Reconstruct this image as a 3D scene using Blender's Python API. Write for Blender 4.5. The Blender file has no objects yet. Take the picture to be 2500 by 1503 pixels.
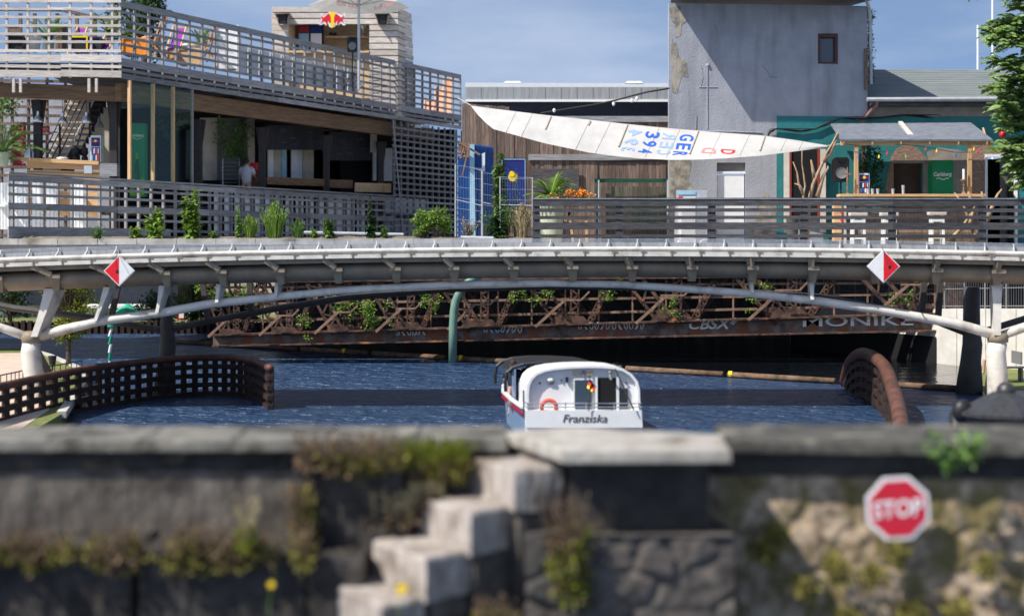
import bpy, math, random
from mathutils import Vector, Matrix, noise
R = math.radians
rnd = random.Random(7)
# ---------------------------------------------------------------- camera, world, sun
H = 4.4                     # eye height above the water (m)
F = 3650.0; CX = 1250.0; HY = 605.0
sc = bpy.context.scene
cam_d = bpy.data.cameras.new('camera'); cam = bpy.data.objects.new('camera', cam_d)
sc.collection.objects.link(cam); sc.camera = cam
cam.location = (0, 0, H); cam.rotation_euler = (R(90), 0, 0)
cam_d.sensor_width = 36; cam_d.lens = 36*F/2500.0
cam_d.shift_y = -(751.5-HY)/2500.0
cam_d.clip_end = 2000; cam_d.clip_start = .1
cam_d.dof.use_dof = True; cam_d.dof.focus_distance = 53.0; cam_d.dof.aperture_fstop = 0.53
SUN = Vector((-1, -.6, 1.37)).normalized()
w = bpy.data.worlds.new('World'); sc.world = w; w.use_nodes = True
nt = w.node_tree; bg = nt.nodes['Background']
sky = nt.nodes.new('ShaderNodeTexSky'); sky.sky_type = 'NISHITA'; sky.sun_disc = False
sky.sun_elevation = math.asin(SUN.z); sky.sun_rotation = math.atan2(SUN.x, SUN.y)
sky.air_density = 1.0; sky.dust_density = .6; sky.ozone_density = 2.2
tc = nt.nodes.new('ShaderNodeTexCoord'); mp = nt.nodes.new('ShaderNodeMapping')
mp.inputs['Scale'].default_value = (1.2, 1.2, 4.5)
ns = nt.nodes.new('ShaderNodeTexNoise'); ns.inputs['Scale'].default_value = 2.6; ns.inputs['Detail'].default_value = 7
ns.inputs['Roughness'].default_value = .55
mr = nt.nodes.new('ShaderNodeMapRange'); mr.inputs['From Min'].default_value = .42; mr.inputs['From Max'].default_value = .75
mr.inputs['To Min'].default_value = .05; mr.inputs['To Max'].default_value = .55
mx = nt.nodes.new('ShaderNodeMixRGB'); mx.inputs['Color2'].default_value = (4.6, 5.0, 5.8, 1)
L = nt.links.new
va = nt.nodes.new('ShaderNodeVectorMath'); va.operation = 'ADD'; va.inputs[1].default_value = (0, 0, .30)
vn_ = nt.nodes.new('ShaderNodeVectorMath'); vn_.operation = 'NORMALIZE'
L(tc.outputs['Generated'], va.inputs[0]); L(va.outputs[0], vn_.inputs[0]); L(vn_.outputs[0], sky.inputs[0])
L(tc.outputs['Generated'], mp.inputs['Vector']); L(mp.outputs[0], ns.inputs['Vector']); L(ns.outputs[0], mr.inputs[0])
L(mr.outputs[0], mx.inputs[0]); L(sky.outputs[0], mx.inputs[1]); L(mx.outputs[0], bg.inputs['Color'])
bg.inputs['Strength'].default_value = .125
sd = bpy.data.lights.new('sun', 'SUN'); so = bpy.data.objects.new('sun', sd); sc.collection.objects.link(so)
sd.energy = 5.0; sd.angle = R(.5); sd.color = (1, .95, .87)
so.rotation_euler = SUN.to_track_quat('Z', 'Y').to_euler()
so.location = (-30, 10, 40)
vs = sc.view_settings; vs.view_transform = 'Standard'; vs.look = 'None'; vs.exposure = .42; vs.gamma = 1
sc.cycles.use_denoising = True; sc.cycles.max_bounces = 6; sc.cycles.transparent_max_bounces = 12
# ---------------------------------------------------------------- helpers
COL = sc.collection
def V(*a): return Vector(a)
def P(x, y, Y):             # a pixel of the 2500 px wide photograph at depth Y (m)
    return Vector(((x-CX)/F*Y, Y, H+(HY-y)/F*Y))
def PZ(x, z, Y): return Vector(((x-CX)/F*Y, Y, z))
def at_water(x, y, z=0):    # a pixel on the horizontal plane at height z
    Y = F*(H-z)/(y-HY); return PZ(x, z, Y)
def c8(r, g, b):
    f = lambda v: (v/255/12.92) if v/255 <= .04045 else ((v/255+.055)/1.055)**2.4
    return (f(r), f(g), f(b))
OFF = {}
def tag(o, label=None, cat=None, group=None, kind=None):
    if label: o['label'] = label
    if cat: o['category'] = cat
    if group: o['group'] = group
    if kind: o['kind'] = kind
    return o
def thing(name, label, cat, loc, group=None):
    o = bpy.data.objects.new(name, None); COL.objects.link(o); o.location = loc
    OFF[o.name] = Vector(loc); o.empty_display_size = .2
    return tag(o, label, cat, group)
class MB:
    def __init__(s): s.v = []; s.f = []; s.mi = []
    def add(s, vs, fs, m=0):
        n = len(s.v); s.v += [tuple(p) for p in vs]
        for f in fs: s.f.append([i+n for i in f]); s.mi.append(m)
        return s
    def box(s, c, size, rz=0, m=0, rot=None):
        c = Vector(c); a, b, d = [q/2 for q in size]
        M = rot if rot else Matrix.Rotation(rz, 3, 'Z')
        vs = [c + M @ Vector((x*a, y*b, z*d)) for z in (-1, 1) for x, y in ((-1,-1),(1,-1),(1,1),(-1,1))]
        return s.add(vs, [(3,2,1,0),(4,5,6,7),(0,1,5,4),(1,2,6,5),(2,3,7,6),(3,0,4,7)], m)
    def bb(s, x0, x1, y0, y1, z0, z1, m=0):
        return s.box(((x0+x1)/2,(y0+y1)/2,(z0+z1)/2), (abs(x1-x0),abs(y1-y0),abs(z1-z0)), m=m)
    def beam(s, a, b, w, h, up=(0,0,1), m=0):   # w across, h along up
        a = Vector(a); b = Vector(b); d = (b-a); L_ = d.length
        if L_ < 1e-6: return s
        d.normalize(); u = Vector(up); sd_ = d.cross(u)
        if sd_.length < 1e-4: sd_ = d.cross(Vector((1,0,0)))
        sd_.normalize(); u = sd_.cross(d)
        vs = []
        for p in (a, b):
            for x, y in ((-1,-1),(1,-1),(1,1),(-1,1)): vs.append(p+sd_*(x*w/2)+u*(y*h/2))
        return s.add(vs, [(3,2,1,0),(4,5,6,7),(0,1,5,4),(1,2,6,5),(2,3,7,6),(3,0,4,7)], m)
    def tube(s, pts, r, n=8, m=0, caps=True):
        pts = [Vector(p) for p in pts]; k = len(pts)
        rs = r if isinstance(r, (list, tuple)) else [r]*k
        t0 = (pts[1]-pts[0]).normalized(); u = t0.cross(Vector((0,0,1)))
        if u.length < 1e-3: u = Vector((1,0,0))
        u.normalize(); vs = []
        for i, p in enumerate(pts):
            t = (pts[min(i+1,k-1)]-pts[max(i-1,0)]).normalized()
            u = (u - t*u.dot(t)).normalized(); w_ = t.cross(u)
            for j in range(n):
                a = 2*math.pi*j/n; vs.append(p+(u*math.cos(a)+w_*math.sin(a))*rs[i])
        fs = [(i*n+j, i*n+(j+1)%n, (i+1)*n+(j+1)%n, (i+1)*n+j) for i in range(k-1) for j in range(n)]
        if caps: fs += [tuple(range(n-1,-1,-1)), tuple((k-1)*n+j for j in range(n))]
        return s.add(vs, fs, m)
    def lathe(s, c, prof, n=16, m=0, axis=(0,0,1)):
        c = Vector(c); q = Vector(axis).to_track_quat('Z','Y').to_matrix(); vs = []
        for r, z in prof:
            for j in range(n):
                a = 2*math.pi*j/n; vs.append(c+q@Vector((r*math.cos(a), r*math.sin(a), z)))
        k = len(prof)
        fs = [(i*n+j, i*n+(j+1)%n, (i+1)*n+(j+1)%n, (i+1)*n+j) for i in range(k-1) for j in range(n)]
        fs += [tuple(range(n-1,-1,-1)), tuple((k-1)*n+j for j in range(n))]
        return s.add(vs, fs, m)
    def ball(s, c, r, n=14, sc_=(1,1,1), m=0):
        c = Vector(c); vs = []; k = n//2
        for i in range(k+1):
            t = math.pi*i/k
            for j in range(n):
                a = 2*math.pi*j/n
                vs.append(c+Vector((math.sin(t)*math.cos(a)*r*sc_[0], math.sin(t)*math.sin(a)*r*sc_[1], math.cos(t)*r*sc_[2])))
        return s.add(vs, [((i+1)*n+j, (i+1)*n+(j+1)%n, i*n+(j+1)%n, i*n+j) for i in range(k) for j in range(n)], m)
    def prism(s, poly, ext, m=0):    # planar polygon pushed along ext
        e = Vector(ext); p = [Vector(q) for q in poly]; n = len(p)
        nrm = Vector((0,0,0))
        for i in range(n): nrm += p[i].cross(p[(i+1)%n])
        if nrm.dot(e) > 0: p = p[::-1]
        vs = p+[q+e for q in p]
        fs = [tuple(range(n)), tuple(range(2*n-1, n-1, -1))]
        fs += [(j, i, i+n, j+n) for i in range(n) for j in [(i+1)%n]]
        return s.add(vs, fs, m)
    def quad(s, a, b, c, d, m=0): return s.add([a,b,c,d], [(0,1,2,3)], m)
    def leaf(s, p, d, u, l, w_, m=0):
        p = Vector(p); d = Vector(d).normalized(); sd_ = d.cross(Vector(u))
        if sd_.length < 1e-3: sd_ = Vector((1,0,0))
        sd_.normalize(); q = p+d*l
        return s.add([p, p+d*l*.45+sd_*w_/2, q, p+d*l*.45-sd_*w_/2], [(0,1,2,3)], m)
    def build(s, name, mat, parent=None, label=None, cat=None, group=None, kind=None, smooth=False, base=None):
        me = bpy.data.meshes.new(name)
        if parent is not None: off = OFF[parent.name]
        elif kind in ('structure',): off = Vector((0,0,0))
        elif base is not None: off = Vector(base)
        else:
            xs = [p[0] for p in s.v]; ys = [p[1] for p in s.v]; zs = [p[2] for p in s.v]
            off = Vector(((min(xs)+max(xs))/2, (min(ys)+max(ys))/2, min(zs)))
        me.from_pydata([(p[0]-off[0], p[1]-off[1], p[2]-off[2]) for p in s.v], [], s.f)
        ms = mat if isinstance(mat, (list, tuple)) else [mat]
        for m in ms: me.materials.append(m)
        if len(ms) > 1: me.polygons.foreach_set('material_index', s.mi)
        if smooth: me.polygons.foreach_set('use_smooth', [True]*len(me.polygons))
        me.update()
        o = bpy.data.objects.new(name, me); COL.objects.link(o); OFF[o.name] = Vector(off)
        if parent is not None: o.parent = parent
        else: o.location = off
        return tag(o, label, cat, group, kind)
def copy_tree(o, parent=None, shift=None, label=None):
    c = o.copy(); COL.objects.link(c); OFF[c.name] = OFF[o.name]+(Vector(shift) if shift else Vector((0,0,0)))
    c.parent = parent
    if parent is None and shift is not None: c.location = o.location+Vector(shift)
    if label: c['label'] = label
    for ch in o.children: copy_tree(ch, c, shift)
    return c
_fonts = {}
def glyphs(text, bold=0.0, shear=0.0, align='CENTER'):
    k = (text, bold, shear, align)
    if k in _fonts: return _fonts[k]
    cu = bpy.data.curves.new('t', 'FONT'); cu.body = text; cu.size = 1; cu.offset = bold; cu.shear = shear
    cu.align_x = align; cu.align_y = 'CENTER'; cu.resolution_u = 3
    o = bpy.data.objects.new('t', cu); COL.objects.link(o)
    dg = bpy.context.evaluated_depsgraph_get(); ev = o.evaluated_get(dg); me = ev.to_mesh()
    vs = [tuple(v.co) for v in me.vertices]; fs = [tuple(p.vertices) for p in me.polygons]
    ev.to_mesh_clear(); bpy.data.objects.remove(o); bpy.data.curves.remove(cu)
    xs = [v[0] for v in vs]; ys = [v[1] for v in vs]
    x0, x1, y0, y1 = min(xs), max(xs), min(ys), max(ys)
    vs = [((v[0]-(x0+x1)/2)/(x1-x0), (v[1]-(y0+y1)/2)/(y1-y0)) for v in vs]
    _fonts[k] = (vs, fs); return _fonts[k]
def lettering(mb, text, fn, m=0, **k):  # fn maps (u,v) in -.5...5 to 3D
    vs, fs = glyphs(text, **k)
    P3 = [fn(u, v) for u, v in vs]
    a, b, c = [Vector(P3[i]) for i in fs[0][:3]]
    mb.add(P3, fs, m)
# ---------------------------------------------------------------- materials
def mat(name, c1, c2=None, scale=6, rough=.75, metal=0, bump=0, stretch=(1,1,1), isl=0, st3=None, detail=6, lo=.35, hi=.65,
        c3=None, s3=1.3, t3=(.5,.6), spec=.4, emit=0, bscale=None, trans=0):
    m = bpy.data.materials.new(name); m.use_nodes = True; t = m.node_tree; b = t.nodes['Principled BSDF']
    N = t.nodes.new; K = t.links.new
    b.inputs['Roughness'].default_value = rough; b.inputs['Metallic'].default_value = metal
    b.inputs['Specular IOR Level'].default_value = spec
    out = None
    if c2 is not None or bump:
        co = N('ShaderNodeTexCoord'); mp_ = N('ShaderNodeMapping'); mp_.inputs['Scale'].default_value = stretch
        K(co.outputs['Object'], mp_.inputs['Vector'])
        no = N('ShaderNodeTexNoise'); no.inputs['Scale'].default_value = scale; no.inputs['Detail'].default_value = detail
        no.inputs['Roughness'].default_value = .62; K(mp_.outputs[0], no.inputs['Vector'])
    if c2 is not None:
        r_ = N('ShaderNodeMapRange'); r_.inputs['From Min'].default_value = lo; r_.inputs['From Max'].default_value = hi
        K(no.outputs[0], r_.inputs[0])
        mi = N('ShaderNodeMixRGB'); mi.inputs[1].default_value = (*c1, 1); mi.inputs[2].default_value = (*c2, 1)
        K(r_.outputs[0], mi.inputs[0]); out = mi.outputs[0]
    if c3 is not None:
        n3 = N('ShaderNodeTexNoise'); n3.inputs['Scale'].default_value = s3; n3.inputs['Detail'].default_value = 7
        co3 = N('ShaderNodeTexCoord'); m3_ = N('ShaderNodeMapping'); m3_.inputs['Scale'].default_value = st3 or (1,1,1)
        K(co3.outputs['Object'], m3_.inputs['Vector']); K(m3_.outputs[0], n3.inputs['Vector'])
        r3 = N('ShaderNodeMapRange'); r3.inputs['From Min'].default_value = t3[0]; r3.inputs['From Max'].default_value = t3[1]
        K(n3.outputs[0], r3.inputs[0])
        m3 = N('ShaderNodeMixRGB'); m3.inputs[2].default_value = (*c3, 1)
        if out: K(out, m3.inputs[1])
        else: m3.inputs[1].default_value = (*c1, 1)
        K(r3.outputs[0], m3.inputs[0]); out = m3.outputs[0]
    if isl:
        g = N('ShaderNodeNewGeometry'); r2 = N('ShaderNodeMapRange')
        r2.inputs['To Min'].default_value = 1-isl; r2.inputs['To Max'].default_value = 1+isl
        K(g.outputs['Random Per Island'], r2.inputs[0])
        mm = N('ShaderNodeVectorMath'); mm.operation = 'SCALE'
        if out: K(out, mm.inputs[0])
        else: mm.inputs[0].default_value = c1
        K(r2.outputs[0], mm.inputs['Scale']); out = mm.outputs[0]
    if out: K(out, b.inputs['Base Color'])
    else: b.inputs['Base Color'].default_value = (*c1, 1)
    if bump:
        src = no
        if bscale:
            src = N('ShaderNodeTexNoise'); src.inputs['Scale'].default_value = bscale; src.inputs['Detail'].default_value = 6
            K(mp_.outputs[0], src.inputs['Vector'])
        bp = N('ShaderNodeBump'); bp.inputs['Strength'].default_value = bump; bp.inputs['Distance'].default_value = .05
        K(src.outputs[0], bp.inputs['Height']); K(bp.outputs[0], b.inputs['Normal'])
    if emit:
        b.inputs['Emission Color'].default_value = (*c1, 1); b.inputs['Emission Strength'].default_value = emit
    if trans:
        tr = N('ShaderNodeBsdfTranslucent'); tr.inputs[0].default_value = (*c1, 1)
        if out: K(out, tr.inputs[0])
        ms = N('ShaderNodeMixShader'); ms.inputs[0].default_value = trans
        K(b.outputs[0], ms.inputs[1]); K(tr.outputs[0], ms.inputs[2]); K(ms.outputs[0], t.nodes['Material Output'].inputs[0])
    return m
def glass(name, tint, opac=.25, rough=.05):
    m = bpy.data.materials.new(name); m.use_nodes = True; t = m.node_tree; N = t.nodes.new; K = t.links.new
    t.nodes.remove(t.nodes['Principled BSDF'])
    tr = N('ShaderNodeBsdfTransparent'); tr.inputs[0].default_value = (*tint, 1)
    gl = N('ShaderNodeBsdfGlossy'); gl.inputs['Roughness'].default_value = rough; gl.inputs[0].default_value = (.8,.85,.85,1)
    ms = N('ShaderNodeMixShader'); ms.inputs[0].default_value = opac
    K(tr.outputs[0], ms.inputs[1]); K(gl.outputs[0], ms.inputs[2]); K(ms.outputs[0], t.nodes['Material Output'].inputs[0])
    return m
M = {}
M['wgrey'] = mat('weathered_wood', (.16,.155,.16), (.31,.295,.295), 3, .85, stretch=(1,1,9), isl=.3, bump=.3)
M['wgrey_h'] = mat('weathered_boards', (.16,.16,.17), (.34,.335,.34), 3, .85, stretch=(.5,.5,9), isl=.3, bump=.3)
M['wlight'] = mat('pale_and_sunlit_boards', (.42,.36,.31), (.66,.60,.54), 3, .85, stretch=(.6,.6,9), isl=.2, bump=.3)  # on the balcony front the sunlight is part of this pale colour
M['wdark'] = mat('dark_boards', (.03,.03,.034), (.10,.095,.10), 3, .8, stretch=(.6,.6,10), isl=.35, bump=.3)
M['wbrown'] = mat('brown_planks', (.10,.065,.05), (.22,.16,.125), 3, .85, stretch=(9,9,.6), isl=.38, bump=.3)
M['wtan'] = mat('new_pine', (.50,.29,.13), (.70,.45,.23), 3, .7, stretch=(.6,1,10), isl=.15)
M['wtanv'] = mat('new_pine_post', (.42,.25,.13), (.6,.38,.2), 3, .7, stretch=(10,10,.6), isl=.15)
M['wglulam'] = mat('laminated_beam', (.11,.065,.035), (.24,.14,.07), 2, .7, stretch=(.5,.5,8), isl=.1)
M['ply'] = mat('plywood', (.55,.36,.19), (.68,.48,.28), 2, .7, stretch=(1,1,4), isl=.1)
M['darkbrown'] = mat('dark_steel_paint', (.022,.016,.016), (.04,.03,.03), 6, .6)
M['black'] = mat('black_paint', (.012,.012,.014), None, rough=.5)
M['chalkwall'] = mat('black_board', (.010,.011,.016), (.022,.024,.03), 3, .7)
M['white'] = mat('white_paint', (.72,.73,.73), (.80,.80,.79), 4, .5)
M['whitep'] = mat('white_panel', (.58,.62,.66), (.70,.73,.76), 2, .6, isl=.08)
M['cream'] = mat('cream_panel', (.40,.36,.29), (.52,.48,.40), 2, .8)
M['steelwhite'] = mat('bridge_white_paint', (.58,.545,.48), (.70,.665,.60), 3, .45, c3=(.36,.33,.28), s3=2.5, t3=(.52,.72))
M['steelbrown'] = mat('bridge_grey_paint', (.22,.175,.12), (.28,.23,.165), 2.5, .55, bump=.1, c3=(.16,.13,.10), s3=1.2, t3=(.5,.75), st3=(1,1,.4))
M['steeldark'] = mat('bridge_paint_with_shade', (.05,.046,.043), (.08,.072,.066), 3, .6)  # darker copy of the bridge paint, shade included in the colour
M['concrete'] = mat('concrete', (.36,.34,.30), (.56,.54,.49), 2.2, .9, bump=.4, c3=(.20,.19,.15), s3=1.1, t3=(.52,.7))
M['greystone'] = mat('grey_wall_stone', (.07,.06,.05), (.155,.135,.115), 6, .9, bump=.7, bscale=9, c3=(.05,.042,.036), s3=2.4, t3=(.50,.66), stretch=(1,1,.5))
M['concretel'] = mat('pale_concrete', (.50,.45,.39), (.62,.57,.50), 3, .9, bump=.3)
M['render'] = mat('grey_blue_render', (.30,.31,.345), (.38,.385,.42), .9, .9, bump=.35, bscale=14, c3=(.20,.20,.215), s3=1.1, t3=(.50,.85), st3=(1.6,1.6,.22), detail=8)
M['patch'] = mat('bare_render_patch', (.20,.18,.155), (.40,.36,.29), 2.2, .95, bump=.5, lo=.42, hi=.58)
M['teal'] = mat('teal_paint', (.018,.16,.17), (.035,.22,.225), 1.5, .8, bump=.2, bscale=10, c3=(.03,.12,.12), s3=1.5, t3=(.5,.8))
M['stucco'] = mat('beige_stucco', (.22,.19,.16), (.32,.28,.24), 2, .9, bump=.3)
M['roofing'] = mat('bitumen_roofing', (.13,.15,.15), (.20,.22,.215), 2, .9, stretch=(.3,3,3), bump=.2)
M['roofblue'] = mat('grey_felt', (.12,.135,.165), (.18,.195,.225), 3, .9, bump=.2)
M['zinc'] = mat('zinc', (.42,.43,.44), (.55,.56,.56), 4, .45, metal=.3)
M['galv'] = mat('galvanised_steel', (.45,.48,.52), (.58,.6,.63), 6, .45, metal=.4)
M['metalgrey'] = mat('grey_sheet', (.23,.24,.25), (.32,.33,.34), 2, .6, stretch=(6,6,.5))
M['navy'] = mat('navy_cladding', (.012,.016,.03), (.02,.026,.045), 4, .6)
M['blue'] = mat('container_blue', (.01,.075,.30), (.02,.11,.38), 2, .55, c3=(.10,.06,.04), s3=4, t3=(.66,.72))
M['paleblue'] = mat('pale_blue', (.25,.45,.60), (.35,.55,.66), 3, .7)
M['signblue'] = mat('sign_blue', (.008,.02,.16), None, rough=.5)
M['yellow'] = mat('yellow', (.85,.60,.02), None, rough=.5)
M['red'] = mat('sign_red', (.75,.012,.02), (.68,.01,.018), 5, .4)
M['stopred'] = mat('stop_red', (.55,.012,.035), (.48,.012,.03), 5, .5)
M['pinkred'] = mat('magenta_board', (.42,.012,.05), (.5,.02,.07), 2, .7)
M['orange'] = mat('orange_paint', (.85,.25,.02), (.9,.32,.03), 3, .6)
M['salmon'] = mat('salmon_fabric', (.85,.30,.16), (.9,.38,.22), 3, .8)
M['purple'] = mat('purple_canvas', (.20,.02,.28), (.28,.03,.36), 3, .8)
M['greenfr'] = mat('fridge_green', (.006,.22,.09), (.012,.28,.10), 1.2, .4)
M['lime'] = mat('lime', (.22,.45,.03), (.12,.36,.03), 4, .5)
M['greengate'] = mat('dark_green_paint', (.006,.05,.03), (.01,.07,.045), 3, .5)
M['bottle'] = mat('green_glass', (.02,.10,.03), None, rough=.15)
M['rust'] = mat('rust', (.028,.019,.017), (.13,.068,.046), 3.2, .9, bump=.6, lo=.38, hi=.62, c3=(.34,.15,.06), s3=2.2, t3=(.60,.72))
M['boom'] = mat('boom_brown', (.07,.045,.028), (.22,.13,.075), 3, .85, bump=.4)
M['rusttan'] = mat('pale_rust', (.15,.09,.065), (.30,.18,.12), 4, .85, bump=.3)
M['rustdark'] = mat('fender_rust', (.014,.009,.008), (.045,.022,.016), 3, .75, bump=.4)
M['rusttop'] = mat('fender_rail_rust', (.055,.025,.018), (.15,.06,.038), 2.5, .6, bump=.3)
M['truck'] = mat('grey_rust_plate', (.06,.045,.038), (.19,.16,.14), 2.4, .9, bump=.5, lo=.35, hi=.65, c3=(.16,.065,.035), s3=1.8, t3=(.48,.58))
M['graffiti'] = mat('pale_spray_paint', (.72,.75,.75), (.5,.5,.5), 3, .8)
M['leaf'] = mat('leaf', (.08,.16,.03), (.14,.25,.05), 2, .6, isl=.45, trans=.25)
M['leafy'] = mat('leaf_light', (.14,.25,.03), (.23,.35,.06), 2, .6, isl=.4, trans=.3)
M['leafd'] = mat('leaf_dark', (.018,.055,.012), (.035,.09,.018), 2, .6, isl=.5, trans=.2)
M['leafo'] = mat('leaf_olive', (.14,.17,.012), (.21,.23,.02), 2, .6, isl=.4, trans=.3)
M['straw'] = mat('dry_stalks', (.28,.22,.11), (.38,.31,.17), 3, .8, isl=.3)
M['grass'] = mat('short_grass', (.10,.13,.03), (.20,.21,.07), 3, .9, bump=.4)
M['moss'] = mat('moss', (.11,.105,.02), (.21,.18,.04), 6, .95, isl=.4)
M['mossr'] = mat('reddish_stems', (.11,.07,.04), (.19,.13,.075), 6, .9, isl=.4)
M['soil'] = mat('soil', (.12,.10,.075), (.22,.18,.13), 4, .95, bump=.5)
M['driftwood'] = mat('driftwood', (.26,.17,.10), (.46,.33,.21), 4, .8, bump=.4)
M['bark'] = mat('bark', (.06,.04,.028), (.12,.085,.06), 8, .9, bump=.5)
M['stone'] = mat('granite_block', (.26,.225,.195), (.46,.41,.37), 6, .9, bump=.7, bscale=12, c3=(.17,.13,.10), s3=3.5, t3=(.48,.70), stretch=(1.6,1.6,.6))
M['darkstone'] = mat('dark_stone', (.05,.042,.036), (.13,.11,.095), 3, .9, bump=.6, bscale=7, c3=(.06,.055,.05), s3=1.6, t3=(.48,.6))
M['pierstone'] = mat('shade_darkened_stone', (.018,.016,.015), (.05,.044,.04), 4, .9, bump=.7, bscale=7, c3=(.10,.075,.05), s3=3.5, t3=(.58,.72))  # dark tone includes the shade under copings and landing slab
M['gravelstone'] = mat('rubble_stone', (.15,.105,.065), (.48,.375,.27), 7, .95, bump=.6, bscale=9, c3=(.15,.12,.05), s3=3.2, t3=(.46,.60), isl=.0, st3=(1.4,1.4,.8))
M['cope'] = mat('coping_stone', (.12,.112,.095), (.225,.21,.18), 5, .9, bump=.4, c3=(.055,.052,.04), s3=2.2, t3=(.46,.60))
M['copedark'] = mat('dark_mottled_coping', (.03,.028,.024), (.10,.095,.08), 5, .9, bump=.4, c3=(.26,.24,.19), s3=1.6, t3=(.57,.68))
M['copel'] = mat('pale_coping', (.27,.25,.215), (.47,.435,.39), 6, .9, bump=.5, c3=(.15,.13,.10), s3=3, t3=(.52,.7))
M['tarmac'] = mat('path_paving', (.48,.37,.29), (.58,.46,.37), 2, .9)
M['iron'] = mat('black_iron', (.025,.024,.025), (.045,.043,.042), 12, .38, bump=.3, spec=.6)
M['skin'] = mat('skin', (.50,.30,.22), None, rough=.6)
M['hair'] = mat('dark_hair', (.04,.025,.018), None, rough=.8)
M['shirt'] = mat('pale_shirt', (.50,.50,.53), (.60,.60,.62), 6, .9)
M['sail'] = mat('sail_cloth', (.58,.56,.53), (.68,.66,.63), 1.5, .8, trans=.25)
M['seam'] = mat('sail_seam', (.42,.38,.29), None, rough=.9)
M['tblue'] = mat('sail_blue', (.01,.10,.50), None, rough=.8)
M['tlblue'] = mat('sail_ghost_blue', (.27,.38,.68), None, rough=.8)
M['tred'] = mat('sail_red', (.75,.02,.03), None, rough=.8)
M['tlred'] = mat('sail_ghost_red', (.80,.24,.22), None, rough=.8)
M['hull'] = mat('boat_white', (.68,.68,.67), (.76,.76,.75), 2, .35)
M['hullblue'] = mat('boat_side', (.16,.24,.36), (.22,.30,.42), 2, .3)
M['tarp'] = mat('black_canopy', (.01,.01,.012), (.02,.02,.024), 6, .5)
M['grey'] = mat('mid_grey', (.20,.20,.20), None, rough=.6)
M['textgrey'] = mat('grey_lettering', (.10,.09,.085), None, rough=.6)
M['lifering'] = mat('life_ring_orange', (.62,.09,.04), None, rough=.6)
M['brick'] = mat('exposed_brick', (.20,.115,.085), (.34,.25,.20), 7, .95, bump=.5, stretch=(1,1,2.5))
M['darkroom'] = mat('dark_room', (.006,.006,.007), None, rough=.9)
M['winefr'] = mat('wine_red', (.30,.008,.025), None, rough=.5)
M['pot'] = mat('pale_green_pot', (.42,.47,.33), (.52,.55,.42), 3, .7)
M['tan'] = mat('tan_fabric', (.55,.40,.26), None, rough=.9)
M['wallpale'] = mat('pale_retaining_wall', (.50,.47,.42), (.62,.59,.54), 1.5, .9, bump=.3)
M['glassgreen'] = glass('green_tinted_glass', (.84,.94,.86), .03)
M['glassclear'] = glass('clear_screen', (.75,.78,.78), .22, .25)
M['windowdark'] = mat('window_glass', (.05,.07,.09), None, rough=.05, spec=.8)
M['chrome'] = mat('brushed_aluminium', (.7,.7,.72), None, rough=.28, metal=.9)
# water: ripples by bump, sky reflection partly put into the blue body colour
def water_mat(name, body, amp, rough, body2=None):
    m = bpy.data.materials.new(name); m.use_nodes = True; t = m.node_tree; b = t.nodes['Principled BSDF']; N = t.nodes.new; K = t.links.new
    b.inputs['Base Color'].default_value = (*body, 1); b.inputs['Roughness'].default_value = rough; b.inputs['IOR'].default_value = 1.33 if rough < .06 else 1.5
    co = N('ShaderNodeTexCoord'); hs = None
    for sx, sy, s, wt, rot in ((.7,1.0,.42,.9,14), (.8,1.0,1.3,.75,-9), (.8,1.2,3.0,.50,20), (.8,1.5,7.5,.16,-15)):
        mp_ = N('ShaderNodeMapping'); mp_.inputs['Scale'].default_value = (sx,sy,1); mp_.inputs['Rotation'].default_value = (0,0,R(rot))
        K(co.outputs['Object'], mp_.inputs['Vector'])
        no = N('ShaderNodeTexNoise'); no.inputs['Scale'].default_value = s; no.inputs['Detail'].default_value = 2; no.inputs['Roughness'].default_value = .5
        K(mp_.outputs[0], no.inputs['Vector'])
        mu = N('ShaderNodeMath'); mu.operation = 'MULTIPLY'; mu.inputs[1].default_value = wt; K(no.outputs[0], mu.inputs[0])
        if hs is None: hs = mu.outputs[0]
        else:
            ad = N('ShaderNodeMath'); K(hs, ad.inputs[0]); K(mu.outputs[0], ad.inputs[1]); hs = ad.outputs[0]
    bp = N('ShaderNodeBump'); bp.inputs['Strength'].default_value = 1; bp.inputs['Distance'].default_value = amp
    K(hs, bp.inputs['Height']); K(bp.outputs[0], b.inputs['Normal'])
    return m
M['water'] = water_mat('canal_water', (.020,.050,.112), .62, .30)
M['calm'] = water_mat('sheltered_shaded_water', (.004,.006,.008), .05, .05)  # dark body colour carries the terrace shade and its reflection
# ================================================================ SETTING
m = MB(); m.quad((-90,4,0),(90,4,0),(90,150,0),(-90,150,0)); m.build('water', M['water'], kind='structure')
# sheltered water behind the floating boom, 1 cm up, follows the boom line
b0 = at_water(430, 838); b1 = at_water(2360, 957)
b0.z = .008; b1.z = .008
m = MB(); m.add([b0, b1, (b1.x+4, b1.y+3, .008), (36,74,.008), (b0.x+1,74,.008)], [(0,1,2,3,4)]); m.build('sheltered_shaded_water', M['calm'], kind='structure')
# raised quay slab that carries the bars
ZL, ZR, YF = 4.72, 4.46, 57.6
xs = PZ(1300, 0, YF).x
m = MB()
m.prism([(-34,YF,ZL-.45),(xs,YF,ZL-.45),(xs,120,ZL-.45),(-14,120,ZL-.45),(-14,80,ZL-.45),(-22,71,ZL-.45),(-34,71,ZL-.45)],(0,0,.45))
m.build('quay_terrace', M['concrete'], kind='structure')
m = MB(); m.prism([(xs,YF,ZR-.3),(60,YF,ZR-.3),(60,130,ZR-.3),(xs,130,ZR-.3)],(0,0,.3)); m.build('terrace_floor', M['concretel'], kind='structure')
m = MB(); m.prism([(-300,130,-.5),(300,130,-.5),(300,600,-.5),(-300,600,-.5)],(0,0,4.6)); m.build('ground', M['soil'], kind='structure')
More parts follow.
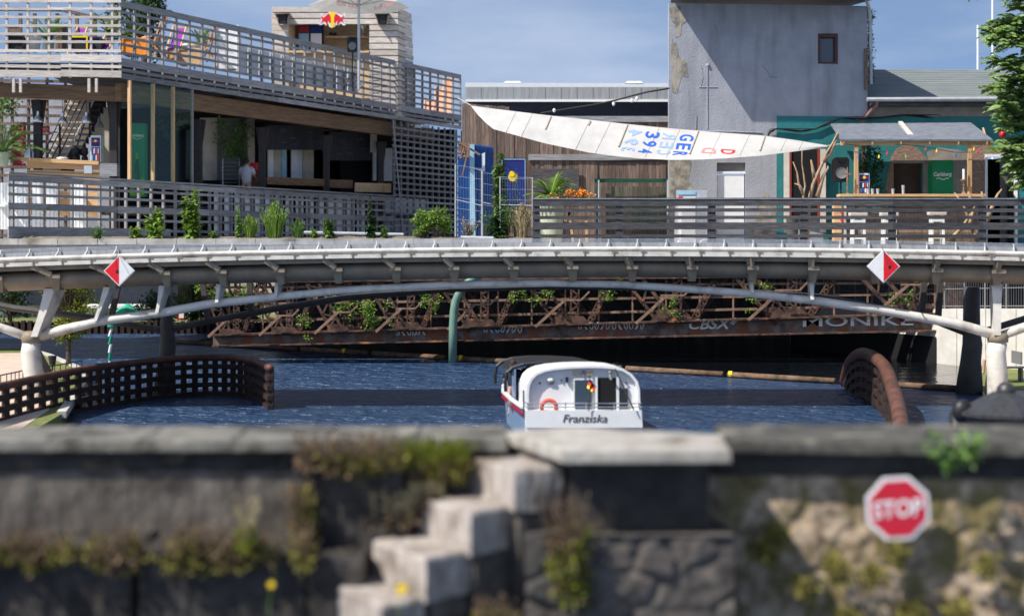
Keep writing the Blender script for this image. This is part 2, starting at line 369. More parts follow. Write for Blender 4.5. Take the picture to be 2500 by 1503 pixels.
# soil strip where weeds root
m = MB(); 
N_=60
for i in range(N_):
    x0 = -19.5+i*(xs+19.5)/N_; x1 = x0+(xs+19.5)/N_
    h0 = .03+.05*noise.noise(V(x0*1.3,0,0)); h1 = .03+.05*noise.noise(V(x1*1.3,0,0))
    m.add([(x0,YF+.35,ZL+.004),(x1,YF+.35,ZL+.004),(x1,YF+.8,ZL+.1+h1),(x0,YF+.8,ZL+.1+h0),(x1,YF+1.6,ZL+.1+h1),(x0,YF+1.6,ZL+.1+h0)],[(0,1,2,3),(3,2,4,5)])
m.build('soil_bed', M['soil'], kind='structure')
# front kerb of the quay
m = MB()
for i in range(14):
    a = -20.5+i*(xs+20.5)/14; b = a+(xs+20.5)/14-.02
    m.bb(a, b, YF-.12, YF+.28, ZL-.2, ZL+.035)
m.build('quay_kerb', M['concrete'], label='long weathered concrete kerb under the weeds along the quay edge', cat='kerb')
# quay wall deep under the terrace
m = MB(); m.bb(-11.5, 40, 73.5, 74.5, -1, 4.1); m.build('quay_wall', M['darkstone'], label='dark stone quay wall in the shade behind the rusty truss', cat='wall')
# far left bank
m = MB(); m.prism([(-60,77,-1),(-10,77,-1),(-10,130,-1),(-60,130,-1)],(0,0,1.3)); m.build('far_bank', M['grass'], kind='structure')
m = MB()
for i in range(60):
    x = -32+i*.34; m.bb(x, x+.20, 76.7, 76.95, -.5, .62+.05*math.sin(i)); m.bb(x+.2, x+.34, 76.85, 76.97, -.5, .58)
m.build('sheet_piling', M['rustdark'], label='rust brown sheet piling wall at the far left water edge', cat='piling')
# left promenade: grass strip and paving
z = .32
gp = [at_water(-90, 852, z), at_water(60, 850, z), at_water(120, 868, z), at_water(205, 905, z), at_water(212, 925, z), at_water(150,1010,z), at_water(-40,1120,z), at_water(-300,1120,z), at_water(-300,852,z)]
m = MB(); m.prism([(p.x,p.y,-.6) for p in gp],(0,0,.6+z)); m.build('left_bank', M['grass'], kind='structure')
zz = z+.01
m = MB(); q = [at_water(-200, 863, zz), at_water(48, 861, zz), at_water(88,880,zz), at_water(130, 906, zz), at_water(120,1000,zz), at_water(-60, 1118, zz), at_water(-280,1118,zz)]
m.add(q[::-1], [tuple(range(7))]); m.build('promenade', M['tarmac'], kind='structure')
m = MB()
for a, b in zip(gp[1:5], gp[2:6]): m.beam((a.x,a.y,z-.02),(b.x,b.y,z-.02),.22,.16)
m.build('bank_edging', M['concrete'], label='pale stone edging where the left grass bank meets the water', cat='edging')
# right bank with pale retaining wall
wl = [PZ(1930, 0, 66), PZ(2560, 0, 51.5)]
m = MB()
for i in range(10):
    a = wl[0].lerp(wl[1], i/10); b = wl[0].lerp(wl[1], (i+1)/10-.002)
    za = H-149*a.y/F; zb = H-149*b.y/F
    m.add([(a.x,a.y,-.5),(b.x,b.y,-.5),(b.x,b.y,zb),(a.x,a.y,za),(a.x+.4,a.y+.5,-.5),(b.x+.4,b.y+.5,-.5),(b.x+.4,b.y+.5,zb),(a.x+.4,a.y+.5,za)],
          [(0,1,2,3),(3,2,6,7),(1,5,6,2),(4,0,3,7),(5,4,7,6)])
m.build('retaining_wall', M['wallpale'], label='pale smooth retaining wall on the right bank beyond the rusty truss', cat='wall')
t = thing('mesh_fence', 'tall grey mesh fence standing on the pale retaining wall', 'fence', (wl[1].x, wl[1].y, 2.2))
mm = MB()
for i in range(15):
    a = wl[0].lerp(wl[1], i/14.0); za = H-149*a.y/F
    p = MB(); p.tube([(a.x+.2,a.y+.25,za),(a.x+.2,a.y+.25,za+1.5)], .035, 6); p.build('post', M['grey'], t)
    if i < 14:
        b = wl[0].lerp(wl[1], (i+1)/14.0)
        for k in range(9):
            q = a.lerp(b, k/9); mm.tube([(q.x+.2,q.y+.25,za+.05),(q.x+.2,q.y+.25,za+1.42)], .012, 3, caps=False)
        for h in (.1,.75,1.4): mm.beam((a.x+.2,a.y+.25,za+h),(b.x+.2,b.y+.25,H-149*b.y/F+h),.02,.03)
mm.build('mesh_panel', M['grey'], t)
m = MB(); a = wl[0]; b = wl[0].lerp(wl[1], .62); m.prism([(a.x,a.y-.12,-.5),(b.x,b.y-.12,-.5),(b.x,b.y-.12,1.02),(a.x,a.y-.12,1.02)],(0,.1,0)); m.build('painted_shade_panel', M['darkroom'], label='black panel painted as deep shade below the pale retaining wall', cat='wall')  # added black panel, painted shade beneath the truss
z2 = .1
g2 = [at_water(2395, 925, z2), at_water(2700, 925, z2), at_water(2700, 1100, z2), at_water(2410, 1100, z2)]
m = MB(); m.prism([(p.x,p.y,-.6) for p in [PZ(2352,0,56),PZ(2700,0,48.5),g2[1],g2[2],g2[3],g2[0]]],(0,0,.6+z2)); m.build('right_bank', M['grass'], kind='structure')
m = MB(); q = [at_water(2400, 955, z2+.01), at_water(2700, 950, z2+.01), at_water(2700, 1090, z2+.01), at_water(2414, 1090, z2+.01)]
m.add(q[::-1], [(0,1,2,3)]); m.build('right_path', M['tarmac'], kind='structure')

# ================================================================ ARCH BRIDGE
YB = 40.0; SB = F/YB
def ypipe(x): return 608+1.18e-5*(x-1500)**2
def BP(x, y, d=0.0, dx=0.0):        # point on the bridge's front face, d metres deeper
    p = P(x, y, YB); return Vector((p.x+dx, p.y+d, p.z))
br = thing('arch_bridge', 'slim pale steel arch bridge with glass parapet spanning the canal', 'bridge', (0, 42, 2))
X0, X1 = -130, 2640; ST = 30
xsn = [X0+(X1-X0)*i/ST for i in range(ST+1)]
m = MB()   # deck slab
for a, b in zip(xsn, xsn[1:]):
    A = BP(a, ypipe(a)+14, .05); B = BP(b, ypipe(b)+14, .05)
    m.add([A, B, B+V(.3,4.6,0), A+V(.3,4.6,0), A-V(0,0,.16), B-V(0,0,.16), B+V(.3,4.6,-.16), A+V(.3,4.6,-.16)],
          [(0,1,2,3),(7,6,5,4),(4,5,1,0),(3,2,6,7)])
m.build('deck', M['steelbrown'], br)
m = MB(); m.tube([BP(x, ypipe(x), -.02) for x in xsn], .068, 10); m.build('front_pipe', M['steelwhite'], br, smooth=True)
m = MB()
for a, b in zip(xsn, xsn[1:]): m.beam(BP(a, ypipe(a)+12.5, -.03), BP(b, ypipe(b)+12.5, -.03), .10, .105)
m.build('edge_beam', M['steelwhite'], br)
m = MB()
for i in range(39):
    x = -60+i*70.7; m.beam(BP(x+2, ypipe(x)+5, -.09), BP(x+2, ypipe(x)+18, -.09), .03, .03); 
    m.beam(BP(x-2,ypipe(x)+7,-.085),BP(x+12,ypipe(x)+7,-.085),.02,.035)
m.build('clamps', M['steelbrown'], br)['kind'] = 'stuff'
for i in range(38):
    x = 64-71*2+i*70.9; yp = ypipe(x); p = MB()
    p.beam(BP(x-2, yp+3, -.07), BP(x+4, yp-14, .12), .035, .045); p.beam(BP(x+4, yp-13, .12), BP(x+4.5, yp-24, .15), .025, .03)
    p.build('parapet_post', M['zinc'], br)
m = MB(); m2 = MB()
for a, b in zip(xsn, xsn[1:]):
    m.prism([BP(a, ypipe(a)-5, .18), BP(b, ypipe(b)-5, .18), BP(b, ypipe(b)-17, .2), BP(a, ypipe(a)-17, .2)], (0,.02,0))
    for k, dy in enumerate((-19,-22,-25)): m2.beam(BP(a,ypipe(a)+dy,.2), BP(b,ypipe(b)+dy,.2), .014, .014)
m.build('kick_plate', M['metalgrey'], br); m2.build('rail_wires', M['galv'], br)
# belly girder: rounded tube below the deck
prof = [(27,1.0),(29,.55),(34,.35),(44,.22),(58,.22),(68,.35),(75,.6),(78,1.2),(77,2.6),(70,3.6),(30,3.8)]
def gy(x, k):      # pixel offset below the pipe, slightly smaller at midspan
    s_ = .90+.10*min(1, abs(x-1450)/1400); return k*s_
m = MB(); np_ = len(prof); vs = []; fs = []
for x in xsn:
    for k, d in prof: vs.append(BP(x, ypipe(x)+gy(x,k)*YB/(YB), d, .22)+V(0,0,0))
for i in range(ST):
    for j in range(np_): fs.append((i*np_+j, (i+1)*np_+j, (i+1)*np_+(j+1)%np_, i*np_+(j+1)%np_))
m.add(vs, fs); m.build('girder', M['steelbrown'], br, smooth=True)
# brackets and struts
def arch_y(x):
    pts = [(78,826),(98,818.6),(238,784.6),(391,764),(510,742),(646,727),(840,708),(1106,694),(1310,690.5),(1515,694),(1660,704),(1830,716),(2000,735),(2170,760),(2340,791),(2436,820)]
    if x <= pts[0][0]: return pts[0][1]
    for a, b in zip(pts, pts[1:]):
        if x <= b[0]: return a[1]+(b[1]-a[1])*(x-a[0])/(b[0]-a[0])
    return pts[-1][1]
tops = [-65,78,220,362,503,646,789,935,1082,1230,1379,1530,1681,1830,1981,2136,2289,2439,2590]
bots = [-15,123,262,396,534,676,817,960,1103,1249,1394,1540,1687,1835,1983,2136,2286,2436,2585]
for i, (a, b) in enumerate(zip(tops, bots)):
    yp = ypipe(a); yb = ypipe(b); p = MB()
    A = BP(a, yp+19, .02); B = BP(b, yb+40, .10); C = BP(b, yb+48, .14); D = BP(b+2, yb+79, .24)
    w0 = .30
    p.beam(A, B, .16, .14, up=(0,0,1)); 
    p.prism([A+V(0,.02,0), B+V(-.02,.02,0), B+V(.26,.5,.0), A+V(.3,.5,0)], (0,0,-.06))
    p.box((B+C)/2+V(.05,.02,0), (.38 if i in (1,17) else .30,.2,.11))
    tw = .34 if i in (1, 17) else .27
    p.prism([C+V(-tw/2+.05,0,0), C+V(tw/2+.05,0,0), D+V(.08+.05,.02,0), D+V(-.08+.05,.02,0)], (0,.42,0))
    p.build('bracket', M['steelbrown'], br)
YA = 40.62
for (xb, xa, tw, bw) in ((123,84,30,19),(262,232,19,10),(396,383,17,9),(534,529,14,9),(676,673,11,8),(1835,1838,11,9),(1983,1984,15,10),(2436,2437,30,20),(2590,2600,18,12)):
    yb = ypipe(xb)+74; ya = arch_y(xa)-2; p = MB(); n = 5; vs = []; fs = []
    if ya-yb < 4: continue
    for k in range(n+1):
        t_ = k/n; x = xb+(xa-xb)*t_**1.1; y = yb+(ya-yb)*t_; hw = (tw+(bw-tw)*min(1,t_*1.5))
        Y_ = YB+.5-(.15)*t_
        for sx, sy in ((-hw/2,0),(hw*.35,-.0),(hw*.9,.45),(-hw*.2,.5)):
            q = P(x+sx, y, Y_); vs.append(V(q.x, q.y+sy, q.z))
    for k in range(n):
        for j in range(4): fs.append((k*4+j, (k+1)*4+j, (k+1)*4+(j+1)%4, k*4+(j+1)%4))
    p.add(vs, fs); p.build('strut', M['steelwhite'], br)
m = MB()
ax = [78+(2436-78)*i/44 for i in range(45)]
m.tube([P(x, arch_y(x), YA) for x in ax], [.13-.045*math.sin(math.pi*i/44)+.01 for i in range(45)], 12); m.build('arch_tube', M['steelwhite'], br, smooth=True)
m = MB(); m.tube([P(-160,740,YA), P(0,798,YA), P(78,826,YA)], .12, 12); m.build('arch_tube', M['steelwhite'], br, smooth=True)
m = MB(); m.tube([P(2436,822,YA), P(2500,800,YA), P(2680,745,YA)], .12, 12); m.build('arch_tube', M['steelwhite'], br, smooth=True)
for nx, lean in ((78, 1), (2436, 0)):
    c = P(nx, 822, YA)
    m = MB(); m.lathe(c+V(0,0,-.17), [(.20,0),(.27,.03),(.28,.16),(.25,.26),(.17,.33)], 20); m.build('collar', M['steelbrown'], br, smooth=True)
    m = MB(); m.tube([P(nx,834,YA), P(nx-5+lean*2,860,YA), P(nx-2+lean*4,900,YA-.05), P(nx+lean*16,960,YA+.1), P(nx+lean*30,1050,YA+.3)], [.25,.265,.27,.28,.30], 18)
    m.build('pier_leg', M['steelwhite'], br, smooth=True)
    m = MB(); c1 = P(nx+lean*12, 880, YA)
    if lean: m.tube([P(nx+4,860,YA+.2), P(nx+40,935,YA+1.2), P(nx+70,1010,YA+2.0)], [.2,.25,.3], 14)
    else: m.tube([P(nx-2,870,YA+.3), P(nx-6,935,YA+.9), P(nx-8,1010,YA+1.6)], [.2,.27,.3], 14)
    m.build('pier_leg', M['steelbrown'], br, smooth=True)
# rear arch, shade put into its dark paint
YR = 45.2
def RA(x): 
    pts = [(-60,734),(34,752),(221,775),(357,800),(408,806),(510,783),(680,752),(840,727),(1100,705),(1400,698),(1700,706),(2000,725),(2250,770),(2372,818),(2520,772),(2640,740)]
    for a, b in zip(pts, pts[1:]):
        if x <= b[0]: return a[1]+(b[1]-a[1])*(x-a[0])/(b[0]-a[0])
    return pts[-1][1]
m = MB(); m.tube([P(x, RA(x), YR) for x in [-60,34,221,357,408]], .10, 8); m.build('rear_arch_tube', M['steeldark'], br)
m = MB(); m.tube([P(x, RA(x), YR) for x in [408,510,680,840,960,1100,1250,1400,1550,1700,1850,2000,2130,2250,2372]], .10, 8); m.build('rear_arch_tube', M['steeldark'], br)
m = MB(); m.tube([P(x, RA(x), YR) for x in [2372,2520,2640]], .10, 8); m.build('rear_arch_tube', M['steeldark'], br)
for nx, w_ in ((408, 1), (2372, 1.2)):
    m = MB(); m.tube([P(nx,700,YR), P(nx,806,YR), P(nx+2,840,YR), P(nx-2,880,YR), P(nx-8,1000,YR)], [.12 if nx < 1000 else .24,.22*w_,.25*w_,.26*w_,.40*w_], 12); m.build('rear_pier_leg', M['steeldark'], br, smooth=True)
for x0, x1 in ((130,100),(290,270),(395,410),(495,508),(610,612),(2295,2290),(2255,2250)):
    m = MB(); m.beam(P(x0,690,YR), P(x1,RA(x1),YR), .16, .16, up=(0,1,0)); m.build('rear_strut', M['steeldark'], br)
# half-and-half diamond marks hung on the bridge
def diamond(cx, cy, hs, left, right, lab, rodx):
    t = thing('diamond_mark', lab, 'waterway sign', P(cx, cy+hs, YB-.35))
    Yd = YB-.35; c = P(cx, cy, Yd); h = hs*Yd/F
    def dia(q, k=1): return [c+V(0,q,h*k), c+V(h*k,q,0), c+V(0,q,-h*k), c+V(-h*k,q,0)]
    p = MB(); p.prism(dia(0), (0,.03,0)); p.build('plate', M['white'], t)
    p = MB(); a = dia(-.006,.93); p.prism([a[0],a[3],a[2]], (0,.004,0)); p.build('left_half', left, t)
    p = MB(); p.prism([a[0],a[1],a[2]], (0,.004,0)); p.build('right_half', right, t)
    p = MB(); p.tube([c+V(-.05,.0,h+.1), c+V(-.02,-.25,h*.6), c+V(.04,-.32,.05)], .008, 5); p.build('lamp_arm', M['black'], t)
    p = MB(); p.box(c+V(rodx,-.32,-.02), (.07,.06,.10)); p.build('lamp', M['black'], t)
    p = MB(); p.beam(c+V(0,.03,h*.9), BP(cx, ypipe(cx), -.05), .03,.03); p.build('hanger', M['galv'], t)
diamond(291, 661, 38, M['red'], M['white'], 'diamond sign with red left half hanging on the left of the bridge', .04)
diamond(2157, 650, 40.5, M['white'], M['red'], 'diamond sign with red right half hanging on the right of the bridge', .08)

# ================================================================ RUSTY TRUSS (old footbridge lying along the quay)
YT = 57.2
tr = thing('truss_bridge', 'old rusty lattice truss with sprayed lettering under the terrace', 'truss', P(1400, 830, YT))
def cb(x): return 842+(806-842)*(x-600)/(2300-600)
def ct(x): return 815+(764-815)*(x-600)/(2300-600)
m = MB(); n = 24; Xa, Xb = 520, 2345
for i in range(n):
    a = Xa+(Xb-Xa)*i/n; b = Xa+(Xb-Xa)*(i+1)/n-.3
    m.prism([P(a,cb(a),YT), P(b,cb(b),YT), P(b,ct(b),YT), P(a,ct(a),YT)], (0,.3,0))
m.build('bottom_chord', M['truck'], tr)
m = MB()
for (f, o_) in ((ct,0),(cb,0)):
    m.beam(P(Xa,f(Xa),YT-.02), P(Xb,f(Xb),YT-.02), .5,.06)
m.build('flange', M['rust'], tr)
m = MB(); m.beam(P(Xa, 678, YT+.1), P(Xb, 660, YT+.1), .35, .4); m.build('top_chord', M['rust'], tr)
def lattice(p, a, b, w_):   # latticed member: two angles with zigzag lacing
    a = Vector(a); b = Vector(b); d = (b-a); L_ = d.length; d.normalize(); sd_ = d.cross(V(0,1,0)).normalized()
    for s_ in (-1,1): p.beam(a+sd_*s_*w_*.42, b+sd_*s_*w_*.42, .07, w_*.2, up=sd_)
    k = max(3, int(L_/(w_*.55)))
    for i in range(k):
        q = a+d*(L_*i/k); r_ = a+d*(L_*(i+1)/k); s_ = 1 if i % 2 else -1
        p.beam(q+sd_*s_*w_*.4+V(0,-.03,0), r_-sd_*s_*w_*.4+V(0,-.03,0), .03, .07, up=sd_)
nodes = [560,690,830,985,1165,1385,1635,1915,2225]
for i, x in enumerate(nodes):
    top = 678+(660-678)*(x-Xa)/(Xb-Xa); yb = ct(x)+4; k = 1+.10*i; wdt = .42+.04*i
    p = MB(); lattice(p, P(x-5,yb,YT), P(x-62*k,top,YT), wdt); p.build('diagonal', M['rust'], tr)
    p = MB(); lattice(p, P(x+16,yb,YT+.04), P(x+20,top,YT+.04), wdt*.55); p.build('vertical', M['rust'], tr)
    p = MB(); lattice(p, P(x+34*k,yb,YT+.08), P(x+75*k,top,YT+.08), wdt*.36); p.build('diagonal', M['rust'], tr)
    p = MB(); p.prism([P(x-32*k,yb+2,YT-.06), P(x+42*k,yb+2,YT-.06), P(x+26*k,yb-16*k,YT-.06), P(x-18*k,yb-18*k,YT-.06)], (0,.05,0)); p.build('gusset', M['rust'], tr)
    p = MB(); p.beam(P(x-52*k,yb+2,YT-.5), P(x-4*k,yb-42*k,YT-.5), .06,.10); p.beam(P(x-14*k,yb-42*k,YT-.5), P(x+22*k,yb-42*k,YT-.5), .05,.06); p.beam(P(x+22*k,yb-42*k,YT-.5), P(x+36*k,yb-56*k,YT-.5), .05,.06)
    p.build('brace', M['rusttan'], tr)
m = MB()
for f in (.22,.5,.78):
    def ry(x): return ct(x)+(669-ct(x))*f
    m.beam(P(Xa,ry(Xa),YT+.25), P(Xb,ry(Xb),YT+.25), .06,.09)
for i in range(22):
    x = Xa+40+i*82; m.beam(P(x,ct(x),YT+.25), P(x,672,YT+.25), .05,.06)
for i, x in enumerate(nodes):
    k = 1+.10*i; x += 34*k; top = 678+(660-678)*(x-Xa)/(Xb-Xa); yb = ct(x)-8
    p = MB(); lattice(p, P(x-5,yb,YT+1.9), P(x-58*k,top,YT+1.9), .45); p.build('rear_diagonal', M['rust'], tr)
    p = MB(); lattice(p, P(x+10,yb,YT+1.9), P(x+54*k,top,YT+1.9), .30); p.build('rear_diagonal', M['rust'], tr)
m.build('handrails', M['rusttan'], tr)
def on_truss(cx, cy, wd, ht, slope=-.015):
    return lambda u, v: P(cx+u*wd, cy-v*ht+slope*u*wd, YT-.012)
m = MB(); lettering(m, 'MONIKE', on_truss(2095, 783, 270, 25), bold=.01); lettering(m, 'CBSX*', on_truss(1742, 790, 120, 26), shear=.3, bold=.02)
for cx, wd, s_ in ((1500,170,1),(1235,100,2),(1040,40,4),(1000,60,3)):
    q = random.Random(s_)
    for k in range(int(wd/14)):
        x = cx-wd/2+k*14; pts = [P(x+5*math.cos(a*.9+k), 803-(cx-1235)*.03+9*math.sin(a*1.1+k*2), YT-.02) for a in range(7)]
        m.tube(pts, .022, 4)
m.build('lettering', M['graffiti'], tr)
p = MB(); p.box(P(2325,730,YT), (.6,.5,1.3)); p.build('end_post', M['rust'], tr)
# floating boom
bm = thing('floating_boom', 'long rusty floating boom lying across the canal', 'boom', (0, 58, 0))
n = 9
for i in range(n):
    a = b0.lerp(b1, i/n); b = b0.lerp(b1, (i+1)/n-.006); a.z = b.z = .10
    p = MB(); p.tube([a, b], .10, 10); p.build('float', M['rusttop'] if i in (1,) else M['boom'], bm, smooth=True)
for f in (.29,.46,.63,.78):
    q = b0.lerp(b1, f); q.z = .12; p = MB(); p.tube([q-V(.06,0,0), q+V(.06,-.04,0)], .11, 10); p.build('marker_band', M['yellow'], bm)
# green swan-neck pole
t = thing('green_pole', 'thick sage green steel pole with curved top in front of the rusty truss', 'pole', at_water(1103, 857))
p = MB(); Yp = at_water(1103,857).y
Yp = 56.3
M['sage'] = mat('sage_green_paint', (.12,.22,.17), (.17,.27,.215), 3, .5)
p.tube([P(1105,872,Yp)-V(0,0,.2), P(1106,800,Yp), P(1108,760,Yp), P(1112,735,Yp), P(1122,712,Yp), P(1140,690,Yp), P(1170,672,Yp)], [.16]*4+[.15,.14,.12], 10); p.build('shaft', M['sage'], t, smooth=True)
# ================================================================ FENDERS
def fender(name, lab, path, ztop, nr, postn, r_top, dz=.32, zb=-.3):
    t = thing(name, lab, 'fender', (path[0][0], path[0][1], 0))
    zt = ztop if callable(ztop) else (lambda f: ztop)
    n = len(path)
    p = MB(); p.tube([(a[0],a[1],zt(i/(n-1))) for i,a in enumerate(path)], r_top, 12); p.build('top_rail', M['rusttop'], t, smooth=True)
    for k in range(1, nr+1):
        p = MB()
        for i in range(n-1):
            a, b = path[i], path[i+1]; za = zt(i/(n-1))-k*dz; zb_ = zt((i+1)/(n-1))-k*dz
            if max(za,zb_) < -.25: continue
            p.beam((a[0],a[1],za),(b[0],b[1],zb_), .16, dz*.5)
        if p.v: p.build('rail', M['rustdark'], t)
    for j in range(postn):
        f = j/(postn-1)*(n-1); i = min(int(f), n-2); u = f-i
        x = path[i][0]+(path[i+1][0]-path[i][0])*u; y = path[i][1]+(path[i+1][1]-path[i][1])*u
        z_ = zt(f/(n-1)); 
        if z_ < .15: continue
        p = MB(); p.box((x,y+.1,(z_-.05+zb)/2), (.15,.15,z_-.05-zb)); p.build('post', M['rustdark'], t)
    return t
def sm(pts, k=6):     # catmull-rom
    out = []
    for i in range(len(pts)-1):
        p0 = pts[max(i-1,0)]; p1 = pts[i]; p2 = pts[i+1]; p3 = pts[min(i+2,len(pts)-1)]
        for j in range(k):
            u = j/k; out.append(tuple(.5*((2*b)+(-a+c)*u+(2*a-5*b+4*c-d)*u*u+(-a+3*b-3*c+d)*u**3) for a,b,c,d in zip(p0,p1,p2,p3)))
    out.append(pts[-1]); return out
zf = 1.12
lp = [at_water(x, y, zf) for x, y in ((-130,972),(0,944),(110,920),(215,900),(300,889),(400,878),(500,872.5),(580,874),(630,884),(660,899))]
lp = sm([(p.x,p.y) for p in lp])
fender('timber_fender', 'long curved rusty steel fender wall in the water at the left', lp, zf, 4, 34, .105, dz=.27)
rp = [PZ(2062,0,47.5), PZ(2075,0,46), PZ(2100,0,44), PZ(2130,0,42), PZ(2160,0,39.5), PZ(2180,0,36), PZ(2195,0,33), PZ(2205,0,29.5)]
rz_ = [.15, .85, 1.28, 1.35, 1.25, 1.0, .78, .5]
rp3 = sm([(p.x,p.y,z_) for p,z_ in zip(rp,rz_)])
nn = len(rp3)
fender('timber_fender', 'short arched rusty steel fender rising from the water at the right', [(a[0],a[1]) for a in rp3], lambda f: rp3[min(nn-1,int(f*(nn-1)+.5))][2], 4, 16, .175, dz=.30)
# ================================================================ BOAT
YS = 33.6; sS = F/YS
def BT(x, y, d=0): 
    p = P(x, y, YS); return V(p.x, p.y+d, p.z)
bt = thing('tour_boat', 'white canal tour boat seen from the stern under the bridge', 'boat', BT(1420, 1090))
OFFX = -.42  # bow lies further left
def sk(p, d): return V(p.x-d*.125, p.y+d, p.z)      # hull runs away to the left
p = MB()
LB = 11.5
st = [BT(1282,1125), BT(1568,1125), BT(1568,1000), BT(1282,1000)]
p.prism(st, (0,.25,0)); p.build('transom', M['hull'], bt)
p = MB()
secs = []
for d, wf, zo in ((.25,1,0),(2,1.03,0),(4,1.0,0),(5.6,.85,.0),(6.8,.5,.05),(7.5,.15,.1)):
    c = sk(BT(1425,1000),d); hw = 1.31*wf; zt_ = c.z+.0+zo
    secs.append([V(c.x-hw,c.y,zt_), V(c.x-hw*.93,c.y,.0-.2), V(c.x+hw*.93,c.y,-.2), V(c.x+hw,c.y,zt_)])
vs = [q for s_ in secs for q in s_]; fs = []
for i in range(len(secs)-1):
    for j in range(4): fs.append((i*4+j, (i+1)*4+j, (i+1)*4+(j+1)%4, i*4+(j+1)%4))
fs.append((len(vs)-4,len(vs)-3,len(vs)-2,len(vs)-1)); p.add(vs, fs); p.build('hull', M['hullblue'], bt)
p = MB()
for s0, s1 in zip(secs, secs[1:]): p.beam(s0[0]+V(-.03,0,-.12), s1[0]+V(-.03,0,-.10), .06,.03)
p.build('red_stripe', M['winefr'], bt)
p = MB()
for s0, s1 in zip(secs, secs[1:]): p.beam(s0[0]+V(-.02,0,.03), s1[0]+V(-.02,0,.03), .10,.05)
p.build('gunwale', M['hull'], bt)
# cabin back wall outline
out = [(1284,1002),(1284,960),(1286,938),(1293,922),(1306,910),(1325,902),(1350,897),(1390,893.5),(1430,892),(1470,892.5),(1500,895),(1522,900),(1541,912),(1555,930),(1560,950),(1562,1002)]
p = MB(); p.prism([BT(x,y,.05) for x,y in out], (0,.1,0)); p.build('cabin_back', M['hull'], bt)
p = MB(); vs = []; 
for d in (-.09, 1.2):
    for x, y in out: q = sk(BT(x,y,0), d); vs.append(q)
n = len(out)
p.add(vs, [(i,i+1,i+1+n,i+n) for i in range(n-1)])
inn = []
for d in (-.09, 1.2):
    for x, y in out:
        q = sk(BT(1424+(x-1424)*.96, 1002+(y-1002)*.955, 0), d); inn.append(q)
p.add(inn, [(i+n,i+1+n,i+1,i) for i in range(n-1)])
p.add(vs[:n]+inn[:n], [(i+n,i+1+n,i+1,i) for i in range(n-1)])
p.build('cabin_shell', M['hull'], bt, smooth=False)
# dark tarp roof and frame forward
fo = [(1272,955),(1271,930),(1276,905),(1290,893),(1320,884),(1370,880),(1430,880),(1500,884),(1560,900),(1572,930),(1573,955)]
p = MB(); vs = []
for d in (2.2, 4.8):
    for x, y in fo[2:9]:
        q = P(x-8, y, YS); q = V((q.x-PZ(1400,0,YS).x)*.97+PZ(1400,0,YS).x-d*.105, YS+d, q.z-.02*d-.15); vs.append(q)
n = 7; p.add(vs, [(i,i+1,i+1+n,i+n) for i in range(n-1)]); p.build('canopy', M['tarp'], bt, smooth=True)
p = MB()
for d in (2.2, 4.8):
    c = []
    for x, y in fo:
        q = P(x-18, y, YS); c.append(V((q.x-PZ(1400,0,YS).x)*.97+PZ(1400,0,YS).x-d*.105, YS+d, q.z-.02*d-.17))
    p.tube(c, .045, 6)
p.build('canopy_frame', M['black'], bt)
p = MB(); c = sk(BT(1425,1000),4.2); p.prism([V(c.x-1.2,c.y-2.2,c.z-.05),V(c.x+1.2,c.y-2.2,c.z-.05),V(c.x+.6,c.y+1.9,c.z-.05),V(c.x-1.0,c.y+1.9,c.z-.05)],(0,0,-.1)); p.build('foredeck', M['grey'], bt)
p = MB()  # side screen with pale panels
a = secs[1][0]; b = secs[3][0]; p.prism([a+V(.05,0,.02), b+V(.05,0,.02), b+V(.05,0,.5), a+V(.05,0,.75)], (.03,0,0)); p.build('side_screen', M['hullblue'], bt)
p = MB()
for i in range(1):
    q = sk(BT(1284,950),.25+i*1.2); p.beam(q+V(-.02,0,-.3), q+V(-.02,.75,-.3), .03,.5)
p.build('side_window', M['windowdark'], bt)
def plate(name, x0, x1, y0, y1, mt, d=.03, th=.02, par=bt):
    q = MB(); A = BT(x0,y0,d); B = BT(x1,y1,d); q.bb(A.x,B.x,A.y-th,A.y,A.z,B.z); return q.build(name, mt, par)
wd = plate('door', 1400, 1447, 923, 1000, M['hull'], .04, .03)
plate('glass_pane', 1403, 1444, 927, 997, M['windowdark'], .0, .02, wd)
dw = plate('companionway', 1458, 1506, 922, 1000, M['darkroom'], .045, .03)
p = MB(); p.beam(BT(1456,1000,0), BT(1456,920,0), .05,.05); p.beam(BT(1508,1000,0), BT(1508,920,0), .06,.06); p.build('door_frame', M['hull'], dw)
vn = plate('vent', 1508, 1533, 946, 999, M['grey'], .04, .03)
p = MB()
for i in range(8): p.beam(BT(1509,950+i*6,0), BT(1532,950+i*6,0), .03,.02)
p.build('louvres', M['black'], vn)
for x, y, r_ in ((1318,935,.025),(1370,928,.022),(1528,934,.028)):
    p = MB(); p.lathe(BT(x,y,.05), [(r_,0),(r_,.05)], 10, axis=(0,-1,0)); p.build('porthole', M['textgrey'], bt)
p = MB(); p.ball(BT(1344,931,.02), .085, 12, (1,.5,.9)); p.build('spotlight', M['grey'], bt)
p = MB(); p.ball(BT(1344,927,-.01), .075, 12, (1,.5,.6)); p.build('dome_lamp', M['hull'], bt)
p = MB(); p.box(BT(1384,926,-.01), (.06,.06,.11)); p.build('lamp', M['black'], bt)
for x in (1406,1440):
    p = MB(); p.box(BT(x,910,.0), (.15,.05,.085)); p.build('name_plate', M['tan'], bt)
p = MB(); p.box(BT(1424,911,.0), (.05,.05,.14)); p.build('stern_light', M['grey'], bt)
p = MB(); p.tube([BT(1489,912,-.05), BT(1489,920,-.1), BT(1492,925,-.12)], .03, 6); p.ball(BT(1489,908,-.05), .05, 8); p.build('horn', M['grey'], bt)
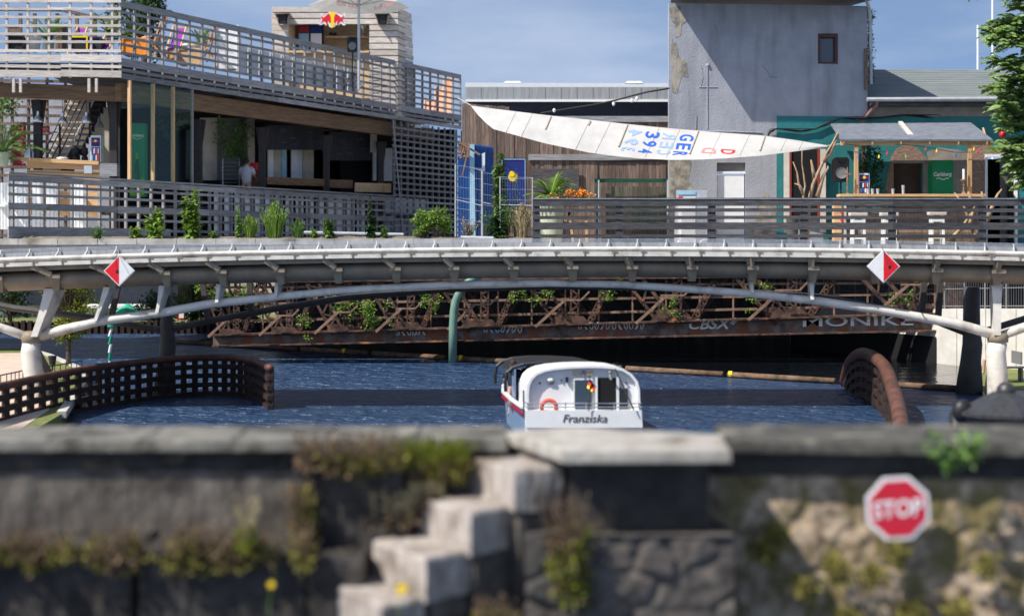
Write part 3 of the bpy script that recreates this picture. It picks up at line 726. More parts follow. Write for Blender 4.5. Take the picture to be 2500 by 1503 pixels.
# rails
for y in (982, 991):
    p = MB(); p.tube([sk(BT(1284,y,0),.6), BT(1286,y,-.2), BT(1564,y,-.2), sk(BT(1566,y,0),.6)], .013, 6); p.build('stern_rail', M['chrome'], bt)
for x in (1289,1380,1430,1498,1560):
    p = MB(); p.tube([BT(x,1001,-.2), BT(x,980,-.2)], .013, 6); p.build('rail_post', M['chrome'], bt)
p = MB(); p.tube([BT(1499,897,-.35), BT(1545,997,-.3)], .018, 6); p.build('stay', M['bark'], bt)
p = MB(); p.prism([BT(1263,1030,-.2) if 0 else BT(1283,999,-.22), BT(1564,999,-.22), BT(1567,1040,-.22), BT(1283,1040,-.22)], (0,.3,0)); p.build('stern_bulwark', M['hull'], bt)
p = MB(); lettering(p, 'Franziska', lambda u,v: BT(1427+u*108, 1018-v*19, -.232), bold=.012, shear=.25); p.build('lettering', M['textgrey'], bt)
# objects on the boat
def torus(p, c, R_, r_, a0=0, a1=2*math.pi, n=20, k=8, ax='y'):
    p.tube([Vector(c)+V(math.cos(a0+(a1-a0)*i/n)*R_, 0, math.sin(a0+(a1-a0)*i/n)*R_) for i in range(n+1)], r_, k)
p = MB(); torus(p, BT(1340,993,-.12), .165, .045); p.build('life_ring', M['lifering'], label='orange life ring hung on the stern rail of the boat', cat='life ring', smooth=True)
fl = thing('flag', 'small limp black red and gold flag on the stern of the boat', 'flag', BT(1436,998,-.26))
p = MB(); p.tube([BT(1436,1000,-.26), BT(1437,912,-.36)], .012, 6); p.build('flagpole', M['bark'], fl)
for k, mt in enumerate((M['black'], M['red'], M['yellow'])):
    vs = []
    for i in range(6):
        for j in (0,1):
            u = (k+j)/3
            q = BT(1437+i*3.0-u*6+2.0*math.sin(i*1.6), 921+i*3.4*(1-.35*u)+u*22, -.36+.03*math.sin(i*2+u*3)); vs.append(q)
    p = MB(); p.add(vs, [(2*i,2*i+1,2*i+3,2*i+2) for i in range(5)]); p.build('stripe', mt, fl)
# ================================================================ LEFT BAR BUILDING (oblique long face + front face)
VPX = 3056.0
def sx(x): return 57.0*(VPX-x)/2762.0
def W(x, y, d=0.0):       # on the long oblique face, d metres behind it
    Y = F/sx(x); p = P(x, y, Y); 
    return p+Vector((-.896, .443, 0))*d
UD = Vector((.443,.896,0)); ND = Vector((.896,-.443,0))   # along the face, outwards
A0 = W(294, 605); B0 = W(1124, 605)
LF = (B0-A0).length
def Q(t, z, d=0.0):       # t metres along the long face from the corner, height z, d behind
    p = A0+UD_*t; return V(p.x, p.y, z)-ND_*d
UD_ = (B0-A0).normalized(); ND_ = Vector((UD_.y, -UD_.x, 0))
YA_ = A0.y
def zA(y): return H+(HY-y)/57.0          # height of a pixel row at the corner
def G(x, y, d=0.0): p = P(x, y, YA_); return V(p.x, p.y+d, p.z)   # front face
bb = thing('bar_building', 'two storey timber bar with weathered slatted balcony at the left', 'building', (A0.x, A0.y, ZL))
# lattice on both faces
zt_, zf_ = zA(5), zA(190)
rows = [(29,6),(51,6),(71,6),(90,6),(109,6),(129,6)]
m = MB(); mt = MB(); mf = MB()
mt.beam(Q(0,zA(9)), Q(LF,zA(9)), .12, .26); 
mt.build('top_rail', M['wgrey_h'], bb)
n = 14
for y, h in rows:
    for i in range(n):
        a = LF*i/n; b = LF*(i+1)/n-.01; k = rnd.uniform(-.012,.012)
        m.beam(Q(a,zA(y)+k,-.05), Q(b,zA(y)+rnd.uniform(-.012,.012),-.05), .05, .115)
m.build('balcony_slats', M['wgrey_h'], bb)
ns_ = 33
for i in range(ns_+1):
    t_ = LF*i/ns_; p = MB(); p.bb(0,0,0,0,0,0) if 0 else None
    p.beam(Q(t_, zA(188), .02), Q(t_, zA(8)-.12, .02), .11, .09, up=UD_); p.build('stud', M['wgrey'], bb)
for y, h in ((152,.34),(171,.13),(186,.22)):
    for i in range(8):
        a = LF*i/8; b = LF*(i+1)/8-.015
        mf.beam(Q(a,zA(y),-.06), Q(b,zA(y),-.06), .06, h)
mf.build('fascia_boards', M['wgrey_h'], bb)
# front face, sunlight put into the paler board colour
m = MB(); mf = MB(); XL = -190
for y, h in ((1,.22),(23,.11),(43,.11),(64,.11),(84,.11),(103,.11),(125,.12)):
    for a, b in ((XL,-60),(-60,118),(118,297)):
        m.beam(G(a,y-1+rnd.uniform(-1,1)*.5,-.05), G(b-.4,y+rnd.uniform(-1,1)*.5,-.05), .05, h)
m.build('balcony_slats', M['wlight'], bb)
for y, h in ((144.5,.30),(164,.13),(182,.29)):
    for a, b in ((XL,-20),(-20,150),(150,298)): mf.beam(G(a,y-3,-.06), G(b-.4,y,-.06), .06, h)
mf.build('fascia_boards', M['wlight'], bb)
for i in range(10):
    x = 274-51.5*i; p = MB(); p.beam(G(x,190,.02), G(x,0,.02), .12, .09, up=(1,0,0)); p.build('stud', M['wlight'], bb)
# floor of the balcony
m = MB(); zf_ = zA(150)
pl = [Q(.1,0,.12), Q(LF,0,.12), Q(LF,0,11), Q(9,0,9), V(-20.6,71,0), V(-20.6,65.5,0), V(-34,65.5,0), V(-34,YA_+.12,0)]
m.prism([V(p.x,p.y,zf_-.35) for p in pl], (0,0,.3)); m.build('balcony_floor', M['wdark'], bb)
# beams under the floor
m = MB(); m.beam(Q(.4,zA(221),.5), Q(LF-2.5,zA(221),.5), .3, .75); m.build('timber_beam', M['wglulam'], bb)
m = MB(); m.beam(G(XL,208,.9), G(297,226,.9), .3, .62); m.build('timber_beam', M['wglulam'], bb)
for x in (34,51,218,236):
    p = MB(); p.beam(G(x,226,-.02), G(x,192,-.02), .12,.11, up=(1,0,0)); p.build('hanger_block', M['wlight'], bb)
m = MB()
for i in range(9): t_ = 1.5+i*3.1; m.beam(Q(t_,zA(205),.5), Q(t_,zA(205),7), .15,.3)
m.build('joists', M['wdark'], bb)
# columns
def col(c, z0, z1, w_=.32):
    p = MB(); p.box((c.x,c.y,(z0+z1)/2), (w_,w_,z1-z0)); 
    p.prism([c+V(-w_/2,-.02,z1-1.2-c.z), c+V(w_/2,-.02,z1-1.2-c.z), c+V(w_,-.02,z1-c.z), c+V(-w_,-.02,z1-c.z)], (0,.2,0))
    p.build('column', M['darkbrown'], bb)
for x, yb_ in ((93,400),(278,410)):
    c = P(x,400,YA_+1.4); col(c, ZL, zA(236))
def WI(x, y, d):   # pixel on the plane d metres behind the long face
    dir_ = V((x-CX)/F, 1, (HY-y)/F); n_ = V(ND_.x,ND_.y,0); p0 = Q(0,0,d)
    k = (n_.x*p0.x+n_.y*p0.y)/(n_.x*dir_.x+n_.y*dir_.y); return V(dir_.x*k, dir_.y*k, H+dir_.z*k)
def tx(x): return (W(x,605)-A0).length
for x in (485,640,797,930): c = WI(x,400,.9); col(V(c.x,c.y,ZL), ZL, zA(262))
# rear walls and fittings of the ground floor
m = MB(); a = Q(8,0,7); b = Q(LF,0,7); m.prism([V(a.x,a.y,ZL),V(b.x,b.y,ZL),V(b.x,b.y,zf_-.4),V(a.x,a.y,zf_-.4)], (-.2,.1,0)); m.build('rear_wall', M['chalkwall'], bb)
def WI(x, y, d):   # pixel on the plane d metres behind the long face
    # intersect view ray with plane
    dir_ = V((x-CX)/F, 1, (HY-y)/F); n_ = V(ND_.x,ND_.y,0); p0 = Q(0,0,d)
    k = (n_.x*p0.x+n_.y*p0.y)/(n_.x*dir_.x+n_.y*dir_.y); return V(dir_.x*k, dir_.y*k, H+dir_.z*k)
def panel(name, x0, x1, y0, y1, d, mt_, par=None, th=.06, sl=0):
    p = MB(); p.prism([WI(x0,y1,d), WI(x1,y1+sl,d), WI(x1,y0+sl,d), WI(x0,y0,d)], -ND_*th); return p.build(name, mt_, par or bb)
panel('menu_board', 652, 790, 306, 366, 1.6, M['chalkwall'])
panel('menu_board', 803, 905, 322, 392, 1.6, M['chalkwall'])
panel('wall_panel', 490, 530, 288, 440, 3.0, M['cream'])
panel('wall_panel', 606, 622, 290, 440, 3.0, M['cream'])
panel('wall_panel', 528, 608, 288, 440, 3.6, M['grey'])
for i, (x0, x1, k) in enumerate(((655,668,'white'),(669,686,'cream'),(688,700,'paleblue'),(712,738,'whitep'),(740,766,'cream'),(911,919,'whitep'),(934,958,'whitep'))):
    panel('inner_door', x0, x1, 362, 436+i, 2.6, M[k])
panel('wall_cabinet', 906, 920, 312, 372, 1.3, M['cream'])
panel('counter_front', 652, 792, 432, 450, .9, M['wglulam'], sl=5)
panel('counter_front', 799, 862, 438, 458, .9, M['wglulam'], sl=2)
panel('counter_front', 868, 955, 446, 468, .7, M['ply'], sl=2)
panel('dark_partition', 456, 488, 318, 436, 1.0, M['navy'])
m = MB()
for k in range(9):
    x = 668+rnd.random()*110; y = 316+rnd.random()*38; m.tube([WI(x+i*3,y+2*math.sin(i*2+k),1.5) for i in range(6)], .012, 3)
for k in range(9):
    x = 812+rnd.random()*70; y = 330+rnd.random()*50; m.tube([WI(x+i*3,y+2*math.sin(i*2+k),1.5) for i in range(6)], .012, 3)
m.build('chalk_marks', M['grey'], bb)
# low railing in front of the ground floor
lr = thing('bar_railing', 'weathered horizontal board railing along the ground floor of the left bar', 'railing', (Q(0,0,-.3).x, Q(0,0,-.3).y, ZL))
t0 = -6.8; t1 = tx(948)
def zl(y): return H+(HY-y)/57.0
m = MB(); n = 14
for y, h in ((441,.24),(457,.11),(477,.11),(503,.27),(528,.11),(553,.12)):
    for i in range(n):
        a = t0+(t1-t0)*i/n; b = t0+(t1-t0)*(i+1)/n-.012
        m.beam(Q(a,zl(y)-.17+.0,-.35), Q(b,zl(y)-.17+rnd.uniform(-.01,.01),-.35), .05, h)
m.build('rails', M['wgrey_h'], lr)
m = MB(); m.beam(Q(t0,zl(434)-.1,-.30), Q(t1,zl(434)-.1,-.30), .22,.07); m.build('cap_board', M['wgrey_h'], lr)
m = MB(); m.beam(Q(t0,5.0,-.35), Q(tx(400),5.0,-.35), .07,.46); m.build('base_board', M['wgrey_h'], lr)
for i in range(36):
    t_ = t0+.3+i*(t1-t0-.4)/35; p = MB(); p.beam(Q(t_,ZL,-.28), Q(t_,zl(440)-.1,-.28), .12,.09, up=UD_); p.build('post', M['wgrey'], lr)
for i in range(15):
    a = tx(512+i*25); b = tx(512+i*25+24)-.12
    if b > t1: break
    p = MB(); p.prism([Q(a+.1,ZL+.25,-.2), Q(b,ZL+.25,-.2), Q(b,zl(445)-.2+rnd.uniform(-.05,.05),-.2), Q(a+.1,zl(445)-.2,-.2)], -ND_*.03); p.build('infill_board', M['whitep'], lr)
# infill boards behind the balcony lattice
for i, x in enumerate(list(range(584,860,27))):
    a = tx(x); b = tx(x+25); p = MB(); y0 = 40 if i < 1 else 46
    p.prism([Q(a,zA(131),.12), Q(b,zA(131),.12), Q(b,zA(36+i*.3)-.3,.12), Q(a,zA(36+i*.3)-.3,.12)], -ND_*.03); p.build('infill_board', M['whitep'], bb)
# lattice screen at the right end, ground floor
ls = thing('lattice_screen', 'tall grey wooden lattice screen at the right end of the bar', 'lattice', (Q(tx(960),0,-.1).x, Q(tx(960),0,-.1).y, ZL))
ta, tb = tx(952), LF+.1
m = MB(); nr = 19
for i in range(nr):
    z_ = ZL+.25+i*(zA(196)-ZL-.3)/nr; m.beam(Q(ta+.3*(1-i/nr),z_,-.12), Q(tb,z_+rnd.uniform(-.02,.02),-.12), .05,.12)
m.build('slats', M['wgrey_h'], ls)
for i in range(12):
    t_ = ta+.4+i*(tb-ta-.4)/11; p = MB(); p.beam(Q(t_,ZL,-.05), Q(t_,zA(196),-.05), .11,.08, up=UD_); p.build('stud', M['wgrey'], ls)
p = MB(); p.tube([Q(ta-.0,zA(195),-.2), Q(ta+1.2,ZL,-.2)], .04, 6); p.build('pole', M['galv'], ls)
for x in (1020,1041):
    p = MB(); p.box(W(x,310)+V(0,-.3,0), (.42,.1,.16)); p.build('lamp_box', M['white'], ls)
# walls behind the screen
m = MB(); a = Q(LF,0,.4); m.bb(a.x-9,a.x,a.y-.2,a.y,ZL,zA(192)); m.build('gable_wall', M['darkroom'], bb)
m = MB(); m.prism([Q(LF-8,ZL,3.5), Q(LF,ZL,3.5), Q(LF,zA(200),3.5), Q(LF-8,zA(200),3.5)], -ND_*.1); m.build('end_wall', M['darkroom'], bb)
m = MB(); m.prism([Q(ta+1.5,ZL,1.2), Q(ta+6.5,ZL,1.2), Q(ta+6.5,ZL+2.6,1.2), Q(ta+1.5,ZL+2.6,1.2)], -ND_*.1); m.build('end_panel', M['whitep'], bb)
# glass enclosure
ge = thing('glass_enclosure', 'green tinted glass enclosure with pine posts beside the left counter', 'glass box', (Q(.3,0,-.2).x, Q(.3,0,-.2).y, ZL))
for x, k in ((304,'wtanv'),(361,'wtanv'),(410,'wtanv'),(457,'wgrey')):
    t_ = tx(x); p = MB(); p.beam(Q(t_,zl(436)-.2,-.28), Q(t_,zA(196),-.28), .16 if k=='wtanv' else .10, .09, up=UD_); p.build('post', M[k], ge)
for a, b in ((304,361),(361,410),(410,457)):
    p = MB(); ta_, tb_ = tx(a)+.08, tx(b)-.08
    p.prism([Q(ta_,zl(442)-.2,-.33), Q(tb_,zl(442)-.2,-.33), Q(tb_,zA(200),-.33), Q(ta_,zA(200),-.33)], ND_*.015); p.build('pane', M['glassgreen'], ge)
# lattice wall at the far left and stair
lw = thing('trellis_wall', 'brown wooden trellis wall behind the left counter', 'trellis', P(60,560,69.5))
m = MB()
for i in range(20):
    y = 196+i*21; m.beam(P(-60,y,69.5), P(190,y+4,69.5), .06,.13)
m.build('slats', M['wbrown'], lw)
for x in (-20,4,30,70,115,160):
    p = MB(); p.beam(P(x,600,69.6), P(x,190,69.6), .16,.1, up=(1,0,0)); p.build('upright', M['wbrown'], lw)
st_ = thing('staircase', 'open timber staircase with thin steel handrail behind the counter', 'stairs', P(120,600,68))
for i in range(13):
    f = i/12; x0 = 100+f*68; x1 = 150+f*86; y = 415-f*175; Y_ = 66.5+f*2.2
    p = MB(); a = P(x0,y,Y_); b = P(x1,y+1,Y_); p.beam(a, b, .38, .06); p.beam(a+V(0,.18,-.12), b+V(0,.18,-.12), .03,.2); p.build('step', M['wlight'], st_)
p = MB(); p.beam(P(160,418,66.4), P(247,240,68.6), .08, .42, up=(1,0,0)); p.build('stringer', M['darkbrown'], st_)
p = MB()
for i in range(13):
    f = i/12; x1 = 152+f*86; y = 415-f*175; Y_ = 66.3+f*2.2
    a = P(x1-3,y-2,Y_); p.prism([a, a+V(.45,0,0), a+V(.45,0,-.5), a+V(0,0,-.3)], (0,.05,0))
p.build('stair_side', M['darkbrown'], st_)
for dx in (0,13,27,40):
    p = MB(); p.tube([P(98+dx,392,66.0), P(172+dx,240,68.3)], .028, 5); p.build('handrail', M['darkbrown'], st_)
p = MB(); p.tube([P(158,236+150,66.8), P(242-6,230,66.8)], .025, 5); p.build('handrail', M['wlight'], st_)
for x, y in ((146,304),(219,250)):
    p = MB(); p.tube([P(x,y,66.2), P(x,y+72,66.2)], .05, 6); p.build('baluster', M['darkbrown'], st_)
def flat(name, label, cat, x0, x1, y0, y1, Y_, mt_, th=.1, group=None):
    p = MB(); A = P(x0,y0,Y_); B = P(x1,y1,Y_); p.bb(A.x,B.x,Y_,Y_+th,A.z,B.z); return p.build(name, mt_, label=label, cat=cat, group=group)
flat('red_board', 'magenta red board standing low behind the trellis at the left', 'board', 30, 62, 298, 412, 70.2, M['pinkred'])
flat('red_board', 'short magenta red board behind the brown column beside the stairs', 'board', 104, 120, 308, 330, 70.2, M['pinkred'])
m = MB(); m.prism([P(-160,601,76.5),P(330,601,76.5),P(330,225,76.5),P(-160,225,76.5)],(0,.2,0)); m.build('house_wall', M['render'], label='plain grey wall seen through the trellis behind the stairs', cat='wall')
flat('tan_board', 'tan plywood sheet leaning behind the small drinks fridge', 'board', 222, 268, 262, 400, 71, M['cream'])
# pendant lamps
first = None
for i, (x, y, lab) in enumerate(((93,290,'polished bell pendant lamp hanging leftmost above the counter, before the brown column'),(153,293,'polished bell pendant lamp hanging before the foot of the stairs'),(211,292,'polished bell pendant lamp right of the stair handrail, before the dark stringer'),(243,303,'dim pendant lamp hanging behind the row, above the small drinks fridge'))):
    Y_ = 65.2 if i < 3 else 67; c = P(x,y,Y_); k = 1.0 if i < 3 else .9
    t = thing('pendant_lamp', lab, 'lamp', c, 'pendant lamps over the left counter')
    p = MB(); p.lathe(c, [(.235*k,-.16),(.20*k,-.06),(.13*k,.06),(.07*k,.15),(.05*k,.25),(.06*k,.30),(.02,.36)], 20); p.build('shade', M['chrome'] if i < 3 else M['grey'], t, smooth=True)
    p = MB(); p.tube([c+V(0,0,.35), c+V(0,0,1.35)], .012, 4); p.build('cord', M['black'], t)
# counter
ct_ = thing('bar_counter', 'light pine counter with thick top in the left bar', 'counter', P(170,560,65.6))
p = MB(); p.beam(P(58,390,65.4), P(246,399,65.4), .75,.16); p.build('counter_top', M['wtan'], ct_)
p = MB()
for i, (y, h) in enumerate(((402,.28),(417,.10),(424,.2),(437,.2),(452,.25),(470,.25),(490,.3),(515,.3))): p.beam(P(66,y,65.3), P(246,y+6,65.3), .06, h)
p.build('counter_front', M['wtan'], ct_)
p = MB(); p.box(P(268,415,65.3), (.75,.5,.55)); p.build('side_box', M['wgrey_h'], label='grey wooden box at the right end of the pine counter', cat='box')
# small drinks fridge
def fridge(x0, x1, y0, y1, Y_, lab):
    t = thing('drinks_fridge', lab, 'fridge', P((x0+x1)/2, y1, Y_)); A = P(x0,y0,Y_); B = P(x1,y1,Y_); w_ = B.x-A.x; h_ = A.z-B.z
    p = MB(); p.bb(A.x,B.x,Y_,Y_+w_*.9,B.z,A.z); p.build('body', M['white'], t)
    p = MB(); p.bb(A.x+.08*w_,B.x-.08*w_,Y_-.02,Y_-.004,B.z+h_*.6,A.z-h_*.08); hd = p.build('header_sign', M['signblue'], t)
    p = MB(); c = V((A.x+B.x)/2, Y_-.03, A.z-h_*.2); p.lathe(c, [(w_*.14,0),(w_*.14,.01)], 12, axis=(0,-1,0)); p.build('sun_emblem', M['yellow'], hd)
    p = MB()
    for s_ in (-1,1): p.prism([c+V(s_*w_*.08,-.004,-.01), c+V(s_*w_*.3,-.004,h_*.02), c+V(s_*w_*.33,-.004,-h_*.05), c+V(s_*w_*.1,-.004,-h_*.05)], (0,.01,0))
    p.build('bull_emblem', M['red'], hd)
    p = MB(); p.bb(A.x+.08*w_,B.x-.08*w_,Y_-.015,Y_-.004,B.z+h_*.05,B.z+h_*.57); dr = p.build('door', M['windowdark'], t)
    for r_ in range(2):
        for i in range(4):
            p = MB(); p.lathe(V(A.x+w_*(.2+.2*i), Y_-.05, B.z+h_*(.08+.25*r_)), [(w_*.06,0),(w_*.06,h_*.15),(w_*.03,h_*.2)], 8); p.build('can', (M['paleblue'],M['tblue'],M['white'],M['red'])[(i+r_)%4], dr)
    return t
fridge(221, 246, 331, 397, 65.3, 'small white glass door fridge with cans on the left counter')
# taps, plates on counter
p = MB(); p.ball(P(152,387,65.3), .28, 12, (1,.6,.28)); p.build('wire_basket', M['galv'], label='low oval wire basket on the pine counter', cat='basket')
p = MB(); a = P(68,382,65.5); p.prism([a+V(-.2,0,-.3), a+V(.3,0,-.3), a+V(.25,0,.2), a+V(0,0,.32), a+V(-.15,0,.1)], (0,.3,0)); p.tube([a+V(.12,-.1,-.2),a+V(.12,-.1,.5)], .05, 6); p.build('beer_tap', M['chrome'], label='shiny steel beer tap column at the left end of the pine counter', cat='tap')
p = MB(); p.box(P(215,414,64.9), (.34,.05,.34)); p.build('menu_holder', M['galv'], label='small square metal sign holder on the front of the pine counter', cat='sign holder')
for x, lab in ((186,'dark coffee grinder on the counter beside the stairs'),(207,'black coffee machine on the counter left of the small fridge')):
    p = MB(); c = P(x,398,66); p.lathe(c, [(.16,0),(.14,.25),(.09,.3),(.16,.45),(.14,.65),(.05,.7)], 12); p.build('coffee_machine', M['black'], label=lab, cat='coffee machine')
# green beer fridge in the glass box
def beer_fridge(x0, x1, y0, y1, Y_, lab, tw):
    A = P(x0,y0,Y_); B = P(x1,y1,Y_); w_ = B.x-A.x; h_ = A.z-B.z
    t = thing('beer_fridge', lab, 'fridge', V((A.x+B.x)/2, Y_, B.z))
    p = MB(); p.bb(A.x,B.x,Y_,Y_+w_*.8,B.z,A.z); p.build('body', M['greenfr'], t)
    p = MB(); lettering(p, 'Carlsberg', lambda u,v: V((A.x+B.x)/2+u*w_*.86*tw, Y_-.006, A.z-h_*.17+v*w_*.26+u*w_*.02), bold=.03, shear=.1)
    pts = [V((A.x+B.x)/2+(k-.5)*w_*.6, Y_-.008, A.z-h_*.17-w_*.2+.03*math.sin(k*9)) for k in [i/8 for i in range(9)]]
    p.tube(pts, w_*.025, 4); p.build('lettering', M['white'], t)
    c = V((A.x+B.x)/2, Y_-.03, B.z+h_*.05)
    p = MB(); p.lathe(c, [(w_*.17,0),(w_*.17,h_*.28),(w_*.07,h_*.42),(w_*.065,h_*.52)], 12); p.build('bottle_picture', M['bottle'], t)
    p = MB(); p.lathe(c+V(0,-.0,h_*.46), [(w_*.085,0),(w_*.085,h_*.09)], 10); p.lathe(c+V(0,0,h_*.1), [(w_*.18,0),(w_*.18,h_*.07)], 10); p.build('bottle_label', M['lime'], t)
    p = MB(); p.prism([V(A.x+.03,Y_-.01,B.z+.05), V(B.x-.03,Y_-.01,B.z+.05), V(B.x-.03,Y_-.01,B.z+h_*.27), V((A.x+B.x)/2,Y_-.01,B.z+h_*.2), V(A.x+.03,Y_-.01,B.z+h_*.3)], (0,.004,0)); p.build('lime_graphic', M['lime'], t)
beer_fridge(316, 353, 301, 480, 67, 'bright green beer fridge with white script inside the glass enclosure', 1)
# man at the counter
def person_bust(loc, sc_, lab, shirt, heading=0, seated=False):
    t = thing('person', lab, 'person', loc)
    me = bpy.data.meshes.new('body')
    J = {'pel':(0,0,.95),'sp':(0,.0,1.15),'ch':(0,0,1.38),'nk':(0,0,1.52),'hd':(0,.02,1.62),'ht':(0,.02,1.72),
         'sl':(-.19,0,1.42),'el':(-.27,.06,1.16),'wl':(-.2,.28,1.05),'sr':(.19,0,1.42),'er':(.28,.05,1.16),'wr':(.24,.28,1.08),
         'hl':(-.1,0,.92),'kl':(-.12,.03,.5),'al':(-.12,0,.08),'tl':(-.12,.16,.03),'hr':(.1,0,.92),'kr':(.12,.03,.5),'ar':(.12,0,.08),'tr':(.12,.16,.03)}
    if seated:
        for k in ('kl','kr'): J[k] = (J[k][0], .42, .50+.4)
        for k in ('al','ar'): J[k] = (J[k][0], .45, .46)
        for k in ('tl','tr'): J[k] = (J[k][0], .6, .44)
    ra = {'pel':.15,'sp':.14,'ch':.17,'nk':.06,'hd':.095,'ht':.085,'sl':.07,'el':.05,'wl':.035,'sr':.07,'er':.05,'wr':.035,'hl':.11,'kl':.07,'al':.05,'tl':.045,'hr':.11,'kr':.07,'ar':.05,'tr':.045}
    E = [('pel','sp'),('sp','ch'),('ch','nk'),('nk','hd'),('hd','ht'),('ch','sl'),('sl','el'),('el','wl'),('ch','sr'),('sr','er'),('er','wr'),('pel','hl'),('hl','kl'),('kl','al'),('al','tl'),('pel','hr'),('hr','kr'),('kr','ar'),('ar','tr')]
    ks = list(J); Mr = Matrix.Rotation(heading, 3, 'Z')
    me.from_pydata([tuple((Mr@Vector(J[k]))*sc_) for k in ks], [(ks.index(a), ks.index(b)) for a,b in E], [])
    o = bpy.data.objects.new('body', me); COL.objects.link(o); o.parent = t; OFF[o.name] = Vector(loc)
    sk_ = o.modifiers.new('s','SKIN'); 
    for i, k in enumerate(ks):
        v = me.skin_vertices[0].data[i]; v.radius = (ra[k]*sc_, ra[k]*sc_*.8); v.use_root = (k == 'pel')
    o.modifiers.new('u','SUBSURF').levels = 2; o.modifiers['u'].render_levels = 2
    me.materials.append(M['skin'])
    def ell(name, c, r_, mt_, z=(1,1,1)):
        p = MB(); p.ball(Vector(loc)+(Mr@Vector(c))*sc_, r_*sc_, 14, z); return p.build(name, mt_, t, smooth=True)
    ell('hair', (0,-.02,1.70), .115, M['hair'], (.9,.95,1.0))
    p = MB(); c = lambda x,y,z: Vector(loc)+(Mr@Vector((x,y,z)))*sc_
    prof = [(.13,.90),(.165,1.0),(.17,1.2),(.185,1.36),(.15,1.46),(.075,1.53)]
    vs = []
    for r_, z_ in prof:
        for j in range(16):
            a = 2*math.pi*j/16; vs.append(c(math.cos(a)*r_*1.12, math.sin(a)*r_*.82, z_))
    p.add(vs, [(i*16+j,i*16+(j+1)%16,(i+1)*16+(j+1)%16,(i+1)*16+j) for i in range(5) for j in range(16)])
    for s_ in (-1,1): p.tube([c(s_*.14,0,1.45), c(s_*.21,.01,1.38), c(s_*.27,.05,1.22)], [.085*sc_,.09*sc_,.082*sc_], 10)
    p.build('shirt', shirt, t, smooth=True)
    for s_ in (-1,1):
        w_ = J['wl' if s_ < 0 else 'wr']
        for f in range(5):
            p = MB(); a = c(w_[0]-s_*.02+s_*.018*f, w_[1], w_[2]-.005); L_ = (.075,.09,.095,.088,.07)[f]*.8
            p.tube([a, a+(Mr@Vector((0,L_*.6,-.01)))*sc_, a+(Mr@Vector((0,L_,-.035)))*sc_], [.010*sc_,.009*sc_,.006*sc_], 5); p.build('finger', M['skin'], t)
    return t
m = MB(); m.prism([Q(tx(462),6.0,.7),Q(LF-.3,6.0,.7),Q(LF-.3,6.0,6.9),Q(tx(462),6.0,6.9)],(0,0,.35)); m.build('raised_floor', M['wdark'], bb)
c = WI(602, 450, 1.6); person_bust((c.x,c.y,6.36), 1.40, 'dark haired person in a pale t-shirt seen from behind at the bar', M['shirt'], heading=-.25)
p = MB(); c = WI(618, 470, 2.2); p.box((c.x+.1,c.y,c.z+.5), (.9,.6,1.0)); p.box((c.x+.1,c.y-.1,c.z+1.05),(1.0,.7,.08)); p.build('till_counter', M['wglulam'], label='small brown counter beside the person in the pale shirt', cat='counter')
p = MB(); c = WI(620, 412, 2.0); p.box(c, (.35,.3,.6)); p.box(c+V(0,-.16,.1), (.22,.02,.2)); p.build('card_machine', M['red'], label='red machine beside the person in the pale shirt', cat='machine')
# tray rack beside
rk = thing('tray_rack', 'grey wire tray rack standing under the climbing plant', 'rack', WI(565, 470, 2.4))
a = WI(544,470,2.4); b = WI(584,470,2.4)
for q in (a,b): p = MB(); p.beam(q+V(0,0,-.3), q+V(0,0,1.7), .04,.04); p.build('upright', M['galv'], rk)
p = MB()
for i in range(8): p.beam(a+V(0,0,.1+i*.2), b+V(0,0,.1+i*.2), .3,.03)
p.build('shelves', M['grey'], rk)
# balcony furniture and things
def deck_chair(x, y, Y_, lab, cloth, hgt=1.9, lean=.5, flip=1):
    t = thing('deck_chair', lab, 'deck chair', P(x, y, Y_), 'deck chairs on the balcony'); o = P(x,y,Y_)
    w_ = .75
    for s_ in (-1,1):
        p = MB(); p.beam(o+V(-lean*flip*.5,s_*w_/2,0), o+V(lean*flip,s_*w_/2,hgt), .07,.07); p.build('back_rail', M['wtan'], t)
        p = MB(); p.beam(o+V(lean*flip*.9,s_*w_/2,0), o+V(-lean*flip,s_*w_/2,hgt*.45), .07,.07); p.build('seat_rail', M['wtan'], t)
    n = 8; vs = []
    for i in range(n+1):
        f = i/n; x_ = -lean*flip+(2*lean*flip)*f; z_ = hgt*(.42*(1-f)+1.0*f)-.35*math.sin(math.pi*f)*hgt*.6
        vs += [o+V(x_,-w_/2+.05,z_), o+V(x_,w_/2-.05,z_)]
    p = MB(); p.add(vs, [(2*i,2*i+1,2*i+3,2*i+2) for i in range(n)]); p.build('sling', cloth, t)
def face_chair(x0, x1, y0, y1, Y_, lab, cloth):
    o = P((x0+x1)/2, y1, Y_); t = thing('deck_chair', lab, 'deck chair', o, 'deck chairs on the balcony')
    A = P(x0,y0,Y_); B = P(x1,y1,Y_); p = MB(); n = 6; vs = []
    for i in range(n+1):
        f = i/n; z_ = A.z+(B.z-A.z)*f; yy = Y_+1.0-1.6*f+.3*math.sin(f*3.1)
        vs += [V(A.x+.06*f,yy,z_), V(B.x-.02*f,yy,z_)]
    p.add(vs, [(2*i,2*i+1,2*i+3,2*i+2) for i in range(n)]); p.build('sling', cloth, t)
    for q in (A.x-.04, B.x+.04): p = MB(); p.beam(V(q,Y_+1.05,A.z+.12), V(q,Y_-.6,B.z-.2), .06,.07); p.build('frame', M['wtan'], t)
    p = MB(); p.beam(V(A.x-.1,Y_+1.05,A.z+.06), V(B.x+.1,Y_+1.05,A.z+.06), .06,.06); p.build('crossbar', M['wtan'], t)
zdk = zf_
face_chair(176,196,62,128,66.5,'purple canvas deck chair behind the black planter box', M['purple'])
face_chair(251,268,64,126,67,'purple canvas deck chair just left of the balcony corner', M['purple'])
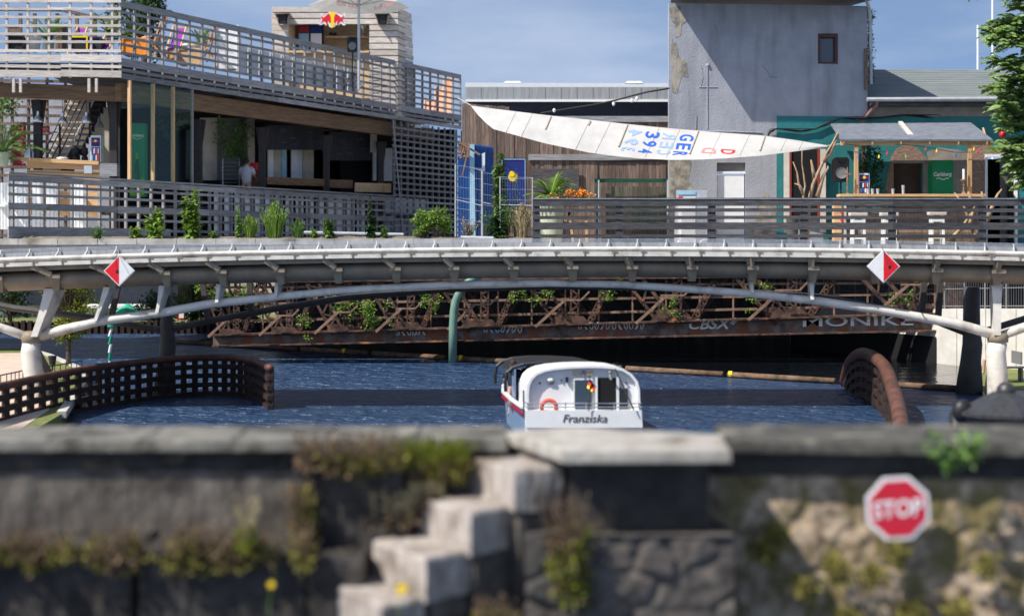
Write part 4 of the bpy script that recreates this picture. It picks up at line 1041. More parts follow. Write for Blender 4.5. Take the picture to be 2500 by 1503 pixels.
face_chair(413,441,62,126,70,'large purple deck chair facing the slatted balcony rail', M['purple'])
deck_chair(382,140,69,'dark red deck chair in profile beside the orange planter', M['winefr'], 2.1, .45)
deck_chair(510,150,72,'bright red deck chair in profile before the white cabinet', M['red'], 1.9, .35)
face_chair(1083,1099,190,278,94,'tall salmon pink deck chair at the right end of the balcony', M['salmon'])
face_chair(1062,1077,214,276,94.5,'salmon pink deck chair second from the right end of the balcony', M['salmon'])
face_chair(1036,1056,246,282,93.5,'lowest salmon pink deck chair left of the tall ones', M['salmon'])
for i, (x0, x1, y0, lab) in enumerate(((0,22,446,'white slatted bench back at the far left behind the low railing'),(30,70,442,'wide white slatted bench behind the low railing below the counter'),(78,108,446,'white chair with open back behind the low railing'),(112,142,442,'tall white slatted seat behind the low railing left of the crates'),(176,204,438,'white cabinet standing behind the low railing under the counter'))):
    t = thing('white_bench', lab, 'bench', P((x0+x1)/2, 566, 64.6), 'white seats behind the low railing'); k = 3
    for j in range(k):
        p = MB(); w_ = (x1-x0)/k; A = P(x0+j*w_+.8,y0,64.6); B = P(x0+(j+1)*w_-.8,560,64.6); p.bb(A.x,B.x,64.6,64.66,B.z,A.z); p.build('board', M['white'], t)
    p = MB(); A = P(x0,500,64.7); B = P(x1,505,64.7); p.bb(A.x,B.x,64.2,64.75,B.z,A.z); p.build('seat', M['white'], t)
def boxthing(name, lab, cat, x0, x1, y0, y1, Y_, mt_, dep=.8, trim=None):
    t = thing(name, lab, cat, P((x0+x1)/2, y1, Y_)); A = P(x0,y0,Y_); B = P(x1,y1,Y_)
    p = MB(); p.bb(A.x,B.x,Y_,Y_+dep,B.z,A.z-.05); p.build('box', mt_, t)
    p = MB(); 
    for q in (A.x,B.x): p.box((q,Y_-.02,(A.z+B.z)/2),(.07,.07,A.z-B.z))
    p.bb(A.x-.04,B.x+.04,Y_-.05,Y_+.02,A.z-.08,A.z); p.build('trim', trim or mt_, t)
    return t
boxthing('planter_box', 'black planter box on the balcony left of the corner', 'planter', 174, 213, 88, 126, 65.8, M['black'], trim=M['yellow'])
boxthing('planter_box', 'dark grey planter box between the black and orange ones', 'planter', 218, 246, 90, 124, 66.2, M['navy'])
boxthing('planter_box', 'orange planter box on the balcony right of the corner', 'planter', 300, 357, 92, 134, 66.8, M['orange'])
boxthing('crate', 'black plastic crate behind the sunlit balcony slats', 'crate', 22, 58, 86, 120, 64.6, M['black'], .5)
p = MB(); c = P(82,124,64.7); p.lathe(c, [(.24,0),(.34,.55),(.36,.6)], 16); p.build('bucket', M['white'], label='white plastic bucket behind the sunlit balcony slats', cat='bucket', smooth=True)
boxthing('cabinet', 'tall white cabinet on the balcony beside the infill boards', 'cabinet', 528, 582, 62, 168, 74, M['white'])
boxthing('bench_box', 'pine box seat behind the balcony rail under the purple chair', 'box seat', 408, 426, 116, 146, 71.5, M['wtan'])
boxthing('bench_box', 'long plywood box seat left of the bright red deck chair', 'box seat', 436, 488, 118, 158, 72, M['ply'])
p = MB(); c = P(475,170,73); p.lathe(c, [(.05,0),(.05,1.1),(.6,1.14),(.6,1.2)], 18); p.build('round_table', M['white'], label='white round table left of the bright red deck chair', cat='table', smooth=False)
p = MB(); c = P(380,150,70.5); p.lathe(c, [(.05,0),(.05,1.0),(.65,1.04),(.65,1.1)], 18); p.build('round_table', M['white'], label='white round table beside the dark red deck chair', cat='table')
# roofline sheds behind the front slats
sh = thing('shed', 'low brown shed on the roof terrace behind the sunlit slats', 'shed', P(120,130,68.8))
m = MB(); m.prism([P(-60,128,68.8),P(270,128,68.8),P(265,56,68.8),P(150,24,68.8),P(-60,20,68.8)], (0,.1,0)) if 0 else None
m = MB(); m.beam(P(-60,22,68.8), P(150,24,68.8), .3,.14); m.beam(P(148,24,68.8), P(270,52,68.8), .3,.14); m.build('roof_beam', M['wbrown'], sh)
for x in (50,85,140,188,232): p = MB(); p.beam(P(x,130,68.8), P(x,34,68.8), .14,.14, up=(1,0,0)); p.build('post', M['wbrown'], sh)
m = MB(); m.prism([P(20,128,69),P(50,128,69),P(50,60,69),P(20,60,69)],(0,.05,0)); m.prism([P(140,128,69),P(165,128,69),P(165,60,69),P(140,60,69)],(0,.05,0)); m.build('boarding', M['wbrown'], sh)
# ================================================================ ROOF KIOSK
YK = 84.5; KS = F/YK
ki = thing('roof_kiosk', 'boarded pine kiosk with open serving hatch on the roof terrace', 'kiosk', P(820,200,YK))
def planks(x0, x1, y0, y1, n, Y_, name='boarding', mt_='wlight', gap=.06):
    p = MB(); hh = (y1-y0)/n
    for i in range(n):
        A = P(x0+rnd.uniform(-1,1)*.6,y0+i*hh,Y_); B = P(x1,y0+(i+1)*hh,Y_); p.bb(A.x,B.x,Y_-.06,Y_+.02,B.z+gap,A.z)
    return p.build(name, M[mt_], ki)
planks(664, 972, 18, 62, 3, YK); planks(664, 705, 62, 230, 11, YK); planks(902, 972, 62, 290, 15, YK)
# side wall, turned away from the sun
p = MB(); A = P(972,18,YK)
for i in range(18):
    z1 = A.z-i*14.9/KS; e = .10 if i%2 else 0
    a = V(A.x-.02,YK+.1,z1-.14); b = V(A.x+.55+i*.012+e*.3,YK+2.6,z1-.14); p.beam(a,b,.07,.28)
p.build('side_boarding', M['wlight'], ki)
p = MB(); a = P(664,60,YK); b = P(972,60,YK); p.bb(a.x,b.x,YK+.05,YK+2.6,A.z-.25,A.z-.12); p.build('roof', M['wdark'], ki)
p = MB(); a = P(664,320,YK+2.6); b = P(990,20,YK+2.6); p.bb(a.x,b.x,YK+2.5,YK+2.6,a.z,b.z); p.build('back_wall', M['ply'], ki)
p = MB(); a = P(705,230,YK); b = P(728,60,YK); p.prism([P(705,232,YK),P(728,232,YK+2),P(728,62,YK+2),P(705,62,YK)],(0,.05,0)); p.build('jamb', M['ply'], ki)
p = MB(); p.beam(P(795,92,YK+1.8), P(905,92,YK+1.8), .5,.1); p.build('shelf', M['ply'], ki)
p = MB(); p.beam(P(705,128,YK+.2), P(902,128,YK+.2), .6,.12); p.build('hatch_counter', M['ply'], ki)
p = MB(); a = P(705,128,YK+.3); b = P(902,240,YK+.3); p.bb(a.x,b.x,YK+.3,YK+.4,b.z,a.z); p.build('hatch_front', M['ply'], ki)
for x in (690, 933):
    t = MB(); a = P(x,48,YK-.4)
    t.prism([P(x-19,33,YK-.5),P(x-9,62,YK-.5),P(x-9,62,YK),P(x-19,33,YK)],(.05,0,0)); t.prism([P(x+15,32,YK-.5),P(x+10,62,YK-.5),P(x+10,62,YK),P(x+15,32,YK)],(.05,0,0)); t.prism([P(x-19,33,YK-.55),P(x+16,32,YK-.55),P(x+16,32,YK),P(x-19,33,YK)],(0,0,-.05))
    hb = t.build('speaker_hood', M['wbrown'], ki); p = MB(); p.box(P(x,47,YK-.25),(.42,.3,.5)); p.build('horn_speaker', M['black'], hb)
def shopfr(x0,x1,y0,y1,Y_,top,lab,glassm):
    A = P(x0,y0,Y_); B = P(x1,y1,Y_); t = thing('display_fridge', lab, 'fridge', V((A.x+B.x)/2,Y_,B.z)); h_ = A.z-B.z
    p = MB(); p.bb(A.x,B.x,Y_,Y_+.6,B.z,A.z); p.build('body', M['navy'], t)
    p = MB(); p.bb(A.x+.03,B.x-.03,Y_-.02,Y_-.004,A.z-.45,A.z-.03); p.build('header_sign', top, t)
    p = MB(); p.bb(A.x+.04,B.x-.04,Y_-.02,Y_-.004,B.z+.05,A.z-.5); p.build('glass_door', glassm, t)
shopfr(728,756,61,140,YK+1.2,M['winefr'],'tall display fridge with wine red header in the roof kiosk',M['paleblue'])
shopfr(757,787,61,140,YK+1.2,M['signblue'],'tall display fridge with blue header and white front in the roof kiosk',M['white'])
p = MB(); c = P(886,88,YK+1.6); p.lathe(c, [(.1,0),(.03,.05),(.03,.3),(.18,.42),(.22,.62),(.12,.78)], 14); p.build('trophy_lamp', M['chrome'], label='round chrome lamp on the shelf in the roof kiosk', cat='lamp', smooth=True)
for x in (808,818): p = MB(); p.lathe(P(x,88,YK+1.6), [(.1,0),(.1,.16),(.05,.2)], 10); p.build('cup', M['black'], label='small black cups stacked on the plywood shelf of the roof kiosk', cat='cup', group='cups on the kiosk shelf')
# emblem sign: two bulls before a yellow sun
em = thing('emblem_sign', 'red and yellow emblem sign of two charging bulls on the roof kiosk', 'sign', P(812,68,YK-.7)); YE = YK-.7
def ep(zx, zy): return P(640+zx/6.17, zy/6.17, YE)
p = MB(); outl = [(860,380),(880,330),(890,280),(875,240),(885,195),(910,225),(905,260),(960,225),(1010,185),(1060,145),(1105,150),(1130,200),(1180,225),(1225,240),(1225,200),(1245,200),(1250,250),(1225,285),(1240,330),(1258,385),(1215,385),(1190,350),(1150,390),(1110,375),(1090,410),(1050,425),(1010,405),(1000,370),(960,390),(930,350),(900,380)]
p.prism([ep(*q) for q in outl], (0,.06,0)); p.build('backing', M['white'], em)
p = MB(); c = [(1058+55*math.cos(a)*(1 if math.sin(a)>0 else .55+.45*abs(math.cos(a))), 285-135*math.sin(a)) for a in [2*math.pi*i/20 for i in range(20)]]
p.prism([ep(*q)+V(0,-.012,0) for q in c], (0,.008,0)); p.build('sun', M['yellow'], em)
bl = [(870,378),(895,330),(905,300),(890,262),(885,225),(905,255),(925,270),(965,235),(1005,205),(1030,250),(1035,340),(1010,350),(1000,310),(985,330),(990,375),(965,380),(960,340),(925,320),(895,345)]
for fl_ in (0,1):
    p = MB(); p.prism([ep(2116-a if fl_ else a, b)+V(0,-.02,0) for a,b in bl], (0,.008,0)); p.build('bull', M['red'], em)
p = MB(); p.beam(P(812,62,YE+.1), P(812,50,YK), .05,.05); p.build('bracket', M['galv'], em)
# white parasol
pa = thing('parasol', 'large white parasol with faded red lettering beside the roof kiosk', 'parasol', P(877,200,78)); YU = 78.0
hub = P(876, -14, YU); edge_z = P(876, 16, YU).z; n = 8; rim = []
p = MB(); 
for i in range(n):
    a = 2*math.pi*(i+.25)/n; rim.append(V(hub.x+math.cos(a)*2.65, YU+math.sin(a)*2.65, edge_z))
vs = [hub+V(0,0,.35)]+rim; fs = [(0,i+1,(i+1)%n+1) for i in range(n)]
p.add(vs, fs); p.build('canopy', M['sail'], pa)
p = MB(); p.tube([V(hub.x,YU,P(0,220,YU).z), V(hub.x,YU,hub.z+.2)], .07, 8); p.build('pole', M['galv'], pa)
for i in range(n):
    p = MB(); p.tube([V(hub.x,YU,P(0,14,YU).z), (rim[i]*.55+vs[0]*.45)+V(0,0,-.05)], .03, 5); p.build('rib', M['galv'], pa)
def um(cx, cy, wd, ht, sl): 
    def f(u, v):
        q = P(cx-u*wd, cy-v*ht+sl*u*wd, YU-1.95); return q
    return f
p = MB(); lettering(p, 'Red Bull', um(848,12,52,11,-.18)); lettering(p, 'Red Bull', um(936,14,46,11,.3)); p.build('lettering', M['tlred'], pa)
# loudspeaker on a pole in front of kiosk
def pa_speaker(x0,x1,y0,y1,Y_,yfoot,lab):
    A = P(x0,y0,Y_); B = P(x1,y1,Y_); c = V((A.x+B.x)/2,Y_,0); t = thing('loudspeaker', lab, 'loudspeaker', P((x0+x1)/2,yfoot,Y_)); w_ = B.x-A.x; h_ = A.z-B.z
    p = MB(); p.prism([V(A.x,Y_,B.z),V(B.x,Y_,B.z),V(B.x+.03,Y_,A.z-.1*h_),V(B.x-.1*w_,Y_,A.z),V(A.x+.1*w_,Y_,A.z),V(A.x-.03,Y_,A.z-.1*h_)], (0,.4,0)); bo = p.build('cabinet', M['black'], t)
    p = MB(); p.lathe(V(c.x,Y_-.01,B.z+h_*.36), [(w_*.40,0),(w_*.40,.03),(w_*.3,.01),(w_*.08,-.01)], 18, axis=(0,-1,0)); p.build('cone', M['grey'], bo, smooth=False)
    p = MB(); p.prism([V(c.x-w_*.3,Y_-.015,A.z-h_*.1),V(c.x+w_*.3,Y_-.015,A.z-h_*.1),V(c.x+w_*.22,Y_-.015,A.z-h_*.24),V(c.x-w_*.22,Y_-.015,A.z-h_*.24)],(0,.01,0)); p.build('horn', M['darkroom'], bo)
    p = MB(); p.tube([V(c.x,Y_+.15,B.z), V(c.x,Y_+.15,P(0,yfoot,Y_).z)], .04, 6)
    f = P(0,yfoot,Y_).z
    for a in range(3): p.tube([V(c.x,Y_+.15,f+.9), V(c.x+.6*math.cos(a*2.1+.4),Y_+.15+.6*math.sin(a*2.1+.4),f)], .025, 5)
    p.build('stand', M['black'], t)
pa_speaker(848,872,90,126,78.5,215,'black loudspeaker on a stand before the roof kiosk')
# ================================================================ PLANTS
def foliage(p, c, r, n, size, rng, up=.2, sc_=(1,1,1), shell=.5):
    for _ in range(n):
        v = Vector((rng.gauss(0,1),rng.gauss(0,1),rng.gauss(0,1))).normalized(); k = (shell+(1-shell)*rng.random())
        q = Vector(c)+Vector((v.x*sc_[0],v.y*sc_[1],v.z*sc_[2]))*r*k
        d = (v+Vector((rng.uniform(-.8,.8),rng.uniform(-.8,.8),rng.uniform(-.9,.5)+up))).normalized()
        p.leaf(q, d, Vector((rng.uniform(-1,1),rng.uniform(-1,1),1)), size*rng.uniform(.6,1.3), size*.5)
def stem_plant(x, yb, hpx, wpx, Y_, lab, kind, mt_, seed, name='weed', group='weeds along the quay kerb', base=None):
    rng = random.Random(seed); s_ = F/Y_; o = base or P(x, yb, Y_); h = hpx/s_; w_ = wpx/s_/2
    w_ *= 1.3 if kind == 'leafy' else 1.1; t = thing(name, lab, 'plant', o, group); ps = MB(); pl = MB()
    if kind == 'leafy':
        ns = 6
        for i in range(ns):
            a = rng.uniform(0,6.28); r_ = rng.random()*w_*1.2*(1 if i else .2); top = o+V(math.cos(a)*r_, math.sin(a)*r_*.6, h*rng.uniform(.4,.95) if i else h); b = o+V(math.cos(a)*r_*.25,math.sin(a)*r_*.2,0)
            ps.tube([b, (b+top)/2+V(0,0,.02), top], [.018,.014,.006], 4)
            k = int(h*21)+9
            for j in range(k):
                f = .12+.88*j/k; q = b.lerp(top, f); an = j*2.4+i; wl_ = (w_*(.95-.45*f)+.08)*rng.uniform(.6,1.3)
                for e in range(3):
                    d = V(math.cos(an+e*2.1+rng.random()), math.sin(an+e*2.1), rng.uniform(-.9,.7)); pl.leaf(q, d, (0,0,1), wl_*rng.uniform(.6,1.15), wl_*.42)
    elif kind == 'grassy':
        for i in range(170):
            a = rng.uniform(0,6.28); r_ = rng.random()*w_; b = o+V(math.cos(a)*r_*.45,math.sin(a)*r_*.35,0); hh = h*rng.uniform(.5,1)*(1-.3*r_/w_)
            tp = b+V(math.cos(a)*r_*.7, math.sin(a)*r_*.5, hh); md = b.lerp(tp,.5)+V(-math.cos(a)*r_*.12,0,.03)
            pl.tube([b, md, tp], [.016,.016,.005], 3, caps=False)
            for j in range(5):
                q = md.lerp(tp, rng.random()); pl.leaf(q, V(rng.uniform(-1,1),rng.uniform(-1,1),1.2), (0,1,0), .13, .025)
    elif kind == 'fine':
        for i in range(16):
            a = rng.uniform(0,6.28); r_ = rng.random()*w_; tp = o+V(math.cos(a)*r_, math.sin(a)*r_*.6, h*rng.uniform(.4,1)); ps.tube([o, o.lerp(tp,.5)+V(0,0,.05), tp], [.012,.008,.004], 3)
            for j in range(34):
                q = o.lerp(tp, rng.uniform(.1,1))+V(rng.uniform(-1,1),rng.uniform(-1,1),rng.uniform(-1,1))*.08; pl.leaf(q, V(rng.uniform(-1,1),rng.uniform(-1,1),rng.uniform(0,1.2)), (0,0,1), .10, .035)
    elif kind == 'bush':
        for i in range(22):
            a = rng.uniform(0,6.28); r_ = rng.random()**.5*w_; tp = o+V(math.cos(a)*r_, math.sin(a)*r_*.6, h*rng.uniform(.25,1)); ps.tube([o+V(math.cos(a)*r_*.3,0,0), tp], [.02,.006], 3)
            foliage(pl, tp, w_*.28, 42, .13, rng, shell=.2)
    if ps.v: ps.build('stem', M['leafd'] if kind != 'bush' else M['bark'], t)
    pl.build('leaves', mt_, t)
    return t
YW = YF+.7
weeds = [(240,590,42,62,'fine','leaf','fine grey green weed spilling over the kerb at the left'),(330,582,28,22,'leafy','leafy','small yellow green weed right of the fine grey one'),(382,583,78,40,'leafy','leafy','bushy leafy weed left of the tallest one'),
 (472,583,118,44,'leafy','leafy','tallest bright leafy weed standing before the low railing'),(610,583,62,38,'grassy','leafy','dense bright green rush like tuft by the kerb'),(670,583,104,62,'grassy','leafy','tall loose grassy clump with pale seed heads'),
 (727,583,50,36,'grassy','leaf','low grassy tuft right of the tall loose clump'),(805,583,50,26,'leafy','leaf','grey green weed alone in the middle of the kerb'),(903,583,102,20,'leafy','leafd','thin dark upright weed left of the lattice screen'),
 (934,583,34,18,'leafy','leaf','small weed at the foot of the lattice screen'),(1030,583,66,58,'bush','leafy','bright yellow green shrub before the lattice screen'),(1072,583,70,52,'bush','leafy','second bright shrub right of the first before the lattice screen'),(582,583,82,10,'leafy','leafy','thin weed with yellow flowers beside the rush tuft'),
 (765,583,24,14,'leafy','leafy','tiny yellow green weed between the tufts'),(520,583,20,16,'leafy','leafy','tiny weed right of the tallest leafy one'),
 (1190,583,80,46,'fine','leaf','green weed growing before the blue container'),(1240,580,110,64,'fine','leaf','tall feathery weed behind the wire fence panel'),(1275,582,95,44,'grassy','straw','dry straw coloured grass behind the wire fence panel'),(1145,583,55,60,'fine','straw','dry brown twiggy weed below the blue container'),
 (1215,582,70,30,'leafy','leafd','dark leafy weed between the container and wire fence'),(1258,470,60,60,'fine','leaf','ragged sapling top right of the blue container'),(1222,440,70,36,'leafy','leaf','leafy sapling beside the blue container')]
for i, (x,yb,h_,w_,k,mt_,lab) in enumerate(weeds):
    if yb < 500: stem_plant(x, 583, 583-yb+h_, w_, YF+2.2, lab, 'fine' if k=='fine' else 'leafy', M[mt_], 50+i)
    else: stem_plant(x, yb, h_, w_, YW if x > 300 or x < 200 else YF+.0, lab, k, M[mt_], 20+i)
def frond_palm(o, hpx, wpx, s_, n, lab, pot=None, potm='pot', droop=1.0, seed=1, mt_='leafy', name='palm'):
    rng = random.Random(seed); t = thing(name, lab, 'palm', o); h = hpx/s_; w_ = wpx/s_/2; p = MB()
    for i in range(n):
        a = rng.uniform(0,6.28); el = rng.uniform(.2,1.3); L_ = math.hypot(h,w_)*rng.uniform(.7,1)
        pts = []
        for k in range(7):
            f = k/6; pts.append(o+V(math.cos(a)*math.cos(el)*L_*f*.9, math.sin(a)*math.cos(el)*L_*f*.7, math.sin(el)*L_*f-droop*.35*L_*f*f))
        p.tube(pts, [.02]*6+[.006], 3, caps=False)
        for k in range(1,7):
            for e in range(4):
                q = pts[k-1].lerp(pts[k], e/4); d = (pts[k]-pts[k-1]).normalized(); sd_ = d.cross(V(0,0,1)).normalized()
                for s2 in (-1,1): p.leaf(q, d*.8+sd_*s2*.8+V(0,0,-.25), (0,0,1), L_*.22, .035)
    p.build('fronds', M[mt_], t)
    if pot:
        p = MB(); r_, hh = pot; p.lathe(o+V(0,0,-hh), [(r_*.75,0),(r_,hh)], 14); p.build('pot', M[potm], t)
# balcony palms
frond_palm(P(120,100,67), 85, 110, 54, 22, 'small palm in a pot behind the sunlit slats', (.25,.5), seed=3)
frond_palm(P(265,80,68), 85, 90, 54, 20, 'small palm left of the balcony corner', (.25,.6), seed=4)
frond_palm(P(488,110,74), 70, 70, 49, 18, 'small palm by the red deck chair', (.22,.5), seed=5)
frond_palm(P(320,100,67.5), 70, 60, 54, 20, 'spiky palm planted in the orange planter', None, seed=6, mt_='leaf')
frond_palm(P(6,372,64.5), 130, 110, 57, 26, 'palm at the left edge before the trellis', (.3,.6), seed=8, mt_='leaf')
# conifer behind the corner
def tree(o, h, r_, lab, n, size, mt_, seed, trunk_h=.3, sc_=(1,1,1.2), name='tree', blobs=16, group=None):
    rng = random.Random(seed); t = thing(name, lab, 'tree', o, group); p = MB()
    top = o+V(rng.uniform(-.1,.1),0,h*.9); p.tube([o-V(0,0,.2), o+V(0,0,h*trunk_h), top], [r_*.10,r_*.08,r_*.03], 8)
    cs = []
    for i in range(blobs):
        f = rng.random(); z_ = trunk_h+(1-trunk_h)*f; rr = r_*math.sin(math.pi*min(.95,max(.12,.15+f*.8)))*rng.uniform(.3,.85); a = rng.uniform(0,6.28)
        c = o+V(math.cos(a)*rr, math.sin(a)*rr*.8, h*z_); cs.append(c); p.tube([o+V(0,0,h*max(.15,trunk_h*.8+f*.3)), o.lerp(c,.8)+V(0,0,h*.06), c], [r_*.05,r_*.03,.01], 5)
    p.build('trunk', M['bark'], t); p = MB()
    for c in cs: foliage(p, c, r_*rng.uniform(.28,.42), n//blobs, size, rng, sc_=sc_, shell=.25)
    p.build('crown', M[mt_], t); return t
tree(P(352,150,82), 5.0, 1.9, 'dark evergreen rising behind the balcony corner', 3600, .26, 'leafd', 11, .1, blobs=26)
# climbing plant in the bar
p = MB(); rng = random.Random(5)
for i in range(30): foliage(p, WI(rng.uniform(535,606), rng.uniform(296,375) if i%3 else rng.uniform(300,395), rng.uniform(2,2.6)), .3, 26, .2, rng, shell=.2)
p.build('climbing_plant', M['leaf'], label='leafy climbing plant hanging above the tray rack', cat='plant')
p = MB()
for i in range(14): foliage(p, P(rng.uniform(0,50), rng.uniform(215,330), 68.8), .35, 26, .2, rng, shell=.2)
p.build('climbing_plant', M['leaf'], label='green climbing plant on the brown trellis at the far left', cat='plant')
p = MB()
for i in range(12): foliage(p, P(rng.uniform(375,450), rng.uniform(215,330), 69.5), .35, 22, .2, rng, shell=.2)
p.build('climbing_plant', M['leafd'], label='dark foliage seen through the glass enclosure', cat='plant')
# ================================================================ MIDDLE: container, wire fence, board fence, hall
bc = thing('container', 'blue corrugated steel container behind the wire fence', 'container', P(1180,560,63.5))
m = MB()
for i in range(12):
    x = 1150+i*4.6; a = P(x,548,62.5+.1*i); b = P(x+4.6,548,62.6+.1*i); z1 = P(0,352+i*.25,62.5).z
    d = .06 if i%2 else 0
    m.bb(a.x,b.x-.005,a.y-d,a.y+.3,ZL-.0,z1)
m.build('side', M['blue'], bc)
p = MB(); a = P(1120,560,62.3); p.prism([P(1118,585,62),P(1146,590,62.2),P(1146,385,62.2),P(1118,380,62)],(0,.08,0)); p.build('open_door', M['blue'], bc)
p = MB(); p.prism([P(1147,590,62.1),P(1161,590,62.1),P(1158,352,62.1),P(1147,352,62.1)],(0,.06,0)); p.build('pale_door_edge', M['paleblue'], bc)
p = MB(); p.prism([P(1176,418,62.3),P(1184,418,62.3),P(1184,372,62.3),P(1176,376,62.3)],(0,.02,0)); p.build('notice', M['whitep'], bc)
p = MB(); rng = random.Random(9)
for i in range(16):
    a = P(rng.uniform(1118,1150), rng.uniform(346,392), 61.8); b = P(rng.uniform(1118,1150), rng.uniform(346,392), 61.9); p.beam(a,b,.04,.05)
p.beam(P(1122,348,61.8), P(1172,378,61.8), .05,.08); p.beam(P(1146,352,61.7),P(1128,430,61.7),.05,.06)
p.build('scrap_wood', [M['rusttan']], label='tangle of orange and pale scrap sticks hung above the blue container', cat='scrap')
wf = thing('wire_fence', 'galvanised temporary wire fence panels before the blue container', 'fence', P(1240,590,YF+1.2))
Yw = YF+1.2
for (x0,x1,y0a,y0b) in ((1112,1176,400,416),(1178,1220,418,430),(1221,1300,432,434)):
    p = MB(); Ya = Yw+ (0 if x0>1200 else 1.0)
    p.tube([P(x0,586,Ya),P(x0,y0a,Ya),P(x1,y0b,Ya),P(x1,586,Ya)], .028, 6); p.tube([P(x0,500+(y0a-432)*.4,Ya),P(x1,502,Ya)], .02, 5); p.build('frame', M['galv'], wf)
    p = MB(); k = int((x1-x0)/6)
    for i in range(k): x = x0+(x1-x0)*i/k; p.tube([P(x,584,Ya),P(x,y0a+(y0b-y0a)*i/k,Ya)], .006, 3, caps=False)
    for i in range(6): y = y0a+4+i*26; p.tube([P(x0,y,Ya),P(x1,y+(y0b-y0a)*.5,Ya)], .006, 3, caps=False)
    p.build('mesh', M['galv'], wf)
p = MB(); p.tube([P(1125,579,YF+.25),P(1205,581,YF+.25)], .06, 8); p.build('loose_pipe', M['galv'], label='grey pipe lying on the kerb under the blue container', cat='pipe')
p = MB(); p.tube([P(742,567,YF+2.0),P(985,572,YF+2.2)], .055, 8); p.build('loose_pipe', M['galv'], label='long pale pipe lying behind the weeds before the low railing', cat='pipe')
# board fence
bf = thing('board_fence', 'tall brown vertical board fence closing the yard', 'fence', P(1370,600,66)); YFe = 66.0
m = MB(); x = 1128.0; rng = random.Random(3)
while x < 1632:
    w_ = rng.uniform(8,12); yt = 252+(x-1108)*.06 if x < 1240 else 285
    a = P(x,600,YFe+rng.uniform(-.02,.02)); b = P(x+w_-.8,600,YFe); m.bb(a.x,b.x,a.y,a.y+.05,ZR-.1,P(0,yt+rng.uniform(-1,1)*1.5,YFe).z); x += w_
m.build('boards', M['wbrown'], bf)
for y, x0, x1 in ((291,1240,1632),(384,1290,1632)):
    p = MB(); p.beam(P(x0,y,YFe-.06), P(x1,y,YFe-.06), .08,.26); p.build('rail', M['wgrey_h'], bf)
# hall behind
ha = thing('hall', 'long grey metal hall with dark blue wall behind the fence', 'building', P(1370,600,78)); YH = 78.0
m = MB(); m.prism([P(1136,213,YH),P(1700,213,YH),P(1700,204,YH+4),P(1136,202,YH+4)],(0,0,-.1)); m.build('roof', M['zinc'], ha)
m = MB()
for i in range(29): x = 1136+i*19.5; a = P(x,243,YH); b = P(x+19,213,YH); m.bb(a.x,b.x,YH-.03-.02*(i%2),YH+.3,a.z,b.z)
m.build('fascia', M['metalgrey'], ha)
m = MB(); m.beam(P(1136,246,YH-.05),P(1700,246,YH-.05),.1,.12); m.build('drip_edge', M['white'], ha)
m = MB(); a = P(1136,610,YH+.3); b = P(1700,249,YH+.3); m.bb(a.x,b.x,YH+.3,YH+6,a.z,b.z)
for i in range(130): x = 1300+i*3; m.beam(P(x,290,YH+.28),P(x,264,YH+.28),.025,.04,up=(1,0,0))
m.build('wall', M['navy'], ha)
for x in (1251,1548):
    p = MB(); a = P(x,203,YH+3); p.prism([P(x-22,204,YH+3),P(x+23,204,YH+3),P(x+18,198,YH+3),P(x-17,198,YH+3)],(0,1,0)); p.build('skylight', M['white'], ha)
# green gate
gg = thing('green_gate', 'dark green steel gate frame before the board fence', 'gate', P(1546,600,64.5)); Yg = 64.5
for a, b, w_ in (((1460,603),(1460,437),.26),((1632,603),(1632,437),.26)):
    p = MB(); p.beam(P(*a,Yg),P(*b,Yg),w_,.15,up=(1,0,0)); p.build('post', M['greengate'], gg)
p = MB(); p.beam(P(1452,441,Yg),P(1640,441,Yg),.15,.16); p.build('top_beam', M['greengate'], gg)
p = MB()
for i in range(56): x = 1468+i*2.85; p.beam(P(x,598,Yg),P(x,456,Yg),.014,.014,up=(1,0,0))
p.build('bars', M['greengate'], gg)
p = MB()
for i in range(15): x = 1469+i*10.6; a = P(x,600,Yg+.4); b = P(x+9.7,455,Yg+.4); p.bb(a.x,b.x,Yg+.4,Yg+.45,a.z,b.z)
p.build('infill_boards', M['wbrown'], gg)
p = MB(); p.tube([P(1461,436,Yg),P(1461,394,Yg),P(1628,391,Yg),P(1628,436,Yg)],.05,6); p.build('upper_frame', M['black'], gg)
for x in (1462,1630): p = MB(); p.tube([P(x,603,Yg-.2),P(x,440,Yg-.2)],.035,6); p.build('conduit', M['galv'], gg)
# blue sign
bs = thing('blue_sign', 'dark blue board with a yellow round emblem beside the container', 'sign', P(1254,500,64.8))
p = MB(); a = P(1224,505,64.8); b = P(1284,386,64.8); p.bb(a.x,b.x,64.8,64.86,a.z,b.z); p.build('board', M['signblue'], bs)
p = MB()
for q, r_ in (((1226,389),(1282,389)),((1282,389),(1282,500)),((1226,389),(1226,500))): p.beam(P(*q,64.78),P(*r_,64.78),.02,.03)
p.build('border_line', M['paleblue'], bs)
p = MB(); p.lathe(P(1252,432,64.79),[(.20,0),(.20,.01)],18,axis=(0,-1,0)); p.lathe(P(1250,424,64.77),[(.12,0),(.12,.01)],18,axis=(0,-1,0)); p.build('emblem', M['yellow'], bs)
flat('dark_board', 'dark flat board fixed to the fence behind the palm', 'board', 1298, 1414, 412, 480, 65.8, M['wdark'], .06)
